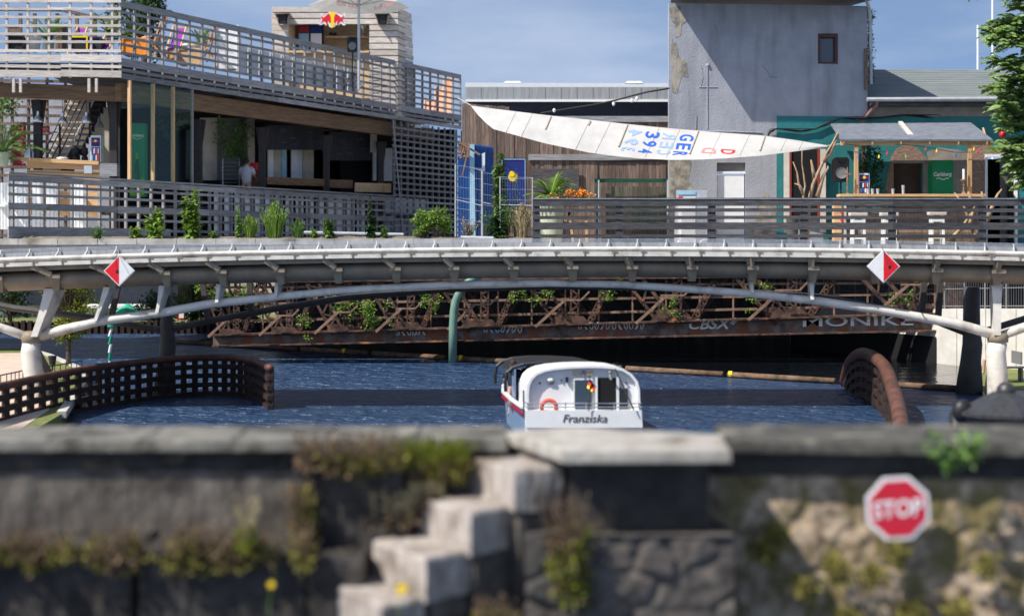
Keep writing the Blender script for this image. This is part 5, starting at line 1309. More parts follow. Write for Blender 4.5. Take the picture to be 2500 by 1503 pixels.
# palm planter and flower table
frond_palm(P(1345,478,60.5), 72, 110, 60, 34, 'green palm in a tall pale pot behind the terrace railing', None, seed=12)
p = MB(); c = P(1346,603,60.5); p.lathe(c, [(.40,0),(.46,.5),(.50,1.75),(.46,2.0)], 20); p.build('tall_pot', M['pot'], label='tall pale green pot behind the terrace railing under the palm', cat='pot', smooth=True)
ft = thing('flower_table', 'wooden table carrying a row of flowers behind the railing', 'table', P(1400,603,59.6))
p = MB(); p.beam(P(1345,487,59.6),P(1436,487,59.6),.8,.08); p.build('table_top', M['wbrown'], ft)
for a, b in (((1385,487),(1400,600)),((1430,487),(1432,600)),((1402,495),(1380,540))): p = MB(); p.beam(P(*a,59.6),P(*b,59.6),.1,.1,up=(0,1,0)); p.build('leg', M['wtanv'], ft)
fb = thing('flower_arrangement', 'low row of orange and pink flowers on the table behind the railing', 'flowers', P(1400,484,59.6)); rng = random.Random(2)
pl = MB(); pr = MB(); pk = MB()
for i in range(60):
    c = P(rng.uniform(1345,1450), 483-abs(rng.gauss(0,7)), 59.6+rng.uniform(-.3,.3)); foliage(pl if i%3 else (pr if i%2 else pk), c, .09, 12, .11, rng)
pl.build('leaves', M['leaf'], fb); pr.build('orange_blooms', M['orange'], fb); pk.build('pink_blooms', M['tlred'], fb)
p = MB()
for i in range(30): c = P(rng.uniform(1385,1432), 478-rng.random()*14, 59.5); foliage(p, c, .08, 8, .12, rng)
p.build('orange_blooms', M['orange'], fb)
# ================================================================ TERRACE RAILING (right)
YRl = YF+.05
rl = thing('terrace_railing', 'dark weathered five board railing along the right terrace', 'railing', P(1900,600,YRl))
for y, h in ((493,.31),(513,.14),(531,.13),(552,.27),(576,.13),(599,.10)):
    p = MB()
    xx = [1302,1512,1735,1960,2180,2400,2620]
    for a, b in zip(xx, xx[1:]): p.beam(P(a,y+rnd.uniform(-.6,.6),YRl-.03), P(b-.4,y+rnd.uniform(-.6,.6),YRl-.03), .05, h)
    p.build('board', M['wdark'], rl)
p = MB(); p.beam(P(1300,485.5,YRl),P(2620,485.5,YRl),.16,.04); p.build('cap', M['wgrey_h'], rl)
for x in (1309,1512,1738,1962,2178,2398,2560): p = MB(); p.beam(P(x,606,YRl+.05),P(x,487,YRl+.05),.13,.28,up=(1,0,0)); p.build('post', M['wdark'], rl)
# ================================================================ TOWER HOUSE
YTw = 64.0
def TW(x, y, d=0.0):
    Y_ = YTw+(x-1633)/57*.09; p = P(x, y, Y_); return V(p.x, p.y+d, p.z)
tw = thing('tower_house', 'tall grey blue rendered house with one small window', 'building', TW(1870,603))
zt_ = TW(1633,8).z; a = TW(1633,603); b = TW(2118,603)
def wallholes(p, x0, x1, z0, z1, holes):
    xs_ = sorted({x0,x1}|{h[0] for h in holes}|{h[1] for h in holes}); zs_ = sorted({z0,z1}|{h[2] for h in holes}|{h[3] for h in holes})
    for i in range(len(xs_)-1):
        for j in range(len(zs_)-1):
            cx_, cz_ = (xs_[i]+xs_[i+1])/2, (zs_[j]+zs_[j+1])/2
            if any(h[0]<cx_<h[1] and h[2]<cz_<h[3] for h in holes): continue
            A = V(xs_[i], YTw+(xs_[i]-a.x)*.09, zs_[j]); B = V(xs_[i+1], YTw+(xs_[i+1]-a.x)*.09, zs_[j])
            p.prism([A, B, V(B.x,B.y,zs_[j+1]), V(A.x,A.y,zs_[j+1])], (0,.35,0))
wn = (TW(1997,0).x, TW(2045,0).x, TW(2000,156).z, TW(2000,82).z)
dr_ = (TW(1750,0).x, TW(1820,0).x, ZR, TW(1780,397).z)
p = MB(); wallholes(p, a.x, b.x, ZR-.1, zt_, [wn, dr_]); p.build('front_wall', M['render'], tw)
p = MB(); p.prism([a+V(0,.36,0), V(a.x+1,a.y+8,a.z), V(a.x+1,a.y+8,zt_), V(a.x,a.y+.36,zt_)], (.3,0,0)); p.prism([b+V(0,.36,0), V(b.x,b.y+8,b.z), V(b.x,b.y+8,zt_), V(b.x,b.y+.36,zt_)], (-.3,0,0)); p.build('side_walls', M['render'], tw)
p = MB(); p.prism([V(a.x-.08,a.y-1.9,zt_+.02), V(b.x+.02,b.y-1.9,zt_+.02), V(b.x+.02,b.y+8,zt_+1.0), V(a.x+.9,a.y+8,zt_+1.0)], (0,0,.22)); p.build('roof', M['wdark'], tw)
p = MB(); p.bb(wn[0],wn[1],YTw+.85,YTw+.88,wn[2],wn[3]); w1 = p.build('window', M['windowdark'], tw)
p = MB(); yy = YTw+.62
p.bb(wn[0],wn[0]+.12,yy,yy+.2,wn[2],wn[3]); p.bb(wn[1]-.12,wn[1],yy,yy+.2,wn[2],wn[3]); p.bb(wn[0]+.12,wn[1]-.12,yy,yy+.2,wn[3]-.16,wn[3]); p.bb(wn[0]+.12,wn[1]-.12,yy,yy+.2,wn[2],wn[2]+.08)
M['redwood'] = mat('red_brown_frame', (.07,.025,.018), (.10,.04,.028), 4, .6); p.build('frame', M['redwood'], w1)
p = MB(); p.bb(dr_[0]+.05,dr_[1]-.05,YTw+.4,YTw+.5,ZR,TW(1780,424).z-.05); d1 = p.build('door', M['white'], tw)
p = MB(); p.bb(dr_[0],dr_[1],YTw+.36,YTw+.52,TW(1780,424).z,TW(1780,418).z); p.build('frame', M['white'], d1)
p = MB(); p.bb(dr_[0],dr_[1],YTw+.45,YTw+.5,TW(1780,418).z+.002,dr_[3]); p.build('transom', M['grey'], d1)
p = MB(); p.box(TW(1787,452)+V(0,.36,0),(.3,.02,.2)); p.box(TW(1812,520)+V(0,.36,0),(.12,.05,.05)); p.build('notice', M['whitep'], d1)
p = MB(); p.tube([TW(1727,315,-.01), TW(1727,160,-.01)], .02, 6); p.tube([TW(1699,315,-.01),TW(1700,283,-.01)],.02,6); p.ball(TW(1728,160,-.0),.09,8); p.tube([TW(1706,213,-.005),TW(1752,213,-.005)],.02,5); p.tube([TW(1640,318,-.03),TW(1860,324,-.03)],.035,6); p.build('wall_pipes', M['render'], tw)
p = MB(); p.tube([TW(2102,-14,-.5), TW(2110,5,-.4), TW(2122,22,-.05), TW(2126,60,.1), TW(2128,205,.1)], .075, 8); p.build('downpipe', M['zinc'], tw)
p = MB(); p.bb(TW(2108,0).x, TW(2116,0).x, YTw+.55, YTw+.68, TW(2110,220).z, TW(2110,120).z); p.build('corner_board', M['wbrown'], tw)
# teal paint band over tower and low house
p = MB(); yA = lambda x: YTw+(x-a.x)*.09-.012
A = TW(1896,283); B = TW(2117,283)
p.prism([V(A.x,yA(A.x),ZR),V(TW(1925,0).x,yA(TW(1925,0).x),ZR),V(TW(1925,0).x,yA(TW(1925,0).x),A.z),V(A.x,yA(A.x),A.z)],(0,.009,0))
p.prism([V(TW(1925,0).x+.001,yA(TW(1925,0).x),TW(0,365).z),V(TW(2010,0).x,yA(TW(2010,0).x),TW(0,365).z),V(TW(2010,0).x,yA(TW(2010,0).x),A.z),V(TW(1925,0).x+.001,yA(TW(1925,0).x),A.z)],(0,.009,0))
p.prism([V(TW(2010,0).x+.001,yA(TW(2010,0).x),ZR),V(B.x,yA(B.x),ZR),V(B.x,yA(B.x),A.z),V(TW(2010,0).x+.001,yA(TW(2010,0).x),A.z)],(0,.009,0))
p.build('teal_paint', M['teal'], tw)
p = MB(); A = TW(1926,527,-.02); B = TW(2000,365,-.02); p.bb(A.x,B.x,YTw+.36,YTw+.43,A.z,B.z); d2 = p.build('dark_door', M['darkroom'], tw)
p = MB()
for x in (1928,1996): p.bb(TW(x-2.5,0).x,TW(x+2.5,0).x,YTw+.3,YTw+.36,A.z,B.z)
p.bb(A.x,B.x,YTw+.3,YTw+.36,A.z-.08,A.z); M['doorred'] = mat('door_red', (.28,.04,.02), None, rough=.6); p.build('frame', M['doorred'], d2)
for x in (1919,2006): p = MB(); p.bb(TW(x-6.5,0).x,TW(x+6.5,0).x,YTw+.28,YTw+.36,ZR+.6,B.z); p.build('jamb', M['concretel'], d2)
p = MB()
for i in range(7): p.beam(TW(1944+i*1.5,455+i*5,.3),TW(1954+i*.5,452+i*5,.3),.02,.06)
p.build('poster_mark', M['whitep'], d2)
for pts in ([(1634,20),(1660,14),(1668,40),(1676,52),(1664,60),(1662,88),(1650,92),(1648,60),(1638,50)],[(1634,330),(1634,600),(1690,600),(1684,540),(1700,470),(1680,440),(1688,400),(1676,360),(1680,330)],[(1830,603),(1895,603),(1895,500),(1872,470),(1850,492),(1842,540),(1828,560)],[(1636,110),(1650,104),(1658,140),(1676,150),(1680,190),(1664,186),(1652,230),(1640,225),(1642,170)]):
    p = MB(); p.prism([TW(x,y,-.010) for x,y in pts],(0,.006,0)); p.build('bare_patch', M['patch'], tw)
for pts in ([(1712,160),(1716,190),(1710,215)],[(1745,60),(1752,85),(1749,110)],[(1860,160),(1872,172),(1880,188),(1898,190)],[(1640,95),(1652,150),(1648,210),(1660,225)]):
    p = MB(); p.tube([TW(x,y,-.004) for x,y in pts], .012, 4); p.build('crack', M['stucco'], tw)
# ivy at the corner
p = MB(); rng = random.Random(31)
for i in range(60): foliage(p, TW(2130+rng.gauss(0,4), rng.uniform(15,200), .6), .18, 18, .13, rng, shell=.1)
p.build('ivy', M['leaf'], label='thin ivy climbing the right corner of the grey house', cat='plant')
# ================================================================ LOW HOUSE (right)
lh = thing('low_house', 'low teal painted house with grey felt roof at the right', 'building', P(2310,603,65)); YL = 64.9
x0_, x1_ = TW(2119,0).x+.02, P(2640,0,YL).x; ze = P(0,246,YL).z
p = MB(); door = (P(2405,0,YL).x, P(2482,0,YL).x, ZR, P(0,382,YL).z); in_ = (P(2182,0,YL).x, P(2252,0,YL).x, ZR, P(0,399,YL).z)
def wallh(p, x0, x1, z0, z1, holes, Y_, th=.3):
    xs_ = sorted({x0,x1}|{h[0] for h in holes}|{h[1] for h in holes}); zs_ = sorted({z0,z1}|{h[2] for h in holes}|{h[3] for h in holes})
    for i in range(len(xs_)-1):
        for j in range(len(zs_)-1):
            cx_, cz_ = (xs_[i]+xs_[i+1])/2, (zs_[j]+zs_[j+1])/2
            if any(h[0]<cx_<h[1] and h[2]<cz_<h[3] for h in holes): continue
            p.bb(xs_[i],xs_[i+1],Y_,Y_+th,zs_[j],zs_[j+1])
wallh(p, x0_, x1_, ZR-.1, P(0,285,YL).z, [door,in_], YL); p.build('wall', M['teal'], lh)
p = MB(); p.bb(x0_,x1_,YL,YL+.3,P(0,284.6,YL).z,ze-.05); p.build('upper_wall', M['stucco'], lh)
def blob(name, pts, mt_, dy=-.015):
    p = MB(); p.prism([V(P(x,y,YL).x,YL+dy,P(x,y,YL).z) for x,y in pts],(0,.01,0)); return p.build(name, mt_, lh)
blob('bare_brick', [(2170,600),(2160,470),(2168,420),(2176,380),(2190,362),(2215,352),(2240,362),(2262,385),(2268,398),(2252.5,398.5),(2181.5,398.5),(2181.5,600)], M['brick'])
blob('bare_plaster', [(2253,600),(2253,398),(2268,399),(2262,372),(2290,360),(2340,366),(2362,372),(2362,600)], M['stucco'])
blob('bare_brick', [(2363,600),(2370,520),(2372,350),(2400,348),(2440,362),(2470,372),(2520,368),(2520,381.5),(2404.5,381.5),(2404.5,600)], M['brick'], -.018)
p = MB(); p.bb(in_[0],in_[1],YL+.25,YL+.3,ZR,in_[3]); M['brown'] = mat('brown_door', (.055,.035,.022), (.075,.05,.03), 2, .8); p.build('brown_door', M['brown'], lh)
p = MB(); p.bb(in_[0]-.1,in_[1]+.1,YL-.05,YL+.1,in_[3],in_[3]+.12); p.build('lintel', M['stucco'], lh)
p = MB(); p.bb(door[0],door[1],YL+2,YL+2.1,ZR,door[3]); p.bb(door[1]-.3,door[1],YL+.1,YL+2,ZR,door[3]); p.build('door_void', M['darkroom'], lh)
p = MB(); p.bb(door[0]-.02,door[0]+.09,YL-.06,YL+.1,ZR,door[3]+.09); p.bb(door[1]-.09,door[1]+.02,YL-.06,YL+.1,ZR,door[3]+.09); p.bb(door[0]+.09,door[1]-.09,YL-.06,YL+.1,door[3]-.02,door[3]+.09); p.build('door_frame', M['white'], lh)
p = MB(); p.bb(door[0]+.55*(door[1]-door[0]),door[1]-.1,YL+.3,YL+.36,ZR,door[3]-.1); M['greydoor'] = mat('grey_inner_door', (.10,.10,.09), None, rough=.7); p.build('inner_door', M['greydoor'], lh)
rz = P(0,170,70.5).z
p = MB(); nr = 16; 
for i in range(nr):
    f0, f1 = i/nr, (i+1)/nr
    y0, y1 = YL-.6+(70.5-YL+.6)*f0, YL-.6+(70.5-YL+.6)*f1; z0, z1 = ze+(rz-ze)*f0, ze+(rz-ze)*f1
    p.prism([V(x0_,y0,z0+.02),V(x1_+2,y0,z0+.02),V(x1_+2,y1,z1),V(x0_,y1,z1)],(0,0,-.1))
p.build('roof', M['roofing'], lh)
p = MB(); p.prism([V(x0_,70.5,rz),V(x1_+2,70.5,rz),V(x1_+2,77,ze),V(x0_,77,ze)],(0,0,-.1)); p.build('roof', M['roofing'], lh)
p = MB(); p.tube([V(x0_-.2,YL-.72,ze-.02),V(x1_+2,YL-.72,ze+.03)],.09,8); g_ = p.build('gutter', M['zinc'], lh)
p = MB(); p.tube([P(2142,247,YL-.6),P(2140,258,YL-.55),P(2112,286,YL-.15),P(2103,300,YL-.12),P(2101,345,YL-.12)],.085,8); p.build('downpipe', mat('copper_pipe',(.20,.10,.08),(.28,.17,.15),4,.5), lh)
p = MB(); p.bb(x0_,x1_,YL-.55,YL-.02,ze-.28,ze-.16); p.build('eaves_board', M['wdark'], lh)
p = MB()
for k, (dy, r_) in enumerate(((0,.035),(4,.02),(-5,.018))):
    pts = [(1876,332+dy),(1882,320+dy),(1900,313),(1960,318+dy),(1995,313),(2030,298+dy),(2060,285),(2100,287+dy),(2150,285),(2215,277),(2300,281+dy),(2350,283),(2400,276),(2500,272)]
    p.tube([V(P(x,y,YTw).x, YTw+ (x-1633)/57*.09-.1-k*.03, P(x,y,YTw).z) for x,y in pts], r_, 5)
p.build('wall_cables', M['black'], label='black cables looping across the teal wall', cat='cable')
for x, y0, Y_, y1, lab in ((2423,-30,90,600,'taller white flag mast behind the low house roof'),(2387,62,90,600,'shorter white flag mast behind the low house roof')):
    p = MB(); p.tube([P(x,y1,Y_),P(x,y0,Y_)],.055,8); p.build('mast', M['white'], label=lab, cat='mast')
# ================================================================ TERRACE BAR
YBr = 61.3
tb_ = thing('terrace_bar', 'open pine bar with grey felt roof before the teal wall', 'bar', P(2230,603,YBr))
def rp(x, y, Y_): return P(x, y, Y_)
p = MB(); p.prism([rp(2052,343,YBr-.5),rp(2424,345,YBr-.5),rp(2370,303,64.2),rp(2028,306,64.2)],(0,0,.07)); p.build('roof', M['roofblue'], tb_)
p = MB(); p.prism([rp(2193,303,64),rp(2203,303,64),rp(2230,335,61.6),rp(2216,335,61.6)],(0,0,.12)); p.build('loose_plank', M['wlight'], label='pale plank lying on the felt roof of the terrace bar', cat='plank')
p = MB(); p.beam(rp(2052,350,YBr-.3),rp(2422,350,YBr-.3),.08,.16); p.build('front_beam', M['wtan'], tb_)
for x in (2060,2130,2200,2270,2340,2410):
    p = MB(); p.beam(rp(x,347,YBr-.5)+V(0,0,-.05),rp(x-10,312,63.6)+V(0,0,-.05),.07,.12); p.build('rafter', M['wtanv'], tb_)
for x in (2090,2367): p = MB(); p.beam(rp(x,603,YBr-.3),rp(x,353,YBr-.3),.15,.15,up=(1,0,0)); p.build('post', M['wtanv'], tb_)
for x in (2108,): p = MB(); p.beam(rp(x,603,63.4),rp(x,325,63.4),.12,.12,up=(1,0,0)); p.build('post', M['wtanv'], tb_)
p = MB(); p.beam(rp(2047,477,YBr-.6),rp(2400,477,YBr-.6),.7,.10); p.build('counter_top', M['wtan'], tb_)
p = MB()
for i in range(9): y = 488+i*12.5; p.beam(rp(2066,y,YBr-.4),rp(2390,y,YBr-.4),.05,.18)
p.build('counter_front', M['wbrown'], tb_)
p = MB()
for y in (500,520,540,560,580): p.beam(rp(2034,y,YBr-.6),rp(2052,y,YBr-.6),.4,.28)
p.build('crate_stack', M['wtan'], label='stack of small pine crates left of the terrace bar', cat='crate')
p = MB(); p.beam(rp(2062,603,YBr-.65),rp(2062,484,YBr-.65),.22,.1,up=(1,0,0)); p.build('end_board', M['wlight'], tb_)
p = MB()
for y in (516,536): p.box(rp(2056,y,YBr-.95),(.12,.1,.14))
p.build('red_tins', M['red'], label='small red tins stacked beside the pine crates', cat='tin', group='red tins by the bar')
beer_fridge(2276, 2327, 391, 600, YBr+1.6, 'dark green beer fridge with white script behind the terrace bar', 1)
fridge(2096, 2123, 423, 474, YBr-.2, 'small white glass door fridge on the terrace bar counter')
for x, y, lab in ((2119,474,'leftmost tumbler glass on the terrace bar beside the small fridge'),(2130,474,'second tumbler glass from the left on the terrace bar'),(2143,474,'third tumbler glass from the left on the terrace bar'),(2180,474,'tumbler glass alone near the middle of the terrace bar'),(2205,474,'stack of tumblers right of the lone glass on the bar')):
    h_ = .22 if x != 2205 else .36; p = MB(); p.lathe(rp(x,y,YBr-.7), [(.05,0),(.065,h_),(.055,h_),(.045,.02)], 12); p.build('glass', M['galv'], label=lab, cat='glass', group='glasses on the terrace bar')
cs_ = thing('candle_holder', 'brass candle holder with white candle on the terrace bar', 'candle', rp(2353,474,YBr-.5)); c = rp(2353,474,YBr-.5)
p = MB(); p.lathe(c, [(.13,0),(.05,.1),(.03,.3),(.06,.35),(.02,.42),(.13,.56),(.13,.6),(.03,.62)], 12); p.build('stem', M['rusttan'], cs_)
p = MB(); p.lathe(c+V(0,0,.6), [(.055,0),(.055,.42)], 10); p.build('candle', M['white'], cs_)
p = MB(); c = rp(2069,474,YBr-.6); p.lathe(c, [(.1,0),(.03,.05),(.04,.2),(.03,.4),(.045,.6),(.03,.9),(.02,1.1)], 8); p.beam(c+V(-.17,0,.82),c+V(.17,0,.82),.05,.07); p.build('cross_ornament', M['rusttan'], label='rusty cross shaped ornament at the left end of the terrace bar', cat='ornament')
pa_speaker(2037,2072,384,444,62.6,600,'large black loudspeaker on a stand before the teal wall')
p = MB(); rng = random.Random(77)
for i in range(30): foliage(p, rp(rng.uniform(2100,2150), rng.uniform(360,470), 63.2), .25, 26, .16, rng, shell=.2)
p.build('bar_plant', M['leafd'], label='dark hanging plant inside the terrace bar at the left', cat='plant')
# string of coloured bulbs
sl = thing('string_lights', 'string of coloured bulbs hung under the terrace bar roof', 'string lights', rp(2230,365,YBr-.4))
pp = [(2060,352),(2120,358),(2166,372),(2186,352),(2240,356),(2286,364),(2330,372),(2370,372),(2400,352)]
p = MB(); p.tube([rp(x,y,YBr-.5) for x,y in pp], .012, 4); p.build('cable', M['black'], sl)
for x, y, k in ((2166,376,'red'),(2212,384,'lime'),(2260,366,'red'),(2287,370,'yellow'),(2334,380,'tblue'),(2378,366,'yellow'),(2387,372,'red'),(2096,382,'tblue'),(2146,384,'yellow')):
    p = MB(); p.lathe(rp(x,y,YBr-.5), [(.015,.11),(.025,.06),(.042,0),(.03,-.045)], 8); p.build('bulb', M[k], sl)
# stools
def stool(x0, x1, ytop, yb, Y_):
    o = P((x0+x1)/2, yb, Y_); t = thing('bar_stool', 'x', 'bar stool', o, 'white bar stools at the terrace bar'); w_ = (x1-x0)*Y_/F; h = (yb-ytop)*Y_/F
    p = MB(); p.box(o+V(0,0,h-.06), (w_+.16,.42,.13)); p.build('seat', M['wlight'], t)
    for sx_ in (-1,1):
        for sy_ in (-1,1): p = MB(); p.beam(o+V(sx_*w_*.46,sy_*.16,0), o+V(sx_*w_*.42,sy_*.13,h-.12), .1,.08,up=(1,0,0)); p.build('leg', M['white'], t)
    for z_ in (.27,.75): p = MB(); p.beam(o+V(-w_*.42,-.16,h*z_), o+V(w_*.42,-.16,h*z_), .05,.1); p.build('rung', M['white'], t)
    return t
s1 = stool(2079,2110,519,604,59.4); s1['label'] = 'white bar stool leftmost of three at the terrace bar'
copy_tree(s1, shift=(P(2170,0,59.4).x-P(2094.5,0,59.4).x,0,0), label='white bar stool in the middle behind the railing post')
copy_tree(s1, shift=(P(2287,0,59.4).x-P(2094.5,0,59.4).x,0,0.03), label='white bar stool rightmost of three beside the driftwood')
# driftwood pieces
def branch(name, lab, strokes, Y_, r0):
    p = MB(); rng = random.Random(len(lab))
    for st in strokes:
        k = len(st)-1; p.tube([P(x,y,Y_+rng.uniform(-.05,.05)) for x,y in st], [max(.018, r0*(1-.75*i/k)) for i in range(k+1)], 7)
    return p.build(name, M['driftwood'], label=lab, cat='driftwood', smooth=True)
branch('driftwood', 'tall bare driftwood tree standing in a pot before the dark door', [[(1970,600),(1972,540),(1975,490),(1985,450),(1998,420),(2010,395),(2020,370),(2034,348),(2042,330),(2046,322)],[(2010,395),(2028,372),(2038,350),(2048,328)],[(1990,440),(1984,410),(1980,390)],[(1996,480),(2004,450),(2010,430),(2022,410),(2020,405)]], 59.2, .10)
branch('driftwood', 'thin bare driftwood stem standing left of the tall one', [[(1962,600),(1961,500),(1962,470),(1966,455),(1962,425),(1958,400),(1958,368)],[(1962,478),(1950,450),(1946,420),(1936,395)],[(1961,470),(1952,452),(1940,448)]], 59.0, .065)
branch('driftwood', 'forked driftwood sculpture of crossed branches at the right railing', [[(2320,600),(2330,575),(2345,560),(2362,535),(2370,520)],[(2395,605),(2382,580),(2370,550),(2352,500),(2330,470)],[(2366,560),(2372,530),(2380,500)],[(2408,545),(2425,500),(2436,475),(2446,462)],[(2372,500),(2368,480),(2364,468)],[(2408,500),(2400,480),(2396,468)]], 58.4, .11)
p = MB(); c = P(1935,600,60); p.lathe(c, [(.20,0),(.24,.9),(.27,1.1)], 14); p.build('dark_pot', M['wdark'], label='dark brown pot behind the railing left of the driftwood', cat='pot')
# machine cabinet and white bench
mc = thing('vending_machine', 'grey vending cabinet with barred glass front by the tower', 'vending machine', P(1688,603,61.5))
p = MB(); a = P(1652,603,61.5); b = P(1726,464,61.5); p.bb(a.x,b.x,61.5,62.4,a.z,b.z); p.build('body', M['galv'], mc)
p = MB(); a = P(1655,475,61.48); b = P(1698,466,61.48); p.bb(a.x,b.x,61.46,61.48,a.z,b.z); p.build('header_sign', M['paleblue'], mc)
p = MB(); a = P(1655,592,61.48); b = P(1698,480,61.48); p.bb(a.x,b.x,61.46,61.48,a.z,b.z); p.build('front_panel', M['white'], mc)
p = MB(); p.prism([P(1656,480,61.45),P(1668,480,61.45),P(1656,492,61.45)],(0,.005,0)); p.build('red_corner', M['red'], mc)
p = MB()
for i in range(18): p.tube([P(1656+i*3.8,592,61.35),P(1656+i*3.8,498,61.35)],.01,3)
p.build('bars', M['chrome'], mc)
p = MB(); p.tube([P(1650,600,60),P(1658,588,60),P(1680,584,60),P(1690,596,60)],.03,6); p.tube([P(1704,600,60),P(1712,588,60),P(1722,584,60),P(1735,584,60)],.03,6); p.build('bike_stand', M['chrome'], label='low curved steel bike stand in front of the vending cabinet', cat='bike stand')
# ================================================================ SAIL
topc = [(1150,258),(1200,265),(1340,282),(1450,294),(1530,303),(1620,312),(1710,320),(1790,326),(1860,331),(1940,342),(2020,355)]
botc = [(1168,282),(1200,314),(1330,350),(1440,373),(1500,381),(1560,387),(1640,390.5),(1700,390),(1780,386),(1860,380),(2018,360)]
def itp(c, x):
    if x <= c[0][0]: return c[0][1]
    for p_, q_ in zip(c, c[1:]):
        if x <= q_[0]: return p_[1]+(q_[1]-p_[1])*(x-p_[0])/(q_[0]-p_[0])
    return c[-1][1]
def SY(x, y):
    t_ = itp(topc,x); b_ = itp(botc,x); v = (y-t_)/max(4,(b_-t_)); return 62.6-1.5*v*min(1,(b_-t_)/60)-.12*math.sin(math.pi*min(1,max(0,v)))
def SP(x, y, d=0): return P(x, y, SY(x,y)-d)
sa = thing('sail_awning', 'long white sailcloth awning with blue and red lettering', 'awning', P(1600,392,61.5))
p = MB(); nu, nv = 48, 6; vs = []
for i in range(nu+1):
    x = 1150+(2020-1150)*i/nu; t_ = itp(topc,x); b_ = itp(botc,x) if x > 1168 else t_+ (x-1150)*1.3+1
    for j in range(nv+1): vs.append(SP(x, t_+(b_-t_)*j/nv))
p.add(vs, [(i*(nv+1)+j,i*(nv+1)+j+1,(i+1)*(nv+1)+j+1,(i+1)*(nv+1)+j) for i in range(nu) for j in range(nv)]); p.build('cloth', M['sail'], sa, smooth=True)
p = MB()
for (x, y), (u, v) in (((1345,284),(1331,316)),((1532,304),(1510,358)),((1705,320),(1683,376)),((1867,333),(1855,368)),((1442,296),(1436,306))): p.tube([SP(x+(u-x)*k/4,y+(v-y)*k/4,.03) for k in range(5)],.035,5)
p.build('battens', M['seam'], sa)
p = MB()
for x in (1260,1300,1440,1490,1610,1660,1760,1830,1920,1960):
    p.tube([SP(x-(itp(botc,x)-itp(topc,x))*.45*k/5, itp(topc,x-(itp(botc,x)-itp(topc,x))*.45*k/5)+ (itp(botc,x)-itp(topc,x))*.97*k/5,.015) for k in range(6)],.008,3)
p.build('seams', M['seam'], sa)
def sl_(zx, zy): return (1480+zx/6.5, 290+zy/6.5)
def letter(mb, ch, c, up, rd, hh, ww):    # c centre, up = glyph up, rd = reading direction, in sail pixels
    cx_, cy_ = sl_(*c)
    def fn(u, v):
        x = cx_+(rd[0]*u*ww+up[0]*v*hh)/6.5; y = cy_+(rd[1]*u*ww+up[1]*v*hh)/6.5; return SP(x, y, .02)
    lettering(mb, ch, fn, bold=.02)
up = (1,.07); dn = (-.25,1); upr = (.25,-1)
pd = MB(); pg = MB()
for ch, c, w_ in (('G',(1278,300),100),('E',(1225,440),95),('R',(1170,552),62),('3',(732,258),100),('9',(684,395),86),('4',(618,510),62)): letter(pd, ch, c, up, dn, 225, w_)
for ch, c, w_ in (('R',(1002,275),100),('E',(955,415),92),('C',(905,532),66),('4',(458,225),100),('9',(396,365),92),('3',(345,480),56)): letter(pg, ch, c, up, upr, 220, w_)
pd.build('blue_lettering', M['tblue'], sa); pg.build('faint_blue_lettering', M['tlblue'], sa)
p = MB(); letter(p, 'D', (1928,523), up, dn, 225, 72); p.build('red_lettering', M['tred'], sa)
p = MB(); letter(p, 'D', (1630,502), up, upr, 225, 88); p.build('faint_red_lettering', M['tlred'], sa)
p = MB(); p.tube([SP(1150,258), P(1118,240,64)], .02, 4); p.tube([SP(2020,356), P(2050,352,61.5)], .02, 4); p.build('guy_rope', M['seam'], sa)
gl = thing('light_string', 'dark cable with small white bulbs running up to the tower', 'string lights', P(1480,250,62.8))
p = MB(); pts = [(1320,277),(1350,272),(1400,264),(1450,256),(1500,246),(1540,235),(1580,225),(1634,216)]; p.tube([P(x,y,63.2) for x,y in pts],.04,5); p.build('cable', M['black'], gl)
for x, y in ((1353,270),(1498,254),(1543,246),(1555,241)): p = MB(); p.ball(P(x,y,63.1),.07,8,(1,1,1.3)); p.build('bulb', M['white'], gl)
# ================================================================ TREE (right edge)
M['leaft'] = mat('tree_leaf', (.12,.21,.045), (.22,.32,.09), 2, .5, isl=.5, trans=.3)
tr_ = thing('ailanthus_tree', 'leafy feather leaved tree at the right edge of the terrace', 'tree', P(2560,600,57.8)); rng = random.Random(44)
p = MB(); o = P(2580,603,58.5); p.tube([o, P(2570,400,58.5), P(2560,200,58.5), P(2550,0,58.5), P(2540,-160,58.5)], [.2,.17,.14,.10,.05], 8)
fr = []
for i in range(230):
    y = rng.uniform(-60,455); lim = 2432 if y < 200 else (2440 if y < 330 else 2468)
    lim += 16*math.sin(y*.045)+ (30 if y > 400 else 0)+ (22 if 0 < y < 60 else 0); x = max(lim, 2560-abs(rng.gauss(0,75))); x = rng.uniform(lim,2590) if i%2 else x
    fr.append(P(x,y,58.5+rng.uniform(-1.6,1.2)))
for c in fr[:60]: q = P(2562,HY-(c.z-H-.9)/58.5*F,58.5); p.tube([q, (q+c)/2+V(0,0,.1), c],[.035,.022,.01],4)
p.build('trunk', M['bark'], tr_); pl = MB()
for c in fr:
    for k in range(7):
        a = rng.uniform(0,6.28); L_ = rng.uniform(.45,.8); d = V(math.cos(a)*.9,math.sin(a)*.9,rng.uniform(-.1,.75)).normalized()
        pts = [c+d*L_*f+V(0,0,-.28*L_*f*f) for f in (0,.2,.4,.6,.8,1)]
        for j in range(1,6):
            dd = (pts[j]-pts[j-1]).normalized(); s2 = dd.cross(V(0,0,1)).normalized()
            for s_ in (-1,1): pl.leaf(pts[j-1].lerp(pts[j],.5), dd*.45+s2*s_-V(0,0,.25), (rng.uniform(-.5,.5),-1,.6), .24, .11); pl.leaf(pts[j], dd*.45+s2*s_-V(0,0,.2), (rng.uniform(-.5,.5),-1,.6), .22, .10)
pl.build('crown', M['leaft'], tr_)
p = MB(); p.ball(P(2448,328,58),.13,12); p.build('red_lantern', M['red'], label='small round red lantern hanging beside the tree', cat='lantern', smooth=True)
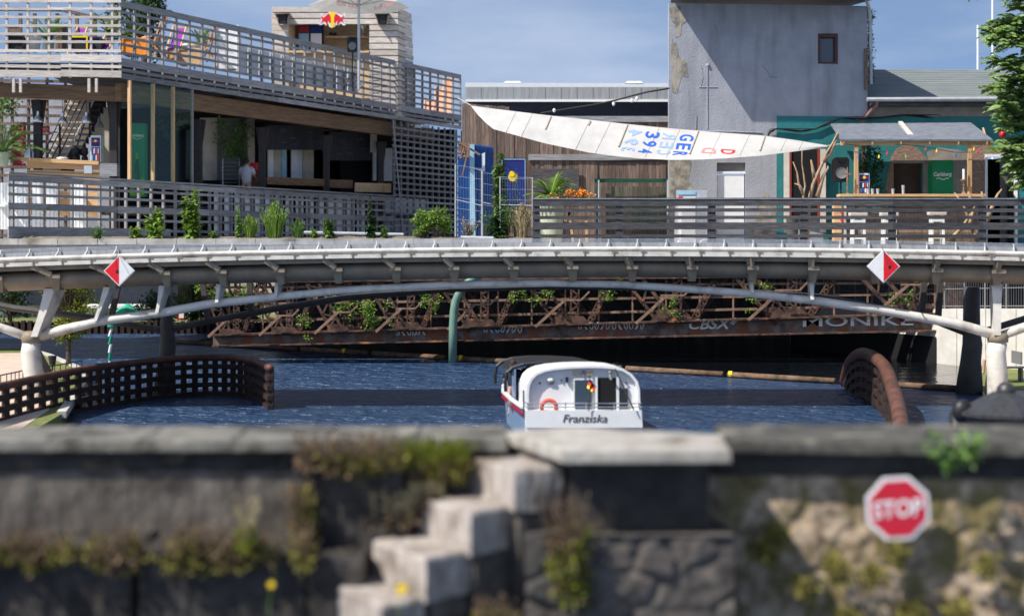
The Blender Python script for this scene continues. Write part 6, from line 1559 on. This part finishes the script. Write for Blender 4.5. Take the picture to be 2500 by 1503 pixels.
# ================================================================ UNDER THE BRIDGE, LEFT
tree(at_water(167,892,.32), 3.5, .95, 'small yellow green tree on the left grass bank', 4200, .13, 'leafo', 21, .30, blobs=34)
gp_ = thing('channel_marker', 'green and white banded channel marker pole in the water', 'marker', at_water(267,900)); o = at_water(267,900)
ht_ = (900-800)/(F/o.y)
for i in range(5):
    p = MB(); p.tube([o+V(0,0,ht_*i/5-.01), o+V(.02*(i+1),0,ht_*(i+1)/5)], .055, 8); p.build('band', M['sagegr'] if 0 else (M['white'] if i%2 == 0 else mat('marker_green',(.01,.28,.16),None,rough=.5)), gp_)
p = MB(); p.lathe(o+V(.1,0,ht_), [(.10,0),(.17,.04),(.17,.16),(.10,.24),(.13,.4)], 12); p.build('top_mark', mat('marker_green_top',(.01,.28,.16),None,rough=.5), gp_)
for x, y in ((128,893),):
    t = thing('litter_bin', 'small black litter bin beside the promenade', 'bin', at_water(x,905,.33)); o = at_water(x,905,.33)
    p = MB(); p.tube([o, o+V(0,0,.3)], .03, 6); p.build('post', M['black'], t); p = MB(); p.lathe(o+V(0,0,.2), [(.10,0),(.14,.28),(.14,.3)], 12); p.build('bin', M['black'], t)
hr = thing('quay_handrail', 'thin black handrail along the left promenade', 'handrail', at_water(100,935,.32)); hp = [at_water(x,y,.32) for x,y in ((-60,968),(20,950),(70,938),(130,928),(200,914))]
p = MB(); p.tube([q+V(0,0,.45) for q in hp], .02, 5); p.tube([q+V(0,0,.2) for q in hp], .014, 5); p.build('rail', M['black'], hr)
for i in range(22):
    f = i/21*4; k = min(3,int(f)); q = hp[k].lerp(hp[k+1], f-k); p = MB(); p.tube([q, q+V(0,0,.45)], .014, 4); p.build('baluster', M['black'], hr)
# far bank buildings, umbrellas, trees
fh = thing('far_house', 'long dark fronted house with white ground floor on the far bank', 'building', P(150,775,88))
p = MB(); a = P(-160,775,88); b = P(430,745,88); p.bb(a.x,b.x,88,93,.28,b.z); p.build('ground_floor', M['white'], fh)
for x in (40,66,90,150,195,250,395): p = MB(); a = P(x-9,772,87.9); b = P(x+9,751,87.9); p.bb(a.x,b.x,87.9,87.99,a.z,b.z); p.build('window', M['windowdark'], fh)
p = MB(); a = P(-170,745,88); b = P(440,745,88); p.bb(a.x,b.x,87.4,93,a.z+.003,4.2); p.build('upper_floor', M['navy'], fh)
fh2 = thing('far_pavilion', 'pale flat roofed pavilion with window strip on the far bank', 'building', P(620,760,92))
p = MB(); a = P(440,790,92); b = P(760,735,92); p.bb(a.x,b.x,92,97,.28,P(0,640,92).z); p.build('wall', M['cream'], fh2)
for i in range(7): p = MB(); a = P(500+i*36,745,91.9); b = P(528+i*36,715,91.9); p.bb(a.x,b.x,91.9,91.99,a.z,b.z); p.build('window', M['windowdark'], fh2)
for x, y, w_, k, lab in ((300,748,46,'paleblue','far white awning stretched over tables'),(312,756,40,'green','green parasol on the far left bank'),(480,765,30,'white','small white parasol on the far bank right of the green one')):
    if k == 'paleblue': continue
    t = thing('parasol', lab, 'parasol', P(x,800,82)); c = P(x,y,82)
    p = MB(); p.lathe(c, [(w_/44.5/1,-.2),(.05,.35)], 8); p.build('canopy', mat('parasol_green',(.03,.35,.20),None,rough=.8) if k=='green' else M['white'], t); p = MB(); p.tube([V(c.x,c.y,.3),c+V(0,0,.3)],.04,5); p.build('pole', M['white'], t)
p = MB(); a = P(215,757,86); b = P(360,753,86); p.prism([P(212,752,84),P(365,752,84),P(365,748,87),P(212,748,87)],(0,0,.15)); p.build('awning', M['white'], label='long white awning behind the green parasol', cat='awning')
t = thing('waterway_notice', 'small red bordered waterway notice board on the far bank', 'sign', P(443,800,78))
p = MB(); p.box(P(443,762,78),(.34,.05,.8)); p.build('board', M['red'], t); p = MB(); p.box(P(443,762,77.95),(.24,.03,.6)); p.build('face', M['white'], t); p = MB(); p.tube([P(443,800,78)+V(0,0,-.3),P(443,775,78)],.03,5); p.build('post', M['grey'], t)
for i,(x,y,h_,r_,lab,k) in enumerate(((25,812,3.6,1.5,'dark green tree at the left edge of the far bank','leafd'),(390,815,2.2,1.5,'round dark bush left of the notice board','leafd'),(520,815,2.4,1.6,'dark bush below the pale pavilion','leafd'),(585,812,1.8,1.3,'low bush at the left end of the rusty truss','leafd'),(470,790,3.4,1.3,'bright leafy tree beside the pale pavilion','leaf'))):
    tree(V(P(x,y,80).x,80,.3), h_*.8, r_, lab, 1500, .2, k, 60+i, .1)
# creepers in the truss
rng = random.Random(90)
for i,(x,y,r_,n) in enumerate(((512,720,.5,7),(580,728,.5,7),(745,786,.45,6),(820,742,.45,8),(890,752,.75,16),(915,785,.5,8),(1060,745,.5,8),(1260,710,.7,14),(1320,712,.5,8),(1490,708,.5,9),(1640,745,.4,6),(1850,715,.5,9),(2195,722,.4,6),(1340,870,.3,3),(1480,872,.3,4))):
    p = MB(); base = P(x,y,YT-.35 if y < 850 else 55.0)
    if y > 850: base.z = .05
    for k in range(n): foliage(p, base+V(rng.gauss(0,.3),rng.uniform(-.1,.2),rng.gauss(0,.22) if y<850 else 0), r_*.27, 24, .12, rng, shell=.1)
    p.build('creeper', M['leafy'] if y < 850 else M['leaf'], label='bright green creeper growing through the rusty truss' if y < 850 else 'floating water weed drifting behind the boom', cat='creeper', group='creepers in the truss' if y < 850 else 'water weed')
pb = sk(P(1296,905,YS), 3.2); person_bust((pb.x,pb.y,.28), .76, 'person in dark clothes standing at the wheel under the boat canopy', M['navy'], heading=.3)
pb = sk(P(1352,905,YS), 4.2); person_bust((pb.x,pb.y,.28), .72, 'person in black shirt standing deeper under the boat canopy', M['black'], heading=-.4)
# right bank: seated person, bench
c = at_water(2436,935,.1); 
person_bust((c.x,c.y,-.02), .98, 'person in white shirt seated on the right bank bench', M['white'], heading=1.3, seated=True)
t = thing('park_bench', 'grey park bench on the right bank under the pale wall', 'bench', at_water(2446,932,.1)); o = at_water(2446,930,.1)+V(.25,0,0)
p = MB(); p.box(o+V(0,0,.45),(.9,.4,.05)); p.build('seat', M['grey'], t); p = MB(); p.box(o+V(.3,.2,.75),(.06,.9,.4)); p.build('backrest', M['grey'], t)
for sx_ in (-.35,.35): p = MB(); p.box(o+V(sx_,0,.21),(.05,.35,.42)); p.build('leg', M['grey'], t)
# ================================================================ CAPPED MOORING POST
YP_ = 24.0
po = thing('capped_post', 'black iron pile with faceted cap and ball finial at the right', 'mooring post', P(2456,1300,YP_))
def pc(x, y): return P(x,y,YP_)
cx_ = pc(2456,0).x; R_ = .80
p = MB(); zr = pc(0,1004).z; vs = []
p.lathe(V(cx_,YP_,zr), [(R_*.55,-.42),(R_*.75,-.26),(R_*.80,-.20),(R_,-.05),(R_,0),(R_*.30,.30),(R_*.25,.31)], 8); p.build('cap', M['iron'], po)
p = MB(); p.ball(V(cx_,YP_,pc(0,954).z), .15, 20); p.build('ball_finial', M['iron'], po, smooth=True)
p = MB(); p.lathe(V(cx_,YP_,-.3), [(.42,0),(.42,zr+.3-.42)], 16); p.build('pile', M['iron'], po, smooth=False)
p = MB(); p.ball(pc(2350,1003), .17, 16, (1,.8,1.15)); p.lathe(V(pc(2350,0).x,YP_+.3,-.3),[(.12,0),(.12,pc(0,1010).z+.3)],12); p.build('rubber_buffer', M['black'], label='rounded black buffer beside the capped iron post', cat='buffer', smooth=True)
# ================================================================ FOREGROUND STONEWORK
rng = random.Random(101)
def rough_block(p, poly, z0, z1, amp=.012, n=6, seed=0):   # prism with slightly worn edges
    poly = [Vector(q) for q in poly]; c = sum(poly, Vector((0,0)))/len(poly); vs = []; k = []
    ring = []
    for i in range(len(poly)):
        a, b = poly[i], poly[(i+1)%len(poly)]
        for j in range(n): ring.append(a.lerp(b, j/n))
    m_ = len(ring); lev = [z0, z1-.10, z1-.022, z1]
    for li, z in enumerate(lev):
        for q in ring:
            o_ = noise.noise(V(q.x*6+seed,q.y*6,z*5))*amp; ins = .018 if li == 3 else 0
            d = (Vector((q.x,q.y))-c).normalized(); vs.append(V(q.x+d.x*(o_-ins), q.y+d.y*(o_-ins), z+noise.noise(V(q.x*5,q.y*5,seed))*amp*.6))
    fs = [(l*m_+j, l*m_+(j+1)%m_, (l+1)*m_+(j+1)%m_, (l+1)*m_+j) for l in range(3) for j in range(m_)]
    fs += [tuple(3*m_+j for j in range(m_)), tuple(range(m_-1,-1,-1))]
    return p.add(vs, fs)
steps = thing('stone_steps', 'pale granite block steps climbing to the right in the foreground', 'steps', (-.4, 11.6, 0))
blk = [((-1.472,11.9),(-.964,11.06),(-.661,11.33),1.755), ((-1.119,12.05),(-.65,11.3),(-.295,11.7),2.056), ((-.80,12.35),(-.316,11.55),(.01,11.96),2.353), ((-.4375,12.67),(.02,11.8),(.407,11.99),2.656)]
for i, (l_, f_, r_, z_) in enumerate(blk):
    l_, f_, r_ = Vector(l_), Vector(f_), Vector(r_); b_ = l_+r_-f_
    if (f_-l_).cross(r_-l_) < 0 if hasattr(f_,'cross') else False: pass
    p = MB(); rough_block(p, [l_, f_, r_, b_], z_-.34 if i else z_-.42, z_, amp=.016, n=9, seed=i*7); p.build('step', M['stone'], steps)
    q_ = [v+Vector((.035,.05)) for v in (l_, f_, r_, b_)]; p = MB(); rough_block(p, q_, z_-1.4, z_-.345, amp=.05, n=9, seed=i*9+3); p.build('footing', M['darkstone'], steps)
# top landing slab and dark pier under it
p = MB(); rough_block(p, [(-.06,12.75),(.40,11.55),(1.70,11.6),(1.76,12.5),(.5,13.1)], 2.74, 2.84, seed=3); p.build('landing_slab', M['copel'], label='pale landing slab at the top of the foreground steps', cat='slab')
pr = thing('pier_block', 'stone pier block coloured with shade under the pale landing slab', 'pier', (1.0, 12, 0))
p = MB(); rough_block(p, [(.42,12.6),(.46,11.85),(1.56,11.85),(1.56,12.6)], 2.16, 2.73, amp=.02, seed=5); p.build('upper_block', M['pierstone'], pr)  # shadow of the landing slab is in the block's colour
# generic rubble wall face from a height field
def rubble(name, x0, x1, z0, z1, yf, mt_, cell=.30, depth=.09, nx=170, nz=90, seed=0, parent=None, label=None, cat=None, skewy=0.0):
    r_ = random.Random(seed); pts = []
    nxr = int((x1-x0)/cell)+3; nzr = int((z1-z0)/(cell*.8))+3
    for i in range(-1,nxr):
        for j in range(-1,nzr): pts.append((x0+(i+.5*(j%2)+r_.uniform(-.3,.3))*cell, z0+(j+r_.uniform(-.28,.28))*cell*.8, r_.uniform(-.4,1)))
    p = MB(); vs = []
    for j in range(nz+1):
        for i in range(nx+1):
            x = x0+(x1-x0)*i/nx; z = z0+(z1-z0)*j/nz; d1 = d2 = 9; h = 0
            xx = x+.05*noise.noise(V(x*5,z*5,seed)); zz_ = z+.05*noise.noise(V(z*5,x*5,seed+9))
            for (a,b,c) in pts:
                if abs(a-xx) > cell*2 or abs(b-zz_) > cell*2: continue
                d = math.hypot(a-xx,(b-zz_)*1.2)
                if d < d1: d2 = d1; d1 = d; h = c
                elif d < d2: d2 = d
            e = min(1,(d2-d1)/(cell*.28)); y = yf-(depth*(e**.5)*(.55+.45*h)+.025*noise.noise(V(x*9,z*9,3)))+skewy*(x-x0); vs.append(V(x,y,z))
    fs = [(j*(nx+1)+i, j*(nx+1)+i+1, (j+1)*(nx+1)+i+1, (j+1)*(nx+1)+i) for j in range(nz) for i in range(nx)]
    p.add(vs, fs)
    n0 = len(p.v); p.add([(x0,yf+.5,z0),(x1,yf+.5+skewy*(x1-x0),z0),(x1,yf+.5+skewy*(x1-x0),z1),(x0,yf+.5,z1)],[(3,2,1,0)])
    p.add([vs[nz*(nx+1)], vs[nz*(nx+1)+nx], (x1,yf+.5+skewy*(x1-x0),z1),(x0,yf+.5,z1)],[(0,1,2,3)])
    p.add([vs[0], vs[nz*(nx+1)], (x0,yf+.5,z1),(x0,yf+.5,z0)],[(0,1,2,3)])
    return p.build(name, mt_, parent, label=label, cat=cat, smooth=True)
rubble('lower_rubble', .10, 1.74, .9, 2.15, 11.75, M['darkstone'], cell=.34, depth=.07, nx=80, nz=60, seed=4, parent=pr)
# right wall
rw = thing('right_rubble_wall', 'sunlit mossy rubble wall with dark coping at the right', 'wall', (3.6, 12.3, 0))
rubble('wall_face', 1.62, 5.2, .6, 2.53, 12.40, M['gravelstone'], cell=.42, depth=.035, nx=230, nz=120, seed=8, parent=rw, skewy=-.10)
p = MB()
for i in range(4):
    a = 1.78+i*.9; rough_block(p, [(a,13.2),(a,12.16-.10*(a-1.6)),(a+.895,12.16-.10*(a-.7)),(a+.895,13.2)], 2.79, 2.845, amp=.02, seed=20+i)
p.build('coping', M['copedark'], rw)
p = MB(); p.prism([(1.64,12.32,2.53),(5.3,11.96,2.53),(5.3,12.9,2.53),(1.64,12.9,2.53)],(0,0,.255)); 
p.build('coping_bed', M['pierstone'], rw)  # black band painted for the coping's shadow
# left wall
lw_ = thing('left_stone_wall', 'grey stone wall with mossy ledges at the left foreground', 'wall', (-2.8, 12.3, 0))
p = MB()
for i in range(6):
    a = -4.6+i*.76; rough_block(p, [(a,13.35),(a,12.40),(a+.757,12.40),(a+.757,13.35)], 2.775, 2.815, amp=.015, seed=30+i)
p.build('coping', M['cope'], lw_)
p = MB()
for i in range(3):
    a = -4.7+i*1.5; rough_block(p, [(a,13.2),(a,12.51),(a+1.495,12.51),(a+1.495,13.2)], 2.02, 2.53, amp=.02, n=14, seed=40+i)
p.build('upper_course', M['greystone'], lw_)
p = MB()
for i in range(5): a = -4.75+i*.93; rough_block(p, [(a,13.2),(a,12.53),(a+.925,12.53),(a+.925,13.2)], 2.535, 2.772, amp=.02, n=8, seed=140+i)
p.build('coping_course', M['pierstone'], lw_)  # dark course, shadow under the coping put into its colour
p = MB()
for a, b, z1, yf in ((-4.7,-2.98,2.02,11.75),(-2.93,-1.62,2.04,11.72),(-1.68,-.88,2.64,12.12),(-1.6,-1.16,1.98,11.7)):
    rough_block(p, [(a,12.9),(a,yf),(b,yf),(b,12.9)], z1-.75, z1, amp=.06, n=16, seed=int(50+a*3))
p.build('lower_course', M['pierstone'], lw_)
rubble('lower_rubble', -4.9, .2, .4, 1.32, 11.62, M['darkstone'], cell=.33, depth=.15, nx=180, nz=44, seed=14, parent=lw_)
p = MB(); p.bb(-5.5,5.8,12.9,13.3,-.5,2.69); p.build('core', M['darkstone'], lw_)
# tufts: moss cushions and stems on ledges, each cluster a growth of its own
def tuft(cx_, cy_, cz_, w_, h_, n, lab, mats=('moss','mossr'), grass=.5, seed=1, hang=0, name='moss_tuft', grp='moss and tufts on the foreground stones'):
    r_ = random.Random(seed); n = int(n*1.3); t = thing(name, lab, 'moss', (cx_,cy_,cz_), grp); pm = MB(); pg = MB(); pd_ = MB()
    for i in range(n):
        x = cx_+r_.uniform(-.5,.5)*w_; y = cy_+r_.uniform(-.12,.08); z = cz_+r_.random()*h_*.3-hang*r_.random()
        nv_ = noise.noise(V(x*3.1,z*4,seed))
        if n > 40 and nv_ < -.28: continue
        foliage(pd_ if (n > 40 and (nv_ > .26 or r_.random() < .15)) else pm, (x,y,z), .055, 12, .062, r_, up=.6)
        if r_.random() < grass:
            for k in range(3):
                d = V(r_.uniform(-.5,.5),r_.uniform(-.5,.2),1); tp = V(x,y,z)+d*h_*r_.uniform(.4,1); pg.tube([(x,y,z),tp],[.006,.002],3,caps=False); pg.leaf(tp,d,(0,1,0),.05,.02)
    pm.build('cushion', M[mats[0]], t)
    if pd_.v: pd_.build('dry_growth', M['mossr'], t)
    if pg.v: pg.build('stems', M[mats[1]], t)
tuft(-3.7,11.72,2.04,1.55,.16,190,'long moss strip on the ledge at the lower left',seed=1,hang=.16)
tuft(-2.2,11.70,2.06,1.25,.18,170,'moss strip on the ledge left of the steps',seed=2,hang=.16)
tuft(-1.3,12.10,2.66,.80,.20,150,'mossy top of the raised dark block left of the steps',seed=3,hang=.06)
tuft(-1.68,12.02,2.45,.14,.10,50,'hanging moss at the left edge of the raised dark block',seed=4,hang=.42)
tuft(-.68,12.35,2.60,.62,.20,120,'yellow green grass tuft beside the top of the steps',('moss','leafo'),.9,seed=5,hang=.12)
tuft(-.55,12.7,2.45,.4,.2,60,'dry grass between the two upper steps',('moss','straw'),.9,seed=6)
tuft(-1.0,12.25,2.15,.4,.22,70,'dry reddish growth left of the second step',('mossr','straw'),.8,seed=7)
tuft(-.75,12.3,2.3,.3,.14,40,'dry reddish growth on the second step',('mossr','straw'),.8,seed=17)
tuft(.45,11.62,2.15,.26,.28,80,'green weed clump between steps and dark pier',('leafo','mossr'),.7,seed=8,hang=.5)
tuft(-.1,11.45,1.55,.3,.2,60,'mossy clump low beside the third step',('moss','mossr'),.6,seed=9,hang=.35)
tuft(-.35,11.2,1.38,.55,.12,70,'moss on the low stone right of the bottom step',('moss','mossr'),.5,seed=10,hang=.06)
tuft(-2.05,11.6,2.1,.05,.30,9,'upright pale stalk on the ledge left of the steps',('leafo','straw'),1,seed=11)
for i,(x,z) in enumerate(((2.02,1.98),(2.12,2.1),(2.62,1.86),(2.9,1.8),(3.05,2.0),(2.7,1.45),(3.2,1.5),(3.55,1.55),(3.5,1.2),(3.15,1.05),(3.95,1.3),(4.35,1.75),(4.3,1.3),(2.35,1.7),(3.8,1.9))):
    tuft(x,12.14-.10*(x-1.62),z,.14,.05,16,'small olive moss cushion on the sunlit rubble wall',('moss','moss'),0,seed=70+i,hang=.10, name='moss_cushion', grp='moss cushions on the rubble wall')
def flower(x, y, Y_, h_, r_, lab, mt_='yellow', group=None):
    o = P(x,y,Y_); t = thing('wildflower', lab, 'flower', o-V(0,0,h_), group); p = MB(); p.tube([o-V(.02,0,h_), o],[.006,.004],4); p.build('stem', M['leaf'], t)
    p = MB(); n = 12
    for i in range(n): a = 6.283*i/n; p.leaf(o, V(math.cos(a),-.35,math.sin(a)), (0,1,0), r_, r_*.5)
    p.ball(o, r_*.35, 8); p.build('blossom', M[mt_], t)
flower(979,1433,11.1,.30,.055,'yellow blossom growing on the bottom step')
flower(662,1424,11.3,.25,.035,'small yellow blossom before the dark lower ledge')
p = MB()
for x, y in ((2275,1082),(2290,1095),(2355,1092),(2375,1085),(2365,1105),(2335,1125),(2310,1118)): foliage(p, P(x,y,11.75), .06, 16, .10, rng, shell=.1)
p.build('wall_plant', M['leaf'], label='light green leafy plant hanging from the right coping', cat='plant')
# ================================================================ STOP SIGN
Ysg = 12.0; c = P(2192,1240,Ysg); r_ = 76.5*Ysg/F/math.cos(R(22.5))
sg = thing('stop_sign', 'red octagonal stop sign with white rim fixed to the sunlit rubble wall', 'sign', V(c.x,c.y,c.z-.25))
def octo(k, dy): return [c+V(math.cos(R(22.5+45*i)+.06)*r_*k, dy, math.sin(R(22.5+45*i)+.06)*r_*k) for i in range(8)]
p = MB(); p.prism(octo(1,0),(0,.012,0)); p.build('rim', M['white'], sg)
p = MB(); p.prism(octo(.88,-.006),(0,.004,0)); p.build('face', M['stopred'], sg)
p = MB(); lettering(p, 'STOP', lambda u,v: c+V(u*r_*1.45, -.010, v*r_*.52+u*r_*.12), bold=.02); p.build('lettering', M['white'], sg)
p = MB(); p.beam(c+V(0,.012,.05), c+V(0,.2,.05), .05,.05); p.beam(c+V(-.12,.02,0.05), c+V(.12,.02,.05), .03,.03); p.build('clamp', M['galv'], sg)
